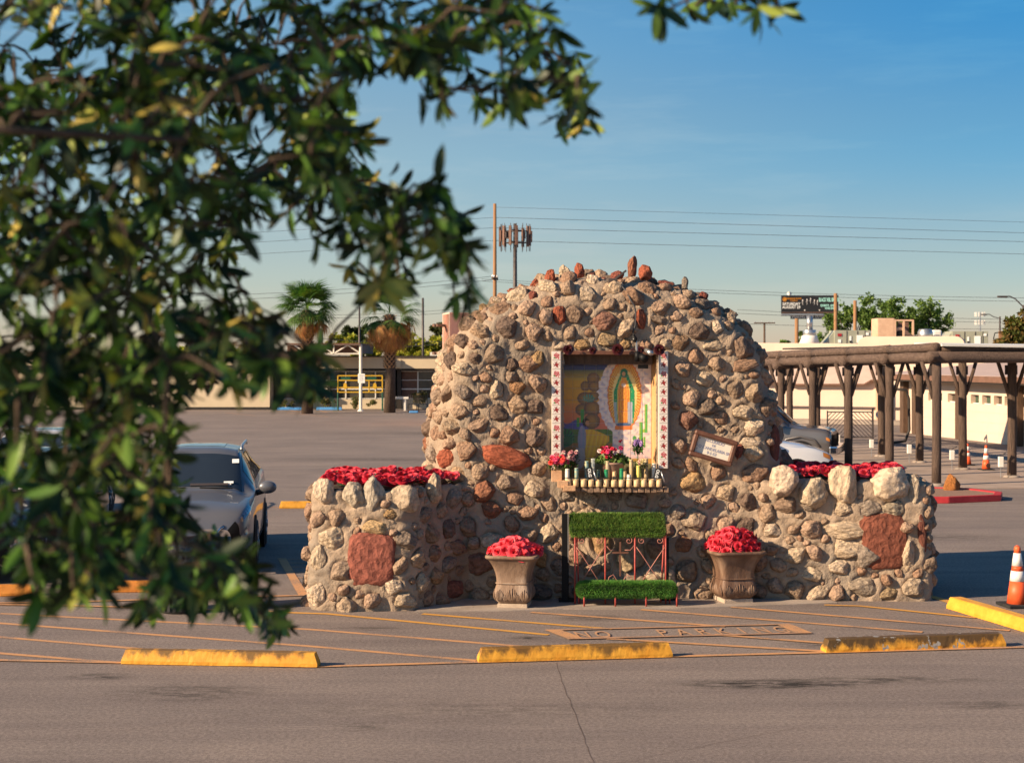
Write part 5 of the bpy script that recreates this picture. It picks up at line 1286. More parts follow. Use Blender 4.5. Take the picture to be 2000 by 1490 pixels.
loft_car(pk, st, [('windshield', (4.1, 5.95, 6.2, 9.0), M['carglass'], True, .006), ('side_window', (4.9, 6.6, 5.12, 5.95), M['carglass'], False, .006), ('side_window', (6.75, 8.2, 5.12, 5.95), M['carglass'], False, .006), ('headlight', (.35, 1.3, 3.6, 4.6), M['lamp'], False, .01), ('indicator', (.9, 1.6, 3.1, 3.55), M['amber'], False, .012), ('grille', (0, .6, 2.6, 5.5), M['black'], False, .01)], M['silver'])
MB().box((0, -.06, .62), (1.9, .22, .22)).obj('bumper', M['chrome'], pk, bevel=.04)
wheels(pk, W, (.78, 4.2), .40)
for s in (1, -1): MB().box((s*(W+.14), 1.34, 1.28), (.16, .10, .24)).obj('mirror', M['blackpl'], pk, bevel=.03); MB().tube([(s*W, .27, .72), (s*(W+.02), .42, .90), (s*(W+.03), .78, .98), (s*(W+.02), 1.14, .90), (s*W, 1.29, .72)], .03, 8).obj('fender_flare', M['silver'], pk, True)
wc = thing('parked_car', 'white car with a low bonnet just behind the right planter, nose to the right', 'car', (slx(1632, 33.2), 34.0, .004), radians(90), 'parked vehicles')
W = .90
st = [(0.0, hood(W*.74, .60, .34, .64)), (.06, hood(W*.88, .72, .3, .76)), (.22, hood(W*.95, .80, .26, .86)), (.6, hood(W, .88, .24, .95)), (1.25, sec(W, .95, 1.02, W*.80, .22, .96)), (1.75, sec(W, .96, 1.25, W*.72, .22)), (2.2, sec(W, .97, 1.38, W*.66, .22)), (3.0, sec(W, .98, 1.41, W*.66, .22)), (3.6, sec(W, .99, 1.3, W*.66, .22)), (4.1, sec(W, .97, 1.03, W*.74, .24)), (4.6, sec(W*.9, .8, .86, W*.7, .34))]
loft_car(wc, st, [('windshield', (4.1, 5.9, 6.2, 9.0), M['carglass'], True, .006), ('side_window', (4.9, 7.8, 5.12, 5.95), M['carglass'], False, .006), ('headlight', (.9, 2.2, 3.9, 5.1), M['lamp'], False, .01), ('indicator', (1.5, 2.2, 3.9, 4.9), M['amber'], False, .015), ('grille', (0, .8, 1.5, 4.6), M['black'], False, .01)], M['carwhite'])
wheels(wc, W, (.85, 3.5), .33); wc.scale = (1, 1, 1.2)
for s in (1, -1): MB().box((s*(W+.12), 1.55, 1.02), (.18, .09, .12)).obj('mirror', M['carwhite'], wc, bevel=.03)

# ------------------------------------------------------------------ pergola of logs
pg = thing('log_pergola', 'long walkway pergola of weathered brown logs on braced posts with white outlet boxes', 'pergola', (0, 0, 0))
dA = Vector((-.44, 2.75, -.035)); A0 = Vector((10.06, 36.4, 0)); B0 = Vector((12.66, 38.9, 0))
ZB = 2.93
def log(name, a, b_, r, m, par=pg, wob=.012, n=12, seg=.5):
    a = Vector(a); b_ = Vector(b_); k = max(2, int((b_-a).length/seg)); pts = []; rs_ = []; sd_ = random.random()*50
    for i in range(k+1):
        t = i/k; p = a.lerp(b_, t); o = Vector((noise.noise(Vector((t*k*.5, sd_, 0))), noise.noise(Vector((t*k*.5, 0, sd_))), noise.noise(Vector((sd_, t*k*.5, 0)))))*wob; pts.append(p+o); rs_.append(r*(1+.06*noise.noise(Vector((t*k*.7, sd_, 7)))))
    return MB().tube(pts, rs_, n).obj(name, m, par, True)
def post(p, r, top, braces, box=True):
    log('post', (p.x, p.y, 0), (p.x, p.y, top), r, M['log'])
    MB().lathe([(r*2.0, .0), (r*1.7, .045), (r*.9, .06)], c=(p.x, p.y, .012), n=10).obj('footing', M['concrete'], pg, True)
    d = dA.normalized()
    for bd in braces:
        e = p+bd*.36; log('brace', (p.x+bd.x*.08, p.y+bd.y*.08, top-.86), (e.x, e.y, top+.03), .05, M['log'], seg=.3)
        MB().box((p.x+bd.x*.12, p.y+bd.y*.12+.06, top-.2), (.07, .05, .24)).obj('bracket', M['steel'], pg)
nA = 7
for i in range(nA):
    p = A0+dA*i; zt_ = ZB-.035*i
    wv = [Vector((.16, -1, 0)).normalized(), -Vector((.16, -1, 0)).normalized()]
    post(p, .112, zt_, ([Vector((-1, 0, 0)), Vector((1, 0, 0))] if i else [Vector((-.9, .3, 0))]))
    if i < nA-1:
        q_ = A0+dA*(i+1); u_ = (q_-p).normalized()
        log('lower_beam', p+u_*.14+Vector((0, 0, ZB+.13)), q_-u_*.14+Vector((0, 0, ZB+.13)), .125, M['logx'])
        log('upper_beam', p-u_*.02+Vector((0, 0, ZB+.36)), q_-u_*.02+Vector((0, 0, ZB+.35)), .105, M['logx'])
nB = 8
for i in range(nB):
    p = B0+dA*i; post(p, .115, ZB-.035*i, [Vector((-1, 0, 0)), Vector((1, 0, 0))])
    if i < nB-1:
        q_ = B0+dA*(i+1); log('lower_beam', p+Vector((0, 0, ZB+.12)), q_+Vector((0, 0, ZB+.12)), .12, M['logx'])
    if i < 6:
        b_ = MB().box((p.x-.36, p.y-.25, .42), (.12, .10, .26)); o = b_.obj('outlet_box', M['white'], pg, bevel=.012)
        MB().box((p.x-.30, p.y-.20, .60), (.22, .06, .012), M=Matrix.Rotation(radians(-30), 3, 'Y')).obj('outlet_hood', M['steel'], pg); MB().tube([(p.x-.36, p.y-.25, .3), (p.x-.36, p.y-.25, 0)], .011, 6).obj('conduit', M['galv'], pg)
# cross logs whose round ends show between the beams
for i in range(nA):
    p = A0+dA*i; log('cross_beam', p+Vector((-.22, -.2, ZB+.14-.035*i)), Vector((12.66-.44*i+.3, 38.9+2.75*i*.98, ZB+.14-.035*i)), .12, M['logx'])
# right wing, its front beam runs out of the picture
log('lower_beam', A0+Vector((-.18, -.05, ZB+.12)), A0+Vector((6.2, .9, ZB+.13)), .135, M['logx'])
log('upper_beam', A0+Vector((.12, .05, ZB+.33)), A0+Vector((6.2, 1.0, ZB+.30)), .07, M['logx'])
post(A0+Vector((2.95, .45, 0)), .112, ZB, [Vector((1, 0, 0)), Vector((-1, 0, 0))]); log('lower_beam', B0+Vector((-.1, 0, ZB+.12)), B0+Vector((3.5, .5, ZB+.12)), .12, M['logx'])
MB().add([A0+Vector((.1, -.12, 3.36)), A0+Vector((6.3, .8, 3.26)), A0+Vector((6.0, 3.6, 3.36)), A0+Vector((.1, 2.4, 3.42)), A0+Vector((.1, -.12, 3.31)), A0+Vector((6.3, .8, 3.21)), A0+Vector((6.0, 3.6, 3.31)), A0+Vector((.1, 2.4, 3.37))], [(0, 1, 2, 3), (7, 6, 5, 4), (0, 4, 5, 1), (1, 5, 6, 2), (2, 6, 7, 3), (3, 7, 4, 0)]).obj('metal_roof_sheet', M['white'], pg)
MB().box((11.5, 47, 3.34), (3.6, 9, .05), rz=.16).obj('dark_roof_sheet', M['dark'], pg)
# thin poles laid over the walkway; they throw the striped shadow
for i in range(20):
    t = i/19*5.9; a = A0+dA*t; b_ = B0+dA*t*.97; MB().tube([a+Vector((-.1, 0, ZB+.40-.035*t)), b_+Vector((.2, 0, ZB+.36-.035*t))], .045, 6).obj('roof_pole', M['logx'], pg, True)
# ------------------------------------------------------------------ the cream building to the right
YR = 72.0; mr = YR/F
def X_(px, Y=YR): return (px-1000)*Y/F
def Z_(py, Y=YR): return CH+(700-py)*Y/F
bR = thing('stucco_building', 'cream stucco building with rounded stepped parapet and rooftop units behind the pergola', 'building', (X_(1600), YR, 0))
BO = Vector((X_(1600), YR, 0))
def rp(v): return Vector(v)-BO
xa, xb = X_(1380), X_(1960)
WR = Matrix.Rotation(radians(-24), 4, 'Z'); wdx, wdy = cos(radians(-24)), sin(radians(-24))
def bxp(px):      # place along the turned facade seen at px, and its depth
    a = (px-1000)/F; t = (a*BO.y-BO.x)/(wdx-a*wdy); return t, BO.y+t*wdy
def bz(px, py): return CH+(700-py)/F*bxp(px)[1]
bR.rotation_euler = (0, 0, radians(-24))
xa, xb = bxp(1380)[0], bxp(1960)[0]
prof = [(xa, 0), (xb, 0), (xb, bz(1960, 675)), (bxp(1880)[0], bz(1880, 674))]
x0_, x1_ = bxp(1692)[0], bxp(1866)[0]; zlo, zhi = bz(1780, 672), bz(1780, 657)
for k in range(9):
    a = k/8*pi/2; prof.append((x1_-.05+.45*cos(a), zlo+(zhi-zlo)*sin(a)))
for k in range(9):
    a = k/8*pi/2; prof.append((x0_+.05-.45*sin(a), zhi-(zhi-zlo)*(1-cos(a))))
for k in range(12):
    t = k/11; px_ = 1690-t*310; prof.append((x0_-.5-(x0_-.5-xa)*t, bz(px_, 671-2*t)+.02*noise.noise(Vector((t*20, 0, 0)))))
mb = MB(); mb.prism(prof, 0, .5); mb.obj('wall', M['stucco'], bR, bevel=.09, seg=3)
MB().box(((xa+xb)/2, 6, bz(1600, 690)), (xb-xa, 11, .2)).obj('roof', M['pinkroof'], bR)
band = [(1490, 748), (1538, 748), (1548, 751), (1690, 751), (1704, 743), (1722, 743), (1722, 712), (1490, 712)]
band = [(bxp(a)[0], bz(a, b_)) for a, b_ in band]
MB().prism(band, -.30, -.01).obj('fascia', M['pinkroof'], bR)  # shaded soffit band: its shade is put into the pinkish colour
strp = MB()
for (a, b_) in zip(band[:5], band[1:6]): strp.tube([Vector((a[0], -.32, a[1])), Vector((b_[0], -.32, b_[1]))], .045, 5)
strp.obj('drip_line', M['brown'], bR)
hp_ = bz(1722, 745)
MB().box((bxp(1727)[0], -.15, hp_/2), (.5, .3, hp_)).obj('pilaster', M['wood_dark'], bR); MB().box((bxp(1718)[0], -.12, hp_/2), (.28, .22, hp_)).obj('pilaster_face', M['cooler'], bR)
MB().box((1.0, -.12, .75), (6, .05, .06)).obj('guard_rail', M['steel'], bR); MB().box((1.0, -.7, .1), (7, 1.2, .18)).obj('kerb_strip', M['concrete'], bR)
# rooftop units
def hvac(px0, px1, py0, py1, Y, label):
    x0, x1, z0, z1 = X_(px0, Y), X_(px1, Y), Z_(py1, Y)-.6, Z_(py0, Y); t = thing('rooftop_air_conditioner', label, 'air conditioner', ((x0+x1)/2, Y, z0), 0, 'sage green rooftop air conditioners'); w = x1-x0; h = z1-z0
    MB().box((0, .7, h/2), (w, 1.4, h)).obj('casing', M['hvac'], t, bevel=.02)
    for u in (-.16, .14, .35): MB().box((w*u, -.008, h/2), (.03, .02, h*.96)).obj('panel_seam', M['galv'] if False else M['steel'], t)
    MB().box((-w*.36, -.02, h*.82), (w*.11, .02, h*.1)).obj('warning_sticker', M['redsticker'], t); MB().box((-w*.36, -.02, h*.58), (w*.08, .02, h*.13)).obj('rating_plate', M['chalk'], t)
    MB().box((-w*.06, -.02, h*.68), (w*.05, .02, h*.2)).obj('service_label', M['chalk'], t); MB().box((-w*.06, -.03, h*.56), (w*.05, .02, h*.08)).obj('handle', M['black'], t)
    MB().box((w*.20, -.02, h*.66), (w*.17, .02, h*.3)).obj('service_label', M['chalk'], t); MB().box((w*.41, -.02, h*.86), (w*.08, .02, h*.1)).obj('rating_plate', M['chalk'], t)
    MB().add([(-w/2-.55, .1, .55), (-w/2, .1, h*.95), (-w/2, 1.2, h*.95), (-w/2-.55, 1.2, .55), (-w/2, .1, .5), (-w/2, 1.2, .5)], [(0, 1, 2, 3), (0, 4, 1), (3, 2, 5), (0, 3, 5, 4)]).obj('intake_hood', M['hvac'], t)
hvac(1630, 1700, 645, 672, 76, 'sage green rooftop air conditioner left of the tan cooler box')
hvac(1860, 1930, 647, 672, 76, 'sage green rooftop air conditioner right of the mushroom vent')
Yc = 77.0; t = thing('evaporative_cooler', 'tan rooftop cooler box with its open side showing the round blower', 'cooler', (X_(1750, Yc), Yc, Z_(662, Yc)-.3))
def cx_(px): return X_(px, Yc)-X_(1750, Yc)
zt_ = 1.32; 
MB().box((cx_(1730), .6, zt_/2+.02), (cx_(1747)-cx_(1713), 1.3, zt_)).obj('cabinet', M['cooler'], t, bevel=.05)
for px in (1748, 1765, 1783): MB().box((cx_(px), 0, zt_/2-.03), (.09, .09, zt_-.06)).obj('corner_post', M['cooler'], t)
MB().box((cx_(1765), .0, zt_-.09), (.95, .08, .08)).obj('top_rail', M['cooler'], t); MB().box((cx_(1772), .8, zt_/2-.06), (.55, .06, zt_-.2)).obj('back_panel', M['brown'], t)
o = MB().lathe([(.14, .0), (.24, .0), (.37, .0), (.40, .05), (.40, .4), (.1, .4)], n=28).obj('blower', M['cooler'], t, True); o.matrix_basis = Matrix.Translation((cx_(1759), .1, .5))@Matrix.Rotation(-pi/2, 4, 'X')@Matrix.Rotation(0, 4, 'Z')
o = MB().lathe([(0, 0), (.24, 0), (.24, .05)], n=24).obj('blower_mouth', M['black'], t); o.matrix_basis = Matrix.Translation((cx_(1759), .09, .5))@Matrix.Rotation(pi/2, 4, 'X')
MB().box((cx_(1773), .3, .62), (.7, .2, .16), M=Matrix.Rotation(radians(45), 3, 'Y')).obj('strut', M['cooler'], t); MB().box((cx_(1774), -.05, .48), (.4, .06, .06)).obj('shaft', M['steel'], t)
t = thing('roof_ventilator', 'shiny round mushroom vent on the roof right of the tan cooler', 'roof vent', (X_(1807, 77), 77, Z_(662, 77)-.15))
MB().lathe([(.22, 0), (.22, .22), (.36, .25), (.38, .30), (.38, .50), (.34, .54), (.33, .60), (.30, .64), (0, .66)], n=24).obj('cowl', M['galv'], t, True)
t = thing('roof_hatch', 'rounded white hatch box beside the mushroom vent', 'roof hatch', (X_(1828, 78), 78, Z_(662, 78)-.2)); MB().box((0, 0, .3), (.5, .6, .72)).obj('hood', M['white'], t, bevel=.15, seg=4)
t = thing('flue_stack', 'wide grey flue pipe with collar rising from a white cone on the roof', 'flue', (X_(1581, 76), 76, Z_(668, 76)-.3))
MB().lathe([(.56, .1), (.40, .5), (.38, .62)], n=24).obj('flashing', M['white'], t, True); MB().lathe([(.30, .6), (.32, .62), (.32, .88), (.30, .9)], n=24).obj('collar', M['galv'], t, True)
MB().lathe([(.14, .9), (.14, 1.6)], n=20).obj('pipe', M['galv'], t, True)
# ---- low wing with the row of small windows
YW = 55.5
wing = thing('garage_wing', 'low cream wing with brown posts and a row of small high windows at the right', 'building', (X_(1890, YW), YW, 0))
W0 = Vector((X_(1776, 62), 62.5, 0)); W1 = Vector((X_(2080, 50), 50.0, 0)); wd = (W1-W0); wl = wd.length; wa = atan2(wd.y, wd.x)
fr_ = Matrix.Translation(W0-Vector(wing.location))@Matrix.Rotation(wa, 4, 'Z')
def wbox(nm, x, y, z, w, d_, h, m, bev=0):
    o = MB().box((0, 0, 0), (w, d_, h)).obj(nm, m, wing, bevel=bev); o.matrix_basis = fr_@Matrix.Translation((x, y, z)); return o
H_w = 2.12
wbox('wall', wl/2, .15, .68, wl, .3, 1.36+.0, M['stucco']); wbox('wall', wl/2, .15, 1.90, wl, .3, .42, M['stucco'])
def wx(px):  # place along the wing seen at px
    a, b_ = (px-1000)/F, 0
    # point W0 + t*wd with X/Y = a
    t_ = (a*W0.y-W0.x)/(wd.x-a*wd.y); return t_*wl
pxs = [(1784, 1797), (1813, 1824), (1826, 1840), (1851, 1868), (1896, 1912), (1918, 1935), (1941, 1957), (1962, 1976), (1990, 2006), (2015, 2030)]
prev = 0
for i, (a, b_) in enumerate(pxs):
    xa_, xb_ = wx(a), wx(b_)
    if xa_-prev > .02: wbox('wall', (prev+xa_)/2, .15, 1.525, xa_-prev, .3, .33, M['stucco'])
    w = wbox('window', (xa_+xb_)/2, .2, 1.525, xb_-xa_, .02, .33, M['wing'] if i % 3 else M['win']); 
    wbox('window_frame', (xa_+xb_)/2, .12, 1.375, xb_-xa_, .03, .03, M['white']); wbox('window_frame', (xa_+xb_)/2+.0, .12, 1.675, xb_-xa_, .03, .03, M['white'])
    if i in (2, 6): wbox('curtain', (xa_+xb_)/2+.12, .185, 1.525, (xb_-xa_)*.4, .012, .3, M['stuccol'])
    prev = xb_
wbox('wall', (prev+wl)/2, .15, 1.525, wl-prev, .3, .33, M['stucco'])
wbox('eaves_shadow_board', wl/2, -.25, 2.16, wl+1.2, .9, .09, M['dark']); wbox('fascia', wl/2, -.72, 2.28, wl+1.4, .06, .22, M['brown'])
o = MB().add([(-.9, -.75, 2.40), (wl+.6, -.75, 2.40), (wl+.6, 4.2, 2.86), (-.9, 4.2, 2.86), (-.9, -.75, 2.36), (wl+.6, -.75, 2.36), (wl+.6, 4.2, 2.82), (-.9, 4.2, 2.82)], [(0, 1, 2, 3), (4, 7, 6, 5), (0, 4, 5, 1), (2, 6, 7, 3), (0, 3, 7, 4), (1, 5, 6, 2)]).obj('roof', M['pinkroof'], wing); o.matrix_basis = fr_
for px in (1777, 1795, 1881, 1995): wbox('pilaster', wx(px) if px > 1780 else .1, -.12, 1.06, .34, .24, 2.1, M['wood_dark'])
wbox('siding', wx(1860), 4.6, 2.95, 5.5, .2, .75, M['hvac']); wbox('siding_post', wx(1990), -.3, 1.0, .2, .1, 2.0, M['white'])
for k in range(3): wbox('wall_joint', wl/2, -.004, .35+k*.36, wl, .006, .006, M['pinkroof'])
# chevron gate
gt = thing('metal_gate', 'dark metal gate with slanting chevron bars between the pergola posts', 'gate', (X_(1660, 56.5), 56.5, 0)); gw = 88*56.5/F/2
for z in (.12, 1.05): MB().box((0, 0, z), (gw*2, .04, .04)).obj('rail', M['steel'], gt)
for x in (-gw, gw): MB().box((x, 0, .55), (.045, .045, 1.1 if x < 0 else 1.2)).obj('upright', M['steel'], gt)
for k in range(22):
    x = -gw+k*(2*gw/11)-gw*.0; s_ = 1 if x < 0 else -1
    for s_, xr in ((1, (-gw, 0)), (-1, (0, gw))):
        x0 = xr[0]-.9+k*.15; x1 = x0+.93; z0, z1 = (.12, 1.05)
        if s_ < 0: z0, z1 = z1, z0
        # clip to the panel
        pts = []
        for (xx, zz) in ((x0, z0), (x1, z1)):
            pts.append([xx, zz])
        lo = max(xr[0], x0); hi = min(xr[1], x1)
        if hi-lo < .05: continue
        f = lambda X: z0+(z1-z0)*(X-x0)/(x1-x0)
        MB().tube([(lo, .01, f(lo)), (hi, .01, f(hi))], .014, 5).obj('bar', M['steel'], gt)
MB().tube([(gw+.02, 0, .0), (gw+.02, 0, 1.2)], .03, 8).obj('hinge_post', M['steel'], gt)
o = MB().lathe([(.11, -.02), (.14, -.02), (.14, .02), (.11, .02)], n=16).obj('wheel', M['galv'], gt); o.matrix_basis = Matrix.Translation((gw+.28, .1, .95))@Matrix.Rotation(pi/2, 4, 'X')
hs = [P(1775, 775, 54), P(1776, 850, 54)]
hz_ = MB().tube([(X_(1748, 54), 54, 2.05-.1), (X_(1770, 54), 54, 1.9), (X_(1775, 54), 54, 1.6), (X_(1776, 54), 54, .5), (X_(1768, 54), 54, .12), (X_(1740, 54), 53.8, .06)], .05, 8).obj('drain_hose', M['dark'], None, True); tag(hz_, 'thick black hose curving down beside the gate wheel to the ground', 'hose')

# ------------------------------------------------------------------ long low building to the left
YL = 92.0
bL = thing('office_building', 'long low beige building with deep fascia and white framed windows at the far side', 'building', (X_(600, YL), YL, 0))
LO = Vector(bL.location)
def lb(nm, px0, px1, z0, z1, y0, y1, m, bev=0):
    x0, x1 = X_(px0, YL), X_(px1, YL); return MB().box(Vector(((x0+x1)/2, YL+(y0+y1)/2, (z0+z1)/2))-LO, (x1-x0, y1-y0, z1-z0)).obj(nm, m, bL, bevel=bev)
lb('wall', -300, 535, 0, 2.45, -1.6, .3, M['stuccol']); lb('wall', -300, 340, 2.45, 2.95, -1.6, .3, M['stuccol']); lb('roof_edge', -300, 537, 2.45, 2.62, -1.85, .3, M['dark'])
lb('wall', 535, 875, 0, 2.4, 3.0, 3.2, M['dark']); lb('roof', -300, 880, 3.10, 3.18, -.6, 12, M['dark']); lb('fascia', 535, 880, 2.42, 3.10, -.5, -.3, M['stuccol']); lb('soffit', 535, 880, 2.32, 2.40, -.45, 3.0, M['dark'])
lb('roof_parapet', 340, 535, 2.62, 3.0, -.4, .3, M['stuccol']); lb('base_trim', -300, 535, 0, .16, -1.66, -1.55, M['dark'])
lb('wall', 535, 880, 0, .62, .1, .3, M['stuccol'])
for (a, b_) in ((535, 552), (640, 646), (762, 770), (776, 784)): lb('column', a, b_, 0, 2.4, -.2, .25, M['dark'] if a != 770 else M['stuccol'])
for (a, b_, n, br) in ((552, 640, 3, 0), (646, 762, 4, 0), (784, 880, 3, 1)):
    for k in range(n):
        pa_, pb_ = a+(b_-a)*k/n, a+(b_-a)*(k+1)/n
        w = lb('window', pa_+1, pb_-1, .62, 2.25, .14, .18, M['brown'] if (br and k % 2 == 0) else M['win'])  # brown panes: a reflection painted as pane colour
        for z in (.62, 1.17, 1.72, 2.25): lb('window_bar', pa_, pb_, z-.02, z+.02 if z != 1.17 else z+.05, .08, .12, M['white'])
        lb('mullion', pb_-1.0, pb_+1.2, .62, 2.25, .05, .10, M['white'])
lb('lamp', 772, 784, 2.5, 2.95, -.62, -.5, M['stuccol']); lb('roof_unit', 838, 856, 3.1, 3.4, 1, 2, M['white'])
# canopy truss on two posts
cn = thing('canopy', 'cream steel truss canopy with dark underside standing before the low building', 'canopy', (X_(640, 88), 88, 0)); m8 = 88/F
def cc(px, py, y=0): return Vector(((px-1000)*m8-(640-1000)*m8, y, CH+(700-py)*m8))
for (a, b_) in (((560, 673), (706, 673)), ((560, 691), (706, 691)), ((600, 691), (627, 674)), ((627, 674), (652, 691)), ((652, 691), (679, 674)), ((679, 674), (704, 690)), ((652, 674), (652, 691)), ((575, 674), (600, 691))): MB().tube([cc(*a), cc(*b_)], .045, 6).obj('truss_bar', M['white'], cn)
for (a, b_) in (((560, 700), (690, 700)), ((640, 694), (625, 706)), ((640, 694), (655, 706)), ((610, 706), (690, 706))): MB().tube([cc(*a, 6), cc(*b_, 6)], .035, 6).obj('rear_truss_bar', M['white'], cn)
MB().box(cc(632, 671.5, 4), (146*m8, 8.4, .07)).obj('roof_sheet', M['brown'], cn); MB().box(cc(703, 682, 4), (.06, 8, .5)).obj('side_panel', M['brown'], cn)
MB().box(cc(632, 682, .3), (144*m8, .04, .48)).obj('backing_panel', M['brown'], cn)
MB().tube([cc(704.5, 673), Vector((cc(704.5, 0).x, 0, 0))], .09, 10).obj('post', M['white'], cn); MB().box(Vector((cc(692, 0).x, 5, 1.45)), (.22, .3, 2.9)).obj('post', M['stuccol'], cn)
MB().lathe([(.2, 0), (.12, .1)], c=(cc(704.5, 0).x, 0, 0), n=10).obj('footing', M['white'], cn)
t = thing('notice_sign', 'small white printed notice mounted on the canopy post', 'sign', Vector((X_(706, 87.8), 87.8, Z_(739, 87.8)))); MB().box((0, 0, 0), (.40, .03, .54)).obj('board', M['chalk'], t, bevel=.01)
for k in range(6): MB().box((0, -.018, .17-k*.065), (.26-.04*(k % 3), .004, .016 if k else .03)).obj('text_line', M['ink'], t)
t = thing('gold_frame_sign', 'open gold frame sign with two gold leaf shapes on green posts', 'sign', (X_(704, 89), 89, 0)); m9 = 89/F
def gc(px, py): return Vector(((px-704)*m9, 0, CH+(700-py)*m9))
for (a, b_) in (((660, 734), (747, 734)), ((660, 743), (747, 743)), ((660, 766), (747, 766)), ((660, 734), (660, 766)), ((747, 734), (747, 766)), ((721, 743), (721, 766)), ((662, 757), (745, 757))): MB().tube([gc(*a), gc(*b_)], .035, 6).obj('frame_bar', M['goldpaint'], t)
for px in (674, 732): o = MB().lathe([(0, -.02), (.13, -.02), (.13, .02), (0, .02)], n=14).obj('leaf_emblem', M['goldpaint'], t); o.matrix_basis = Matrix.Translation(gc(px, 754))@Matrix.Rotation(pi/2, 4, 'X')@Matrix.Diagonal((.8, 1.5, 1, 1))
for px in (675, 726): MB().box(gc(px, 739), (.55, .02, .16)).obj('green_lettering', M['greenpost'], t)
for px in (660, 747): MB().tube([gc(px, 766), Vector((gc(px, 0).x, 0, 0))], .05, 8).obj('post', M['greenpost'], t)
for i, (a, b_, lab) in enumerate(((455, 503, 'blue wheel stop farthest left before the low building'), (541, 590, 'blue wheel stop in the middle before the low building'), (618, 668, 'blue wheel stop nearest the canopy post'))):
    Y = 90.5 if i == 0 else 90.; t = wheel_stop((X_(a, Y), Y, 0), (X_(b_, Y), Y, 0), lab, M['bluepaint'], w=.2, h=.16, group='blue wheel stops at the far building')
t = thing('bench', 'plain white bench table against the far building beside the palm trunk', 'bench', (X_(777, 89), 89, 0)); MB().box((0, 0, .74), (1.25, .5, .12)).obj('top', M['white'], t); 
for x in (-.45, .42): MB().box((x, 0, .35), (.12, .42, .7)).obj('leg', M['white'], t)
for k, px in enumerate((806, 826)):
    t = thing('wire_chair', 'black wire patio chair nearer the white bench' if k == 0 else 'black wire patio chair next to the stone shrine edge', 'chair', (X_(px, 87), 87, 0), 0, 'wire chairs at the far building')
    MB().box((0, 0, .45), (.5, .5, .03)).obj('seat', M['steel'], t)
    for x in (-.24, .24):
        for y in (-.24, .24): MB().tube([(x, y, 0), (x, y, .45 if y < 0 else .95)], .02, 5).obj('leg', M['steel'], t)
    for j in range(5): MB().tube([(-.24+j*.12, .24, .45), (-.24+j*.12, .24, .95)], .012, 4).obj('back_bar', M['steel'], t)
t = MB().box((0, 0, .06), (.5, .3, .12)).obj('blue_bag', M['bluepaint'], None, bevel=.05, loc=(X_(808, 85), 85, 0)); tag(t, 'small blue bag on the ground by the wire chairs', 'bag')
# pink tower
YP = 68.0
pt_ = thing('pink_adobe_tower', 'pink and cream adobe block with rusty projecting beam ends behind the shrine', 'building', (X_(882, YP), YP, 0), radians(0)); mP = YP/F
c0, c1, c2_, = X_(861, YP)-X_(882, YP), X_(878, YP)-X_(882, YP), X_(960, YP)-X_(882, YP); hP = Z_(610, YP)
MB().add([(c0, 1.6, 0), (c1, 0, 0), (c1, 0, hP), (c0, 1.6, hP), (c1+1, 9, 0), (c1+1, 9, hP)], [(0, 1, 2, 3)]).obj('side_wall', M['stucco'], pt_)
MB().slab([(c1, 0), (c2_, .6), (c2_, 8), (c0, 1.6)], 0, hP-.005).obj('wall', M['pink'], pt_, bevel=.06, seg=3)
for z in (Z_(635, YP), Z_(690, YP)):
    for k in range(2): MB().tube([(c0+.25+k*.14, 1.3, z), (c0-.35+k*.14, .3, z)], .07, 7).obj('beam_end', M['brown'], pt_)
    MB().box((c0+.15, .75, z), (.75, .07, .09)).obj('rail', M['brown'], pt_)

# ------------------------------------------------------------------ poles, wires, antennas, billboard
def pole(label, px, ytop, Y, r0, r1, m, cat='utility pole', name='utility_pole', arms=()):
    t = thing(name, label, cat, (X_(px, Y), Y, 0), 0); h = Z_(ytop, Y); MB().tube([(0, 0, 0), (-.0, 0, h*.5), (0, 0, h)], [r0, (r0+r1)/2, r1], 10).obj('shaft', m, t, True)
    for (py, w, sk) in arms:
        z = Z_(py, Y); MB().box((0, -.1, z), (w, .12, .14), rz=sk).obj('crossarm', M['wood_dark'], t)
        for k in (-.45, -.15, .2, .45): MB().lathe([(.04, 0), (.06, .08), (.03, .18)], c=(w*k*cos(sk), w*k*sin(sk)-.1, z+.07), n=8).obj('insulator', M['galv'], t)
    return t
pole('tall wooden utility pole rising behind the left shoulder of the shrine', 966.5, 398, 100, .15, .10, M['polewood'], arms=((545, .9, 1.2), (588, 1.0, 1.2)))
pole('thin wooden pole with crossarm far right of the shrine', 1493, 630, 190, .16, .12, M['wood_dark'], arms=((631, 2.6, 0),))
pole('wooden pole standing under the billboard', 1556, 622, 120, .16, .15, M['polewood'])
pole('reddish wooden pole in front of the billboard right end', 1632, 573, 105, .13, .12, M['polewood'])
pole('cut off reddish pole among the trees right of the billboard', 1670, 587, 108, .13, .12, M['polewood'])
pole('slim dark lamp pole above the low building left of the pink tower', 826, 582, 100, .09, .07, M['steel'], 'lamp pole', 'lamp_pole')
pole('slim dark pole between the two palms', 702, 600, 104, .08, .06, M['steel'], 'lamp pole', 'lamp_pole')
pole('short dark pole above the canopy near the left palm', 628, 648, 104, .10, .08, M['steel'], 'pole', 'pole')
pole('thin pole glimpsed through the oak leaves at the far left', 394, 600, 104, .11, .09, M['steel'], 'pole', 'pole')
ct = thing('cell_tower', 'dark monopole with a drum of brown antenna panels above the shrine', 'cell tower', (X_(1006, 150), 150, 0)); m15 = 150/F
MB().tube([(0, 0, 0), (0, 0, Z_(437, 150))], [.26, .17], 12).obj('mast', M['steel'], ct, True)
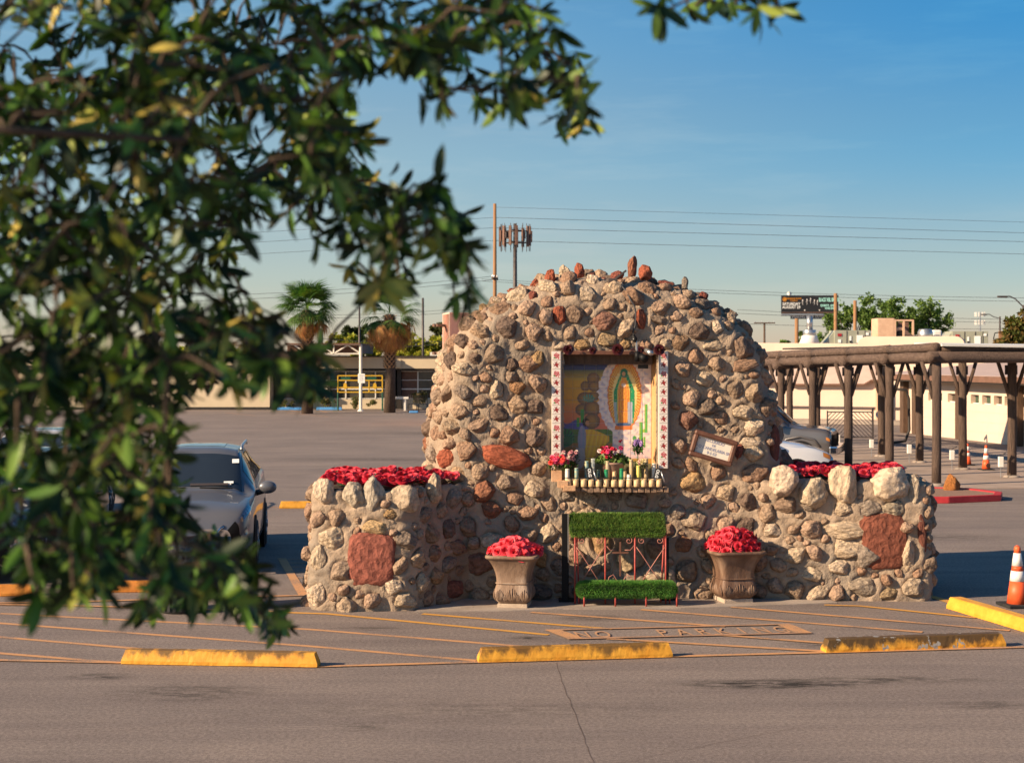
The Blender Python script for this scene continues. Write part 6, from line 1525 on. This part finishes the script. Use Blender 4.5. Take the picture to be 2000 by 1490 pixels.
for py in (451, 474):
    z = Z_(py, 150)
    for a in range(3):
        a0, a1 = a*2.094+.3, (a+1)*2.094+.3; R = 1.45
        MB().tube([(R*cos(a0), R*sin(a0), z), (R*cos(a1), R*sin(a1), z)], .05, 6).obj('platform_rail', M['steel'], ct); MB().tube([(0, 0, z), (R*cos(a0), R*sin(a0), z)], .05, 6).obj('platform_arm', M['steel'], ct)
for k in range(15):
    a = k/15*2*pi+.2; R = 1.5 if k % 3 else 1.62; hh = 1.9 if k % 4 else 1.1; z = Z_(462, 150)
    MB().box((R*cos(a), R*sin(a), z), (.26, .16, hh), rz=a+pi/2).obj('antenna_panel', M['antenna'], ct, bevel=.02); MB().tube([(R*.93*cos(a), R*.93*sin(a), z-1.45), (R*.93*cos(a), R*.93*sin(a), z+1.2)], .035, 5).obj('mounting_pipe', M['steel'], ct)
    if k % 2: MB().box((R*.7*cos(a), R*.7*sin(a), z+.1), (.3, .2, .55), rz=a).obj('radio_unit', M['steel'], ct)
ct2 = thing('cell_tower', 'tiny pale cell mast with two antenna tiers above the right roof', 'cell tower', (X_(1914, 260), 260, 0)); m26 = 260/F
MB().tube([(0, 0, 0), (0, 0, Z_(610, 260))], .16, 8).obj('mast', M['galv'], ct2)
for py in (614, 630):
    for k in range(9): a = k*.7; MB().box((.8*cos(a), .8*sin(a), Z_(py, 260)), (.14, .14, .75)).obj('antenna_panel', M['white'], ct2)
for (px, py, pxe, pye, Y, lab) in ((1999, 600, 1964, 579, 95, 'curved arm street light at the right edge of the sky'), (1953, 622, 1926, 614, 150, 'small street light behind the right rooftop unit')):
    t = thing('street_light', lab, 'street light', (X_(px, Y), Y, 0)); m_ = Y/F; MB().tube([(0, 0, 0), (0, 0, Z_(py-4, Y))], [.12, .08], 8).obj('shaft', M['steel'], t)
    ex = (pxe-px)*m_; MB().tube([(0, 0, Z_(py, Y)), (ex*.45, 0, Z_(pye+5, Y)), (ex*.75, 0, Z_(pye, Y)), (ex, 0, Z_(pye, Y))], .04, 6).obj('arm', M['steel'], t); MB().box((ex-.2, 0, Z_(pye, Y)-.02), (.6, .22, .12)).obj('lamp_head', M['steel'], t, bevel=.03)
t = thing('service_pole', 'short service pole with looped cables behind the right air conditioner', 'service pole', (X_(1955, 80), 80, Z_(690, 80)-1)); MB().box((0, 0, 1.3), (.2, .2, 1.7)).obj('shaft', M['polewood'], t); MB().box((.2, -.1, 1.35), (.12, .1, 1.6)).obj('conduit', M['steel'], t)
MB().tube([(-.05, -.1, 2.1), (-.35, -.1, 2.05), (-.42, -.1, 1.75), (-.2, -.1, 1.5), (.0, -.1, 1.45)], .03, 6).obj('cable_loop', M['black'], t, True); MB().box((-.35, 0, 1.0), (.5, .3, .35), M=Matrix.Rotation(.5, 3, 'Y')).obj('junction_box', M['cooler'], t)
def wire(label, pts, Y, r=.016, sag=.0):
    Pw = [Vector((X_(px, y_), y_, Z_(py, y_))) for px, py, y_ in [(a[0], a[1], a[2] if len(a) > 2 else Y) for a in pts]]; Q = resample(Pw, 18); 
    for i, p in enumerate(Q): t_ = i/17; p.z -= sag*4*t_*(1-t_)
    o = Q[0].copy(); ob = MB().tube([p-o for p in Q], r, 5).obj('overhead_wire', M['wireblk'], None, True, loc=o); tag(ob, label, 'overhead wire', 'overhead wires')
wire('highest overhead wire crossing the sky right of the wooden pole', [(967, 405, 100), (2100, 437, 100)], 100, .010); wire('second overhead wire from the top, right of the wooden pole', [(967, 425, 100), (2100, 458, 100)], 100, .013)
wire('third overhead wire from the top, right of the wooden pole', [(967, 445, 100), (2100, 475, 100)], 100, .013); wire('fourth overhead wire, nearest above the shrine crest', [(967, 470, 100), (2100, 499, 100)], 100, .013)
wire('wire running left from the wooden pole, upper', [(967, 425, 100), (-100, 492, 100)], 100, .011); wire('wire running left from the wooden pole, middle', [(967, 445, 100), (-100, 510, 100)], 100, .011); wire('wire running left from the wooden pole, lower', [(967, 470, 100), (-100, 530, 100)], 100, .011)
for i, (a, b_, rr_) in enumerate((((940, 545), (2100, 583), .02), ((940, 549), (2100, 590), .02), ((300, 580), (960, 540), .02), ((300, 590), (960, 547), .02), ((560, 614), (960, 596), .018), ((560, 620), (960, 602), .018))): wire(['far wire over the billboard, upper', 'far wire over the billboard, lower', 'far wire above the left palm, upper', 'far wire above the left palm, lower', 'far wire at the height of the palm crowns, upper', 'far wire at the height of the palm crowns, lower'][i], [(*a, 160), (*b_, 160)], 160, rr_, .4)
for i, (a, b_) in enumerate((((1440, 605), (2100, 626)), ((1440, 612), (2100, 632)), ((1440, 632), (2100, 643)), ((620, 660), (880, 666)), ((700, 675), (880, 668)))): wire(['faint distant wire passing below the billboard face', 'faint distant wire under the billboard, second', 'lowest faint wire above the right roofs', 'low wire in front of the yellow green shrubs, level', 'low wire in front of the yellow green shrubs, rising'][i], [(*a, 170 if i < 3 else 104), (*b_, 170 if i < 3 else 104)], 170, .022, .2)
YBB = 250.0; mB = YBB/F
bb = thing('billboard', 'black roadside billboard with SATURDAY AUGUST 29 in pale letters above the roof', 'billboard', (X_(1581, YBB), YBB, 0))
def bc(px, py, y=0): return Vector(((px-1581)*mB, y, CH+(700-py)*mB))
MB().box(bc(1581.5, 597), (111*mB, .5, 40*mB)).obj('face', M['billb'], bb); MB().box(bc(1581.5, 614.5, -.4), (113*mB, .9, .25)).obj('catwalk', M['galv'], bb); MB().box(bc(1581.5, 610.5, -.27), (110*mB, .05, .12)).obj('trim', M['brown'], bb)
MB().box(bc(1586, 618.5, -.1), (84*mB, .3, 9*mB)).obj('name_board', M['billb'], bb); MB().tube([bc(1584, 614, .3), Vector((bc(1584, 0).x, .3, 0))], 4.2*mB, 16).obj('column', M['galv'], bb, True)
RX = Matrix.Rotation(pi/2, 4, 'X')
def bt(s, px, py, size, m, sx=1, bold=.02): text('lettering', s, size, m, bb, Matrix.Translation(bc(px, py, -.29))@RX, .01, bold=bold, sx=sx)
bt('SATURDAY', 1545, 594, .62, M['chalk'], .92, .012); bt('AUGUST 29', 1545, 600.5, .62, M['chalk'], .92, .012); bt('BLACK VEIL BRIDES', 1618, 586, .85, M['teal'], .44, .04); bt('QUIRETS  AND', 1616, 597, .50, M['teal'], .72, .02); bt('WAR BAND', 1622, 602.5, .50, M['teal'], .72, .02)
bt('SPEAKING ROCK', 1550, 583.5, .34, M['logo'], .95, .01); bt('CASINO', 1550, 587.5, .26, M['logo'], 1.3, .008)
text('lettering', 'SPEAKING ROCK OUTDOOR', .62, M['chalk'], bb, Matrix.Translation(bc(1583, 618.7, -.27))@RX, .01, bold=.03, sx=.78)
o = MB().lathe([(0, -.02), (.22, -.02), (.22, .02), (0, .02)], n=14)
for k in range(10): o.tube([(.2*cos(k*.628), .2*sin(k*.628), 0), (.38*cos(k*.628+.4), .38*sin(k*.628+.4), 0)], .05, 4)
o = o.obj('sun_emblem', M['logo'], bb); o.matrix_basis = Matrix.Translation(bc(1532, 585, -.29))@RX
for (px, py, h) in ((1567, 587, .55), (1575.5, 586, .6), (1582.5, 584, .55), (1590, 587, .5), (1596, 588, .5)):
    MB().box(bc(px, py, -.28), (.16, .02, h*.5)).box(bc(px, py+5, -.28), (.05, .02, h*1.1)).box(bc(px-1.2, py+4, -.28), (.25, .02, .05)).obj('band_figure', M['conewhite'], bb)
for px in (1571, 1600): MB().box(bc(px, 606, -.3), (.15, .1, .2)).obj('floodlamp', M['conewhite'], bb)
o = MB().lathe([(0, 0), (.3, .1), (.38, .3)], n=14).obj('dish', M['white'], bb, True); o.matrix_basis = Matrix.Translation(bc(1541, 575.5))@Matrix.Rotation(1.0, 4, 'X')

# ------------------------------------------------------------------ trees beyond
def far_tree(name, label, px, pyb, Y, blobs, n, ls, cols, trunk=.14, group=None, stem=True, wsc=1.0):
    """blobs: (px, py, rx, ry) in picture measure at distance Y; leaf clumps spread through each blob's volume"""
    m_ = Y/F; base = Vector((X_(px, Y), Y, 0)); t = thing(name, label, 'tree' if 'shrub' not in name else 'shrub', base, 0, group); V = []; Fc = []; C = []
    cl = []
    for (bx, by, rx, ry) in blobs:
        c = Vector((X_(bx, Y), Y, Z_(by, Y)))-base; rx_, rz_ = rx*m_, ry*m_; ry_ = rx_*.8; k = max(3, int(rx*ry/26))
        for _ in range(k):
            v = Vector((random.gauss(0, 1), random.gauss(0, 1), random.gauss(0, 1))).normalized()*random.uniform(.3, 1.22)
            cl.append((c+Vector((v.x*rx_, v.y*ry_, v.z*rz_)), random.uniform(.07, .2)*sqrt(rx_*rz_)+.06, random.uniform(.65, 1.25)))
    w = np.array([q_[1]**2 for q_ in cl]); w /= w.sum(); idx = rng.choice(len(cl), n, p=w)
    for i in idx:
        c, r, sh = cl[i]; v = Vector((random.gauss(0, .5), random.gauss(0, .5), random.gauss(0, .42)))*r; p = c+v
        d = Vector((random.gauss(0, 1), random.gauss(0, 1), random.gauss(-.25, .8))).normalized(); s = d.cross(Vector((random.random(), random.random(), random.random()))).normalized(); l = ls*random.uniform(.6, 1.3)
        k = len(V); V += [p, p+d*l*.5+s*l*.28, p+d*l, p+d*l*.5-s*l*.28]; Fc.append((k, k+1, k+2, k+3)); f = sh*random.uniform(.8, 1.2); cc_ = cols[random.randrange(len(cols))]; C += [tuple(x*f for x in cc_)]*4
    link('crown', mesh('crown', V, Fc, M['treeleaf'], False, C), t)
    if stem:
        tk = MB(); top = cl[0][0]; tk.tube([(0, 0, 0), Vector((top.x*.3, 0, top.z*.45)), Vector((top.x*.6, 0, top.z*.8))], [trunk, trunk*.8, trunk*.5], 8); tk.obj('trunk', M['bark'], t, True)
        for k in range(min(16, len(cl))):
            e = cl[random.randrange(len(cl))][0]; MB().tube([Vector((top.x*.4, 0, top.z*.5)), Vector((e.x*.5+top.x*.2, e.y*.5, e.z*.75)), e], [trunk*.45, trunk*.3, .02], 5).obj('limb', M['bark'], t, True)
    return t
GR = [(.09, .16, .035), (.13, .21, .045), (.06, .11, .025), (.17, .25, .06)]
far_tree('mesquite_tree', 'feathery green tree with ragged top in front of the billboard pole', 1668, 0, 112, [(1625, 636, 26, 24), (1660, 612, 24, 30), (1695, 596, 18, 32), (1690, 630, 26, 30), (1640, 655, 40, 18), (1600, 658, 12, 14), (1700, 575, 8, 10)], 5200, .24, GR)
far_tree('mesquite_tree', 'middle green tree behind the tan rooftop cooler', 1735, 0, 116, [(1735, 605, 30, 25), (1755, 628, 26, 30), (1720, 640, 26, 26)], 3600, .24, GR)
far_tree('mesquite_tree', 'rounded green tree right of the rooftop cooler', 1815, 0, 118, [(1800, 612, 32, 26), (1830, 620, 28, 26), (1810, 640, 40, 26), (1782, 630, 20, 30), (1850, 632, 12, 18)], 4800, .24, GR)
far_tree('olive_tree', 'olive and rust coloured tree at the right edge of the picture', 1985, 0, 66, [(1985, 640, 22, 22), (2005, 655, 30, 35), (1965, 672, 22, 18), (1990, 690, 38, 22), (2010, 620, 18, 12), (1975, 725, 50, 14)], 8000, .2, [(.10, .11, .025), (.16, .12, .03), (.22, .13, .04), (.07, .09, .02)])
far_tree('dark_bush', 'small bushy tree at the foot of the flue stack', 1573, 0, 130, [(1570, 660, 10, 10), (1590, 664, 8, 8), (1540, 672, 14, 4)], 1200, .25, GR)
YG = [(.34, .32, .03), (.26, .28, .03), (.42, .38, .05), (.18, .22, .03)]
far_tree('yellow_shrub', 'yellow green flowering shrub row right of the shaggy palm', 815, 0, 108, [(775, 690, 18, 16), (800, 676, 22, 20), (830, 678, 24, 20), (850, 675, 20, 22), (830, 694, 40, 12)], 9000, .26, YG, stem=False)
far_tree('yellow_shrub', 'yellow green flowering shrub behind the canopy', 680, 0, 110, [(655, 672, 20, 12), (685, 668, 22, 14), (712, 684, 26, 16), (735, 690, 14, 14), (640, 678, 12, 10)], 7000, .26, YG, stem=False)
far_tree('yellow_shrub', 'yellow green shrubs glimpsed through the oak foliage on the left', 420, 0, 110, [(400, 690, 50, 16), (470, 690, 40, 16), (330, 690, 50, 18), (200, 690, 80, 22)], 5000, .32, YG, stem=False)
far_tree('pine_tree', 'dark round pine between the two palms', 698, 0, 135, [(690, 650, 16, 14), (706, 652, 12, 14), (712, 672, 9, 14), (668, 662, 10, 7), (720, 682, 6, 10)], 3500, .3, [(.03, .05, .018), (.045, .07, .022)])
far_tree('pine_tree', 'dark tree just left of the pink adobe tower', 850, 0, 130, [(850, 650, 10, 16), (862, 640, 8, 10)], 1600, .3, [(.05, .06, .02), (.07, .08, .03)])
far_tree('planting_bed_shrub', 'leafy shrubs in the bed under the office windows', 700, 0, 90.3, [(640, 785, 22, 10), (700, 784, 18, 10), (725, 788, 14, 8), (560, 785, 20, 10), (820, 778, 20, 14)], 3500, .12, [(.10, .11, .03), (.28, .22, .12), (.05, .08, .02)], stem=False)
# palms
def frond_mesh(dead, seed):
    rs_ = random.Random(seed); V = []; Fc = []; pet = .75
    for i in range(5):
        t_ = i/4; z = -.12*t_*t_ if not dead else -.1*t_; V += [(t_*pet, -.018, z), (t_*pet, .018, z)]
    Fc += [(2*i, 2*i+1, 2*i+3, 2*i+2) for i in range(4)]; z0 = V[-1][2]
    for k in range(24):
        a = (k-11.5)/12*(1.75 if not dead else 1.2); L_ = (.85-.12*abs(a))*rs_.uniform(.85, 1.1); n = len(V); w = .030
        for j in range(4):
            t_ = j/3; x = pet+L_*t_*cos(a); y = L_*t_*sin(a)*(1 if not dead else .7); z = z0+.10*t_*(1-abs(a)*.3)-(.55 if not dead else .9)*t_**3*L_+rs_.uniform(-.02, .02); ww = w*(1-t_)*(.6+1.2*t_)+.004
            V += [(x-sin(a)*ww, y+cos(a)*ww, z), (x+sin(a)*ww, y-cos(a)*ww, z)]
        Fc += [(n+2*j, n+2*j+1, n+2*j+3, n+2*j+2) for j in range(3)]
    c = [(.44, .21, .07), (.52, .27, .10), (.30, .14, .05)][seed % 3] if dead else [(.07, .15, .03), (.11, .19, .04), (.05, .11, .03)][seed % 3]
    return mesh('frond', V, Fc, M['treeleaf'], False, [tuple(x*rs_.uniform(.75, 1.2) for x in c) for _ in V])
FG = [frond_mesh(False, i) for i in range(3)]; FD = [frond_mesh(True, 10+i) for i in range(3)]
def palm(label, px, pyc, Y, nG, nD, sc, spread, sk=1.0):
    base = Vector((X_(px, Y), Y, 0)); t = thing('fan_palm', label, 'palm tree', base, 0, 'fan palms by the low building'); h = Z_(pyc, Y)
    MB().tube([(0, 0, 0), (.05, 0, h*.5), (0, 0, h)], [.33, .27, .25], 12).obj('trunk', M['bark'], t, True)
    mb = MB(); z = h*.45
    while z < h-.2:
        for k in range(9):
            a = k/9*2*pi+z*2.5; p = Vector((.25*cos(a), .25*sin(a), z)); o_ = Vector((cos(a), sin(a), 0)); s = Vector((-sin(a), cos(a), 0))*.085; mb.add([p-s, p+s, p+o_*.17+s*.6+Vector((0, 0, .17)), p+o_*.17-s*.6+Vector((0, 0, .17))], [(0, 1, 2, 3)])
        z += .14
    M.setdefault('boot', pm('palm_boot', (.32, .19, .10), (.5, .32, .18), 6, .8)); mb.obj('leaf_bases', M['boot'], t)
    for k in range(nG):
        el = random.uniform(-.55, 1.35)*1.0; a = k*2.4+random.uniform(-.2, .2); o = link('frond', random.choice(FG), t, loc=(0, 0, h+.1), scale=(sc,)*3); o.rotation_euler = (random.uniform(-.3, .3), -el, a)
    for k in range(nD):
        el = random.uniform(-1.25, -.25)*spread; a = k*2.4+random.uniform(-.3, .3); o = link('frond', random.choice(FD), t, loc=(0, 0, h-.05-random.random()*.35), scale=(sc*.86*sk,)*3); o.rotation_euler = (random.uniform(-.3, .3), -el, a)
palm('green crowned fan palm left of the canopy, partly behind oak leaves', 600, 606, 84, 50, 14, 1.2, .9)
palm('shaggy fan palm with a skirt of dead orange fronds behind the white bench', 761, 614, 85.5, 16, 60, 1.3, .95, 1.05)

# ------------------------------------------------------------------ the oak in the foreground
oak = thing('oak_tree', 'large leafy oak whose dark branches hang over the left of the view', 'tree', (-4.6, 2.6, 0))
OO = Vector(oak.location)
nodes = []
def limb(pts, r0, r1, nm='limb'):
    Q = resample([Vector(p) for p in pts], 14)
    for i, p in enumerate(Q):
        p += Vector((noise.noise(p*1.3), noise.noise(p*1.3+Vector((9, 0, 0))), noise.noise(p*1.3+Vector((0, 9, 0)))))*.10*(i > 0)
    n = len(Q); MB().tube([p-OO for p in Q], [r0+(r1-r0)*i/(n-1) for i in range(n)], 9).obj(nm, M['bark'], oak, True)
    for i, p in enumerate(Q[2:]): nodes.append(p)
limb([(-4.6, 2.6, 0), (-4.5, 2.65, 1.4), (-4.3, 2.7, 2.6), (-4.2, 2.8, 4.2)], .30, .20, 'trunk')
limb([(-4.3, 2.7, 2.6), (-3.0, 3.0, 3.2), (-1.6, 3.2, 3.5), (-.35, 3.2, 3.55)], .034, .005)
limb([(-4.25, 2.7, 3.2), (-2.8, 3.6, 3.9), (-1.4, 4.2, 4.1), (.0, 4.3, 4.05)], .045, .006)
limb([(-4.3, 2.7, 2.2), (-3.0, 3.8, 2.7), (-1.9, 4.4, 2.9), (-.9, 4.6, 2.95)], .04, .007)
limb([(-4.3, 2.7, 1.9), (-3.0, 3.2, 2.3), (-1.9, 3.6, 2.6), (-1.1, 3.7, 2.62)], .035, .006)
limb([(-4.2, 2.8, 3.9), (-2.6, 3.2, 4.7), (-.8, 3.5, 4.7), (.45, 3.6, 4.15)], .035, .006)
limb([(-4.3, 2.7, 2.9), (-2.6, 2.3, 3.3), (-1.4, 2.5, 3.4), (-.6, 2.6, 3.42)], .022, .006)
BL = [(120, 90, 230, 170, 44), (430, 80, 200, 140, 38), (150, 330, 240, 190, 50), (420, 300, 200, 160, 40), (110, 560, 190, 160, 42), (330, 560, 170, 130, 26), (590, 150, 120, 120, 13), (620, 310, 120, 90, 18), (700, 60, 90, 80, 16), (810, 60, 90, 60, 16),
      (930, 50, 90, 50, 13), (1030, 60, 60, 60, 10), (1060, 150, 75, 60, 11), (1120, 200, 50, 50, 8), (970, 170, 60, 50, 5), (850, 150, 60, 50, 5), (700, 420, 120, 70, 18), (820, 420, 100, 80, 18), (900, 480, 60, 60, 10), (740, 520, 60, 60, 8), (770, 562, 45, 22, 5), (920, 580, 40, 25, 3),
      (460, 680, 100, 75, 22), (590, 720, 50, 50, 7), (100, 800, 170, 160, 40), (260, 790, 110, 120, 28), (170, 1000, 170, 120, 34), (300, 980, 60, 110, 14), (130, 1120, 110, 60, 9), (250, 1140, 90, 60, 8), (425, 1095, 50, 50, 7), (470, 1140, 70, 50, 9), (545, 1210, 35, 50, 3), (380, 1130, 60, 50, 7),
      (1400, 5, 110, 22, 6), (1490, 20, 35, 22, 2), (1290, 15, 30, 22, 2), (640, 250, 60, 60, 6), (-150, 300, 150, 400, 30), (400, -150, 500, 120, 40), (1000, -140, 300, 90, 16)]
clusters = []
for (cx, cy, rx, ry, n) in BL:
    for _ in range(int(n*(2.35 if cx < 660 else 1.25))):
        while True:
            u, v = random.uniform(-1, 1), random.uniform(-1, 1)
            if u*u+v*v < 1: break
        Yd = random.uniform(2.6, 4.9) if cx < 640 else random.uniform(2.9, 4.3)
        clusters.append(P(cx+u*rx, cy+v*ry, Yd))
def leaf_geo(p, d, nrm, L_, col, bend):
    s = d.cross(nrm).normalized(); nrm = s.cross(d).normalized(); V = []; wd_ = [.02, .088, .132, .140, .105, .0]
    for j, w in enumerate(wd_):
        t = j/5; c = p+d*(L_*t)-nrm*(bend*L_*t*t); V += [c+s*(w*L_)+nrm*(w*L_*.28), c-nrm*0, c-s*(w*L_)+nrm*(w*L_*.28)]
    Fc = []
    for j in range(5):
        a = 3*j; Fc += [(a, a+1, a+4, a+3), (a+1, a+2, a+5, a+4)]
    C = []
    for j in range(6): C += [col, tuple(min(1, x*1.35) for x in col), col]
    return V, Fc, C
LC = [(.010, .024, .008), (.013, .032, .009), (.024, .055, .012), (.009, .020, .007), (.08, .17, .028), (.12, .20, .035)]  # near-black greens paint the crown's shade, light greens its sunlit leaves
LY = [(.34, .27, .06), (.42, .33, .08), (.26, .27, .05), (.20, .25, .05)]  # yellow-green leaf colours painted in as sunlit highlights
leaves = []; twigs = MB()
def cluster(p, away, nl=None, scale=1.0):
    n = nl or random.randint(4, 10); ax = (away+Vector((random.gauss(0, .5), random.gauss(0, .5), random.gauss(-.35, .5)))).normalized(); pal = LY if random.random() < .07 else LC
    R = frame_of(ax, random.random()*6)
    for k in range(n):
        a = k*2.4+random.uniform(-.6, .6); sp = random.uniform(.25, 1.6); d = R@Vector((sin(sp)*cos(a), sin(sp)*sin(a), cos(sp))); d = (d+Vector((0, 0, -.35))).normalized()
        nr = (ax-d*ax.dot(d))+Vector((random.gauss(0, .25),)*3); nr = nr.normalized() if nr.length > .01 else Vector((0, 0, 1))
        q_ = p-ax*random.uniform(0, .035); L_ = random.uniform(.042, .084)*scale; cpal = pal if random.random() < .965 else LY; f = random.uniform(.8, 1.25)
        leaves.append((q_, d, nr, L_, tuple(x*f for x in random.choice(cpal)), random.uniform(.05, .3)))
clusters.sort(key=lambda c: min((c-q_).length for q_ in nodes))
NP_ = [tuple(q_) for q_ in nodes]; arr = np.array(NP_)
for c in clusters:
    dd = arr-np.array(tuple(c)); dist = (dd**2).sum(1); i = int(dist.argmin()); q_ = Vector(arr[i]); d = c-q_
    mid = q_.lerp(c, .5)+Vector((0, 0, .12*d.length)); pp = [q_, q_.lerp(mid, .6)+Vector((0, 0, .02)), mid, mid.lerp(c, .5), c]
    pp = resample(pp, 5); twigs.tube([x-OO for x in pp], [max(.0025, .010*min(1, d.length*1.2)), .005, .004, .003, .002], 4, False)
    add = [tuple(c)]+([tuple(mid)] if d.length > .25 else []); arr = np.vstack([arr, np.array(add)])
    if d.length > .45: cluster(mid, d.normalized())
    cluster(c, d.normalized() if d.length > 1e-4 else Vector((1, 0, 0)))
# the part of the crown beyond the picture's edge: it shades the branches seen
def offcrown(n):
    out = 0
    while out < n:
        x, y, z = random.uniform(-6.4, -1.0), random.uniform(.2, 5.2), random.uniform(2.0, 6.4)
        if ((x+3.8)/2.7)**2+((y-2.7)/2.6)**2+((z-4.2)/2.3)**2 > 1: continue
        px = 1000+F*x/max(y, .1); py = 700-F*(z-CH)/y
        if px > -140 and py > -230: continue
        cluster(Vector((x, y, z)), Vector((random.gauss(0, 1), random.gauss(0, 1), 0)), 7, 1.9); out += 1
offcrown(1250)
def apparent(l):
    p = l[0]; px = 1000+F*p.x/max(p.y, .3); py = 700-F*(p.z-CH)/max(p.y, .3)
    if not (-20 < px < 1560 and -20 < py < 1340): return 0
    return l[3]/p.y
leaves.sort(key=apparent, reverse=True)
shape = mesh('leaf', [], [], None)
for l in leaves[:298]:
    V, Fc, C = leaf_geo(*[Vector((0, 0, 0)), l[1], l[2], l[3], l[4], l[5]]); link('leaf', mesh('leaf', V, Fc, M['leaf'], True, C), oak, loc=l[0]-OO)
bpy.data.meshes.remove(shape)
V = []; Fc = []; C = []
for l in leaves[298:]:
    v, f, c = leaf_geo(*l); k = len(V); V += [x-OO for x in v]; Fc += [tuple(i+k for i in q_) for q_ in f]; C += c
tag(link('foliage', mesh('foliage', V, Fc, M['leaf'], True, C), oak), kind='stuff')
tag(twigs.obj('twigs', M['bark'], oak, True), kind='stuff')
print('leaves', len(leaves), 'objects', len(bpy.data.objects))
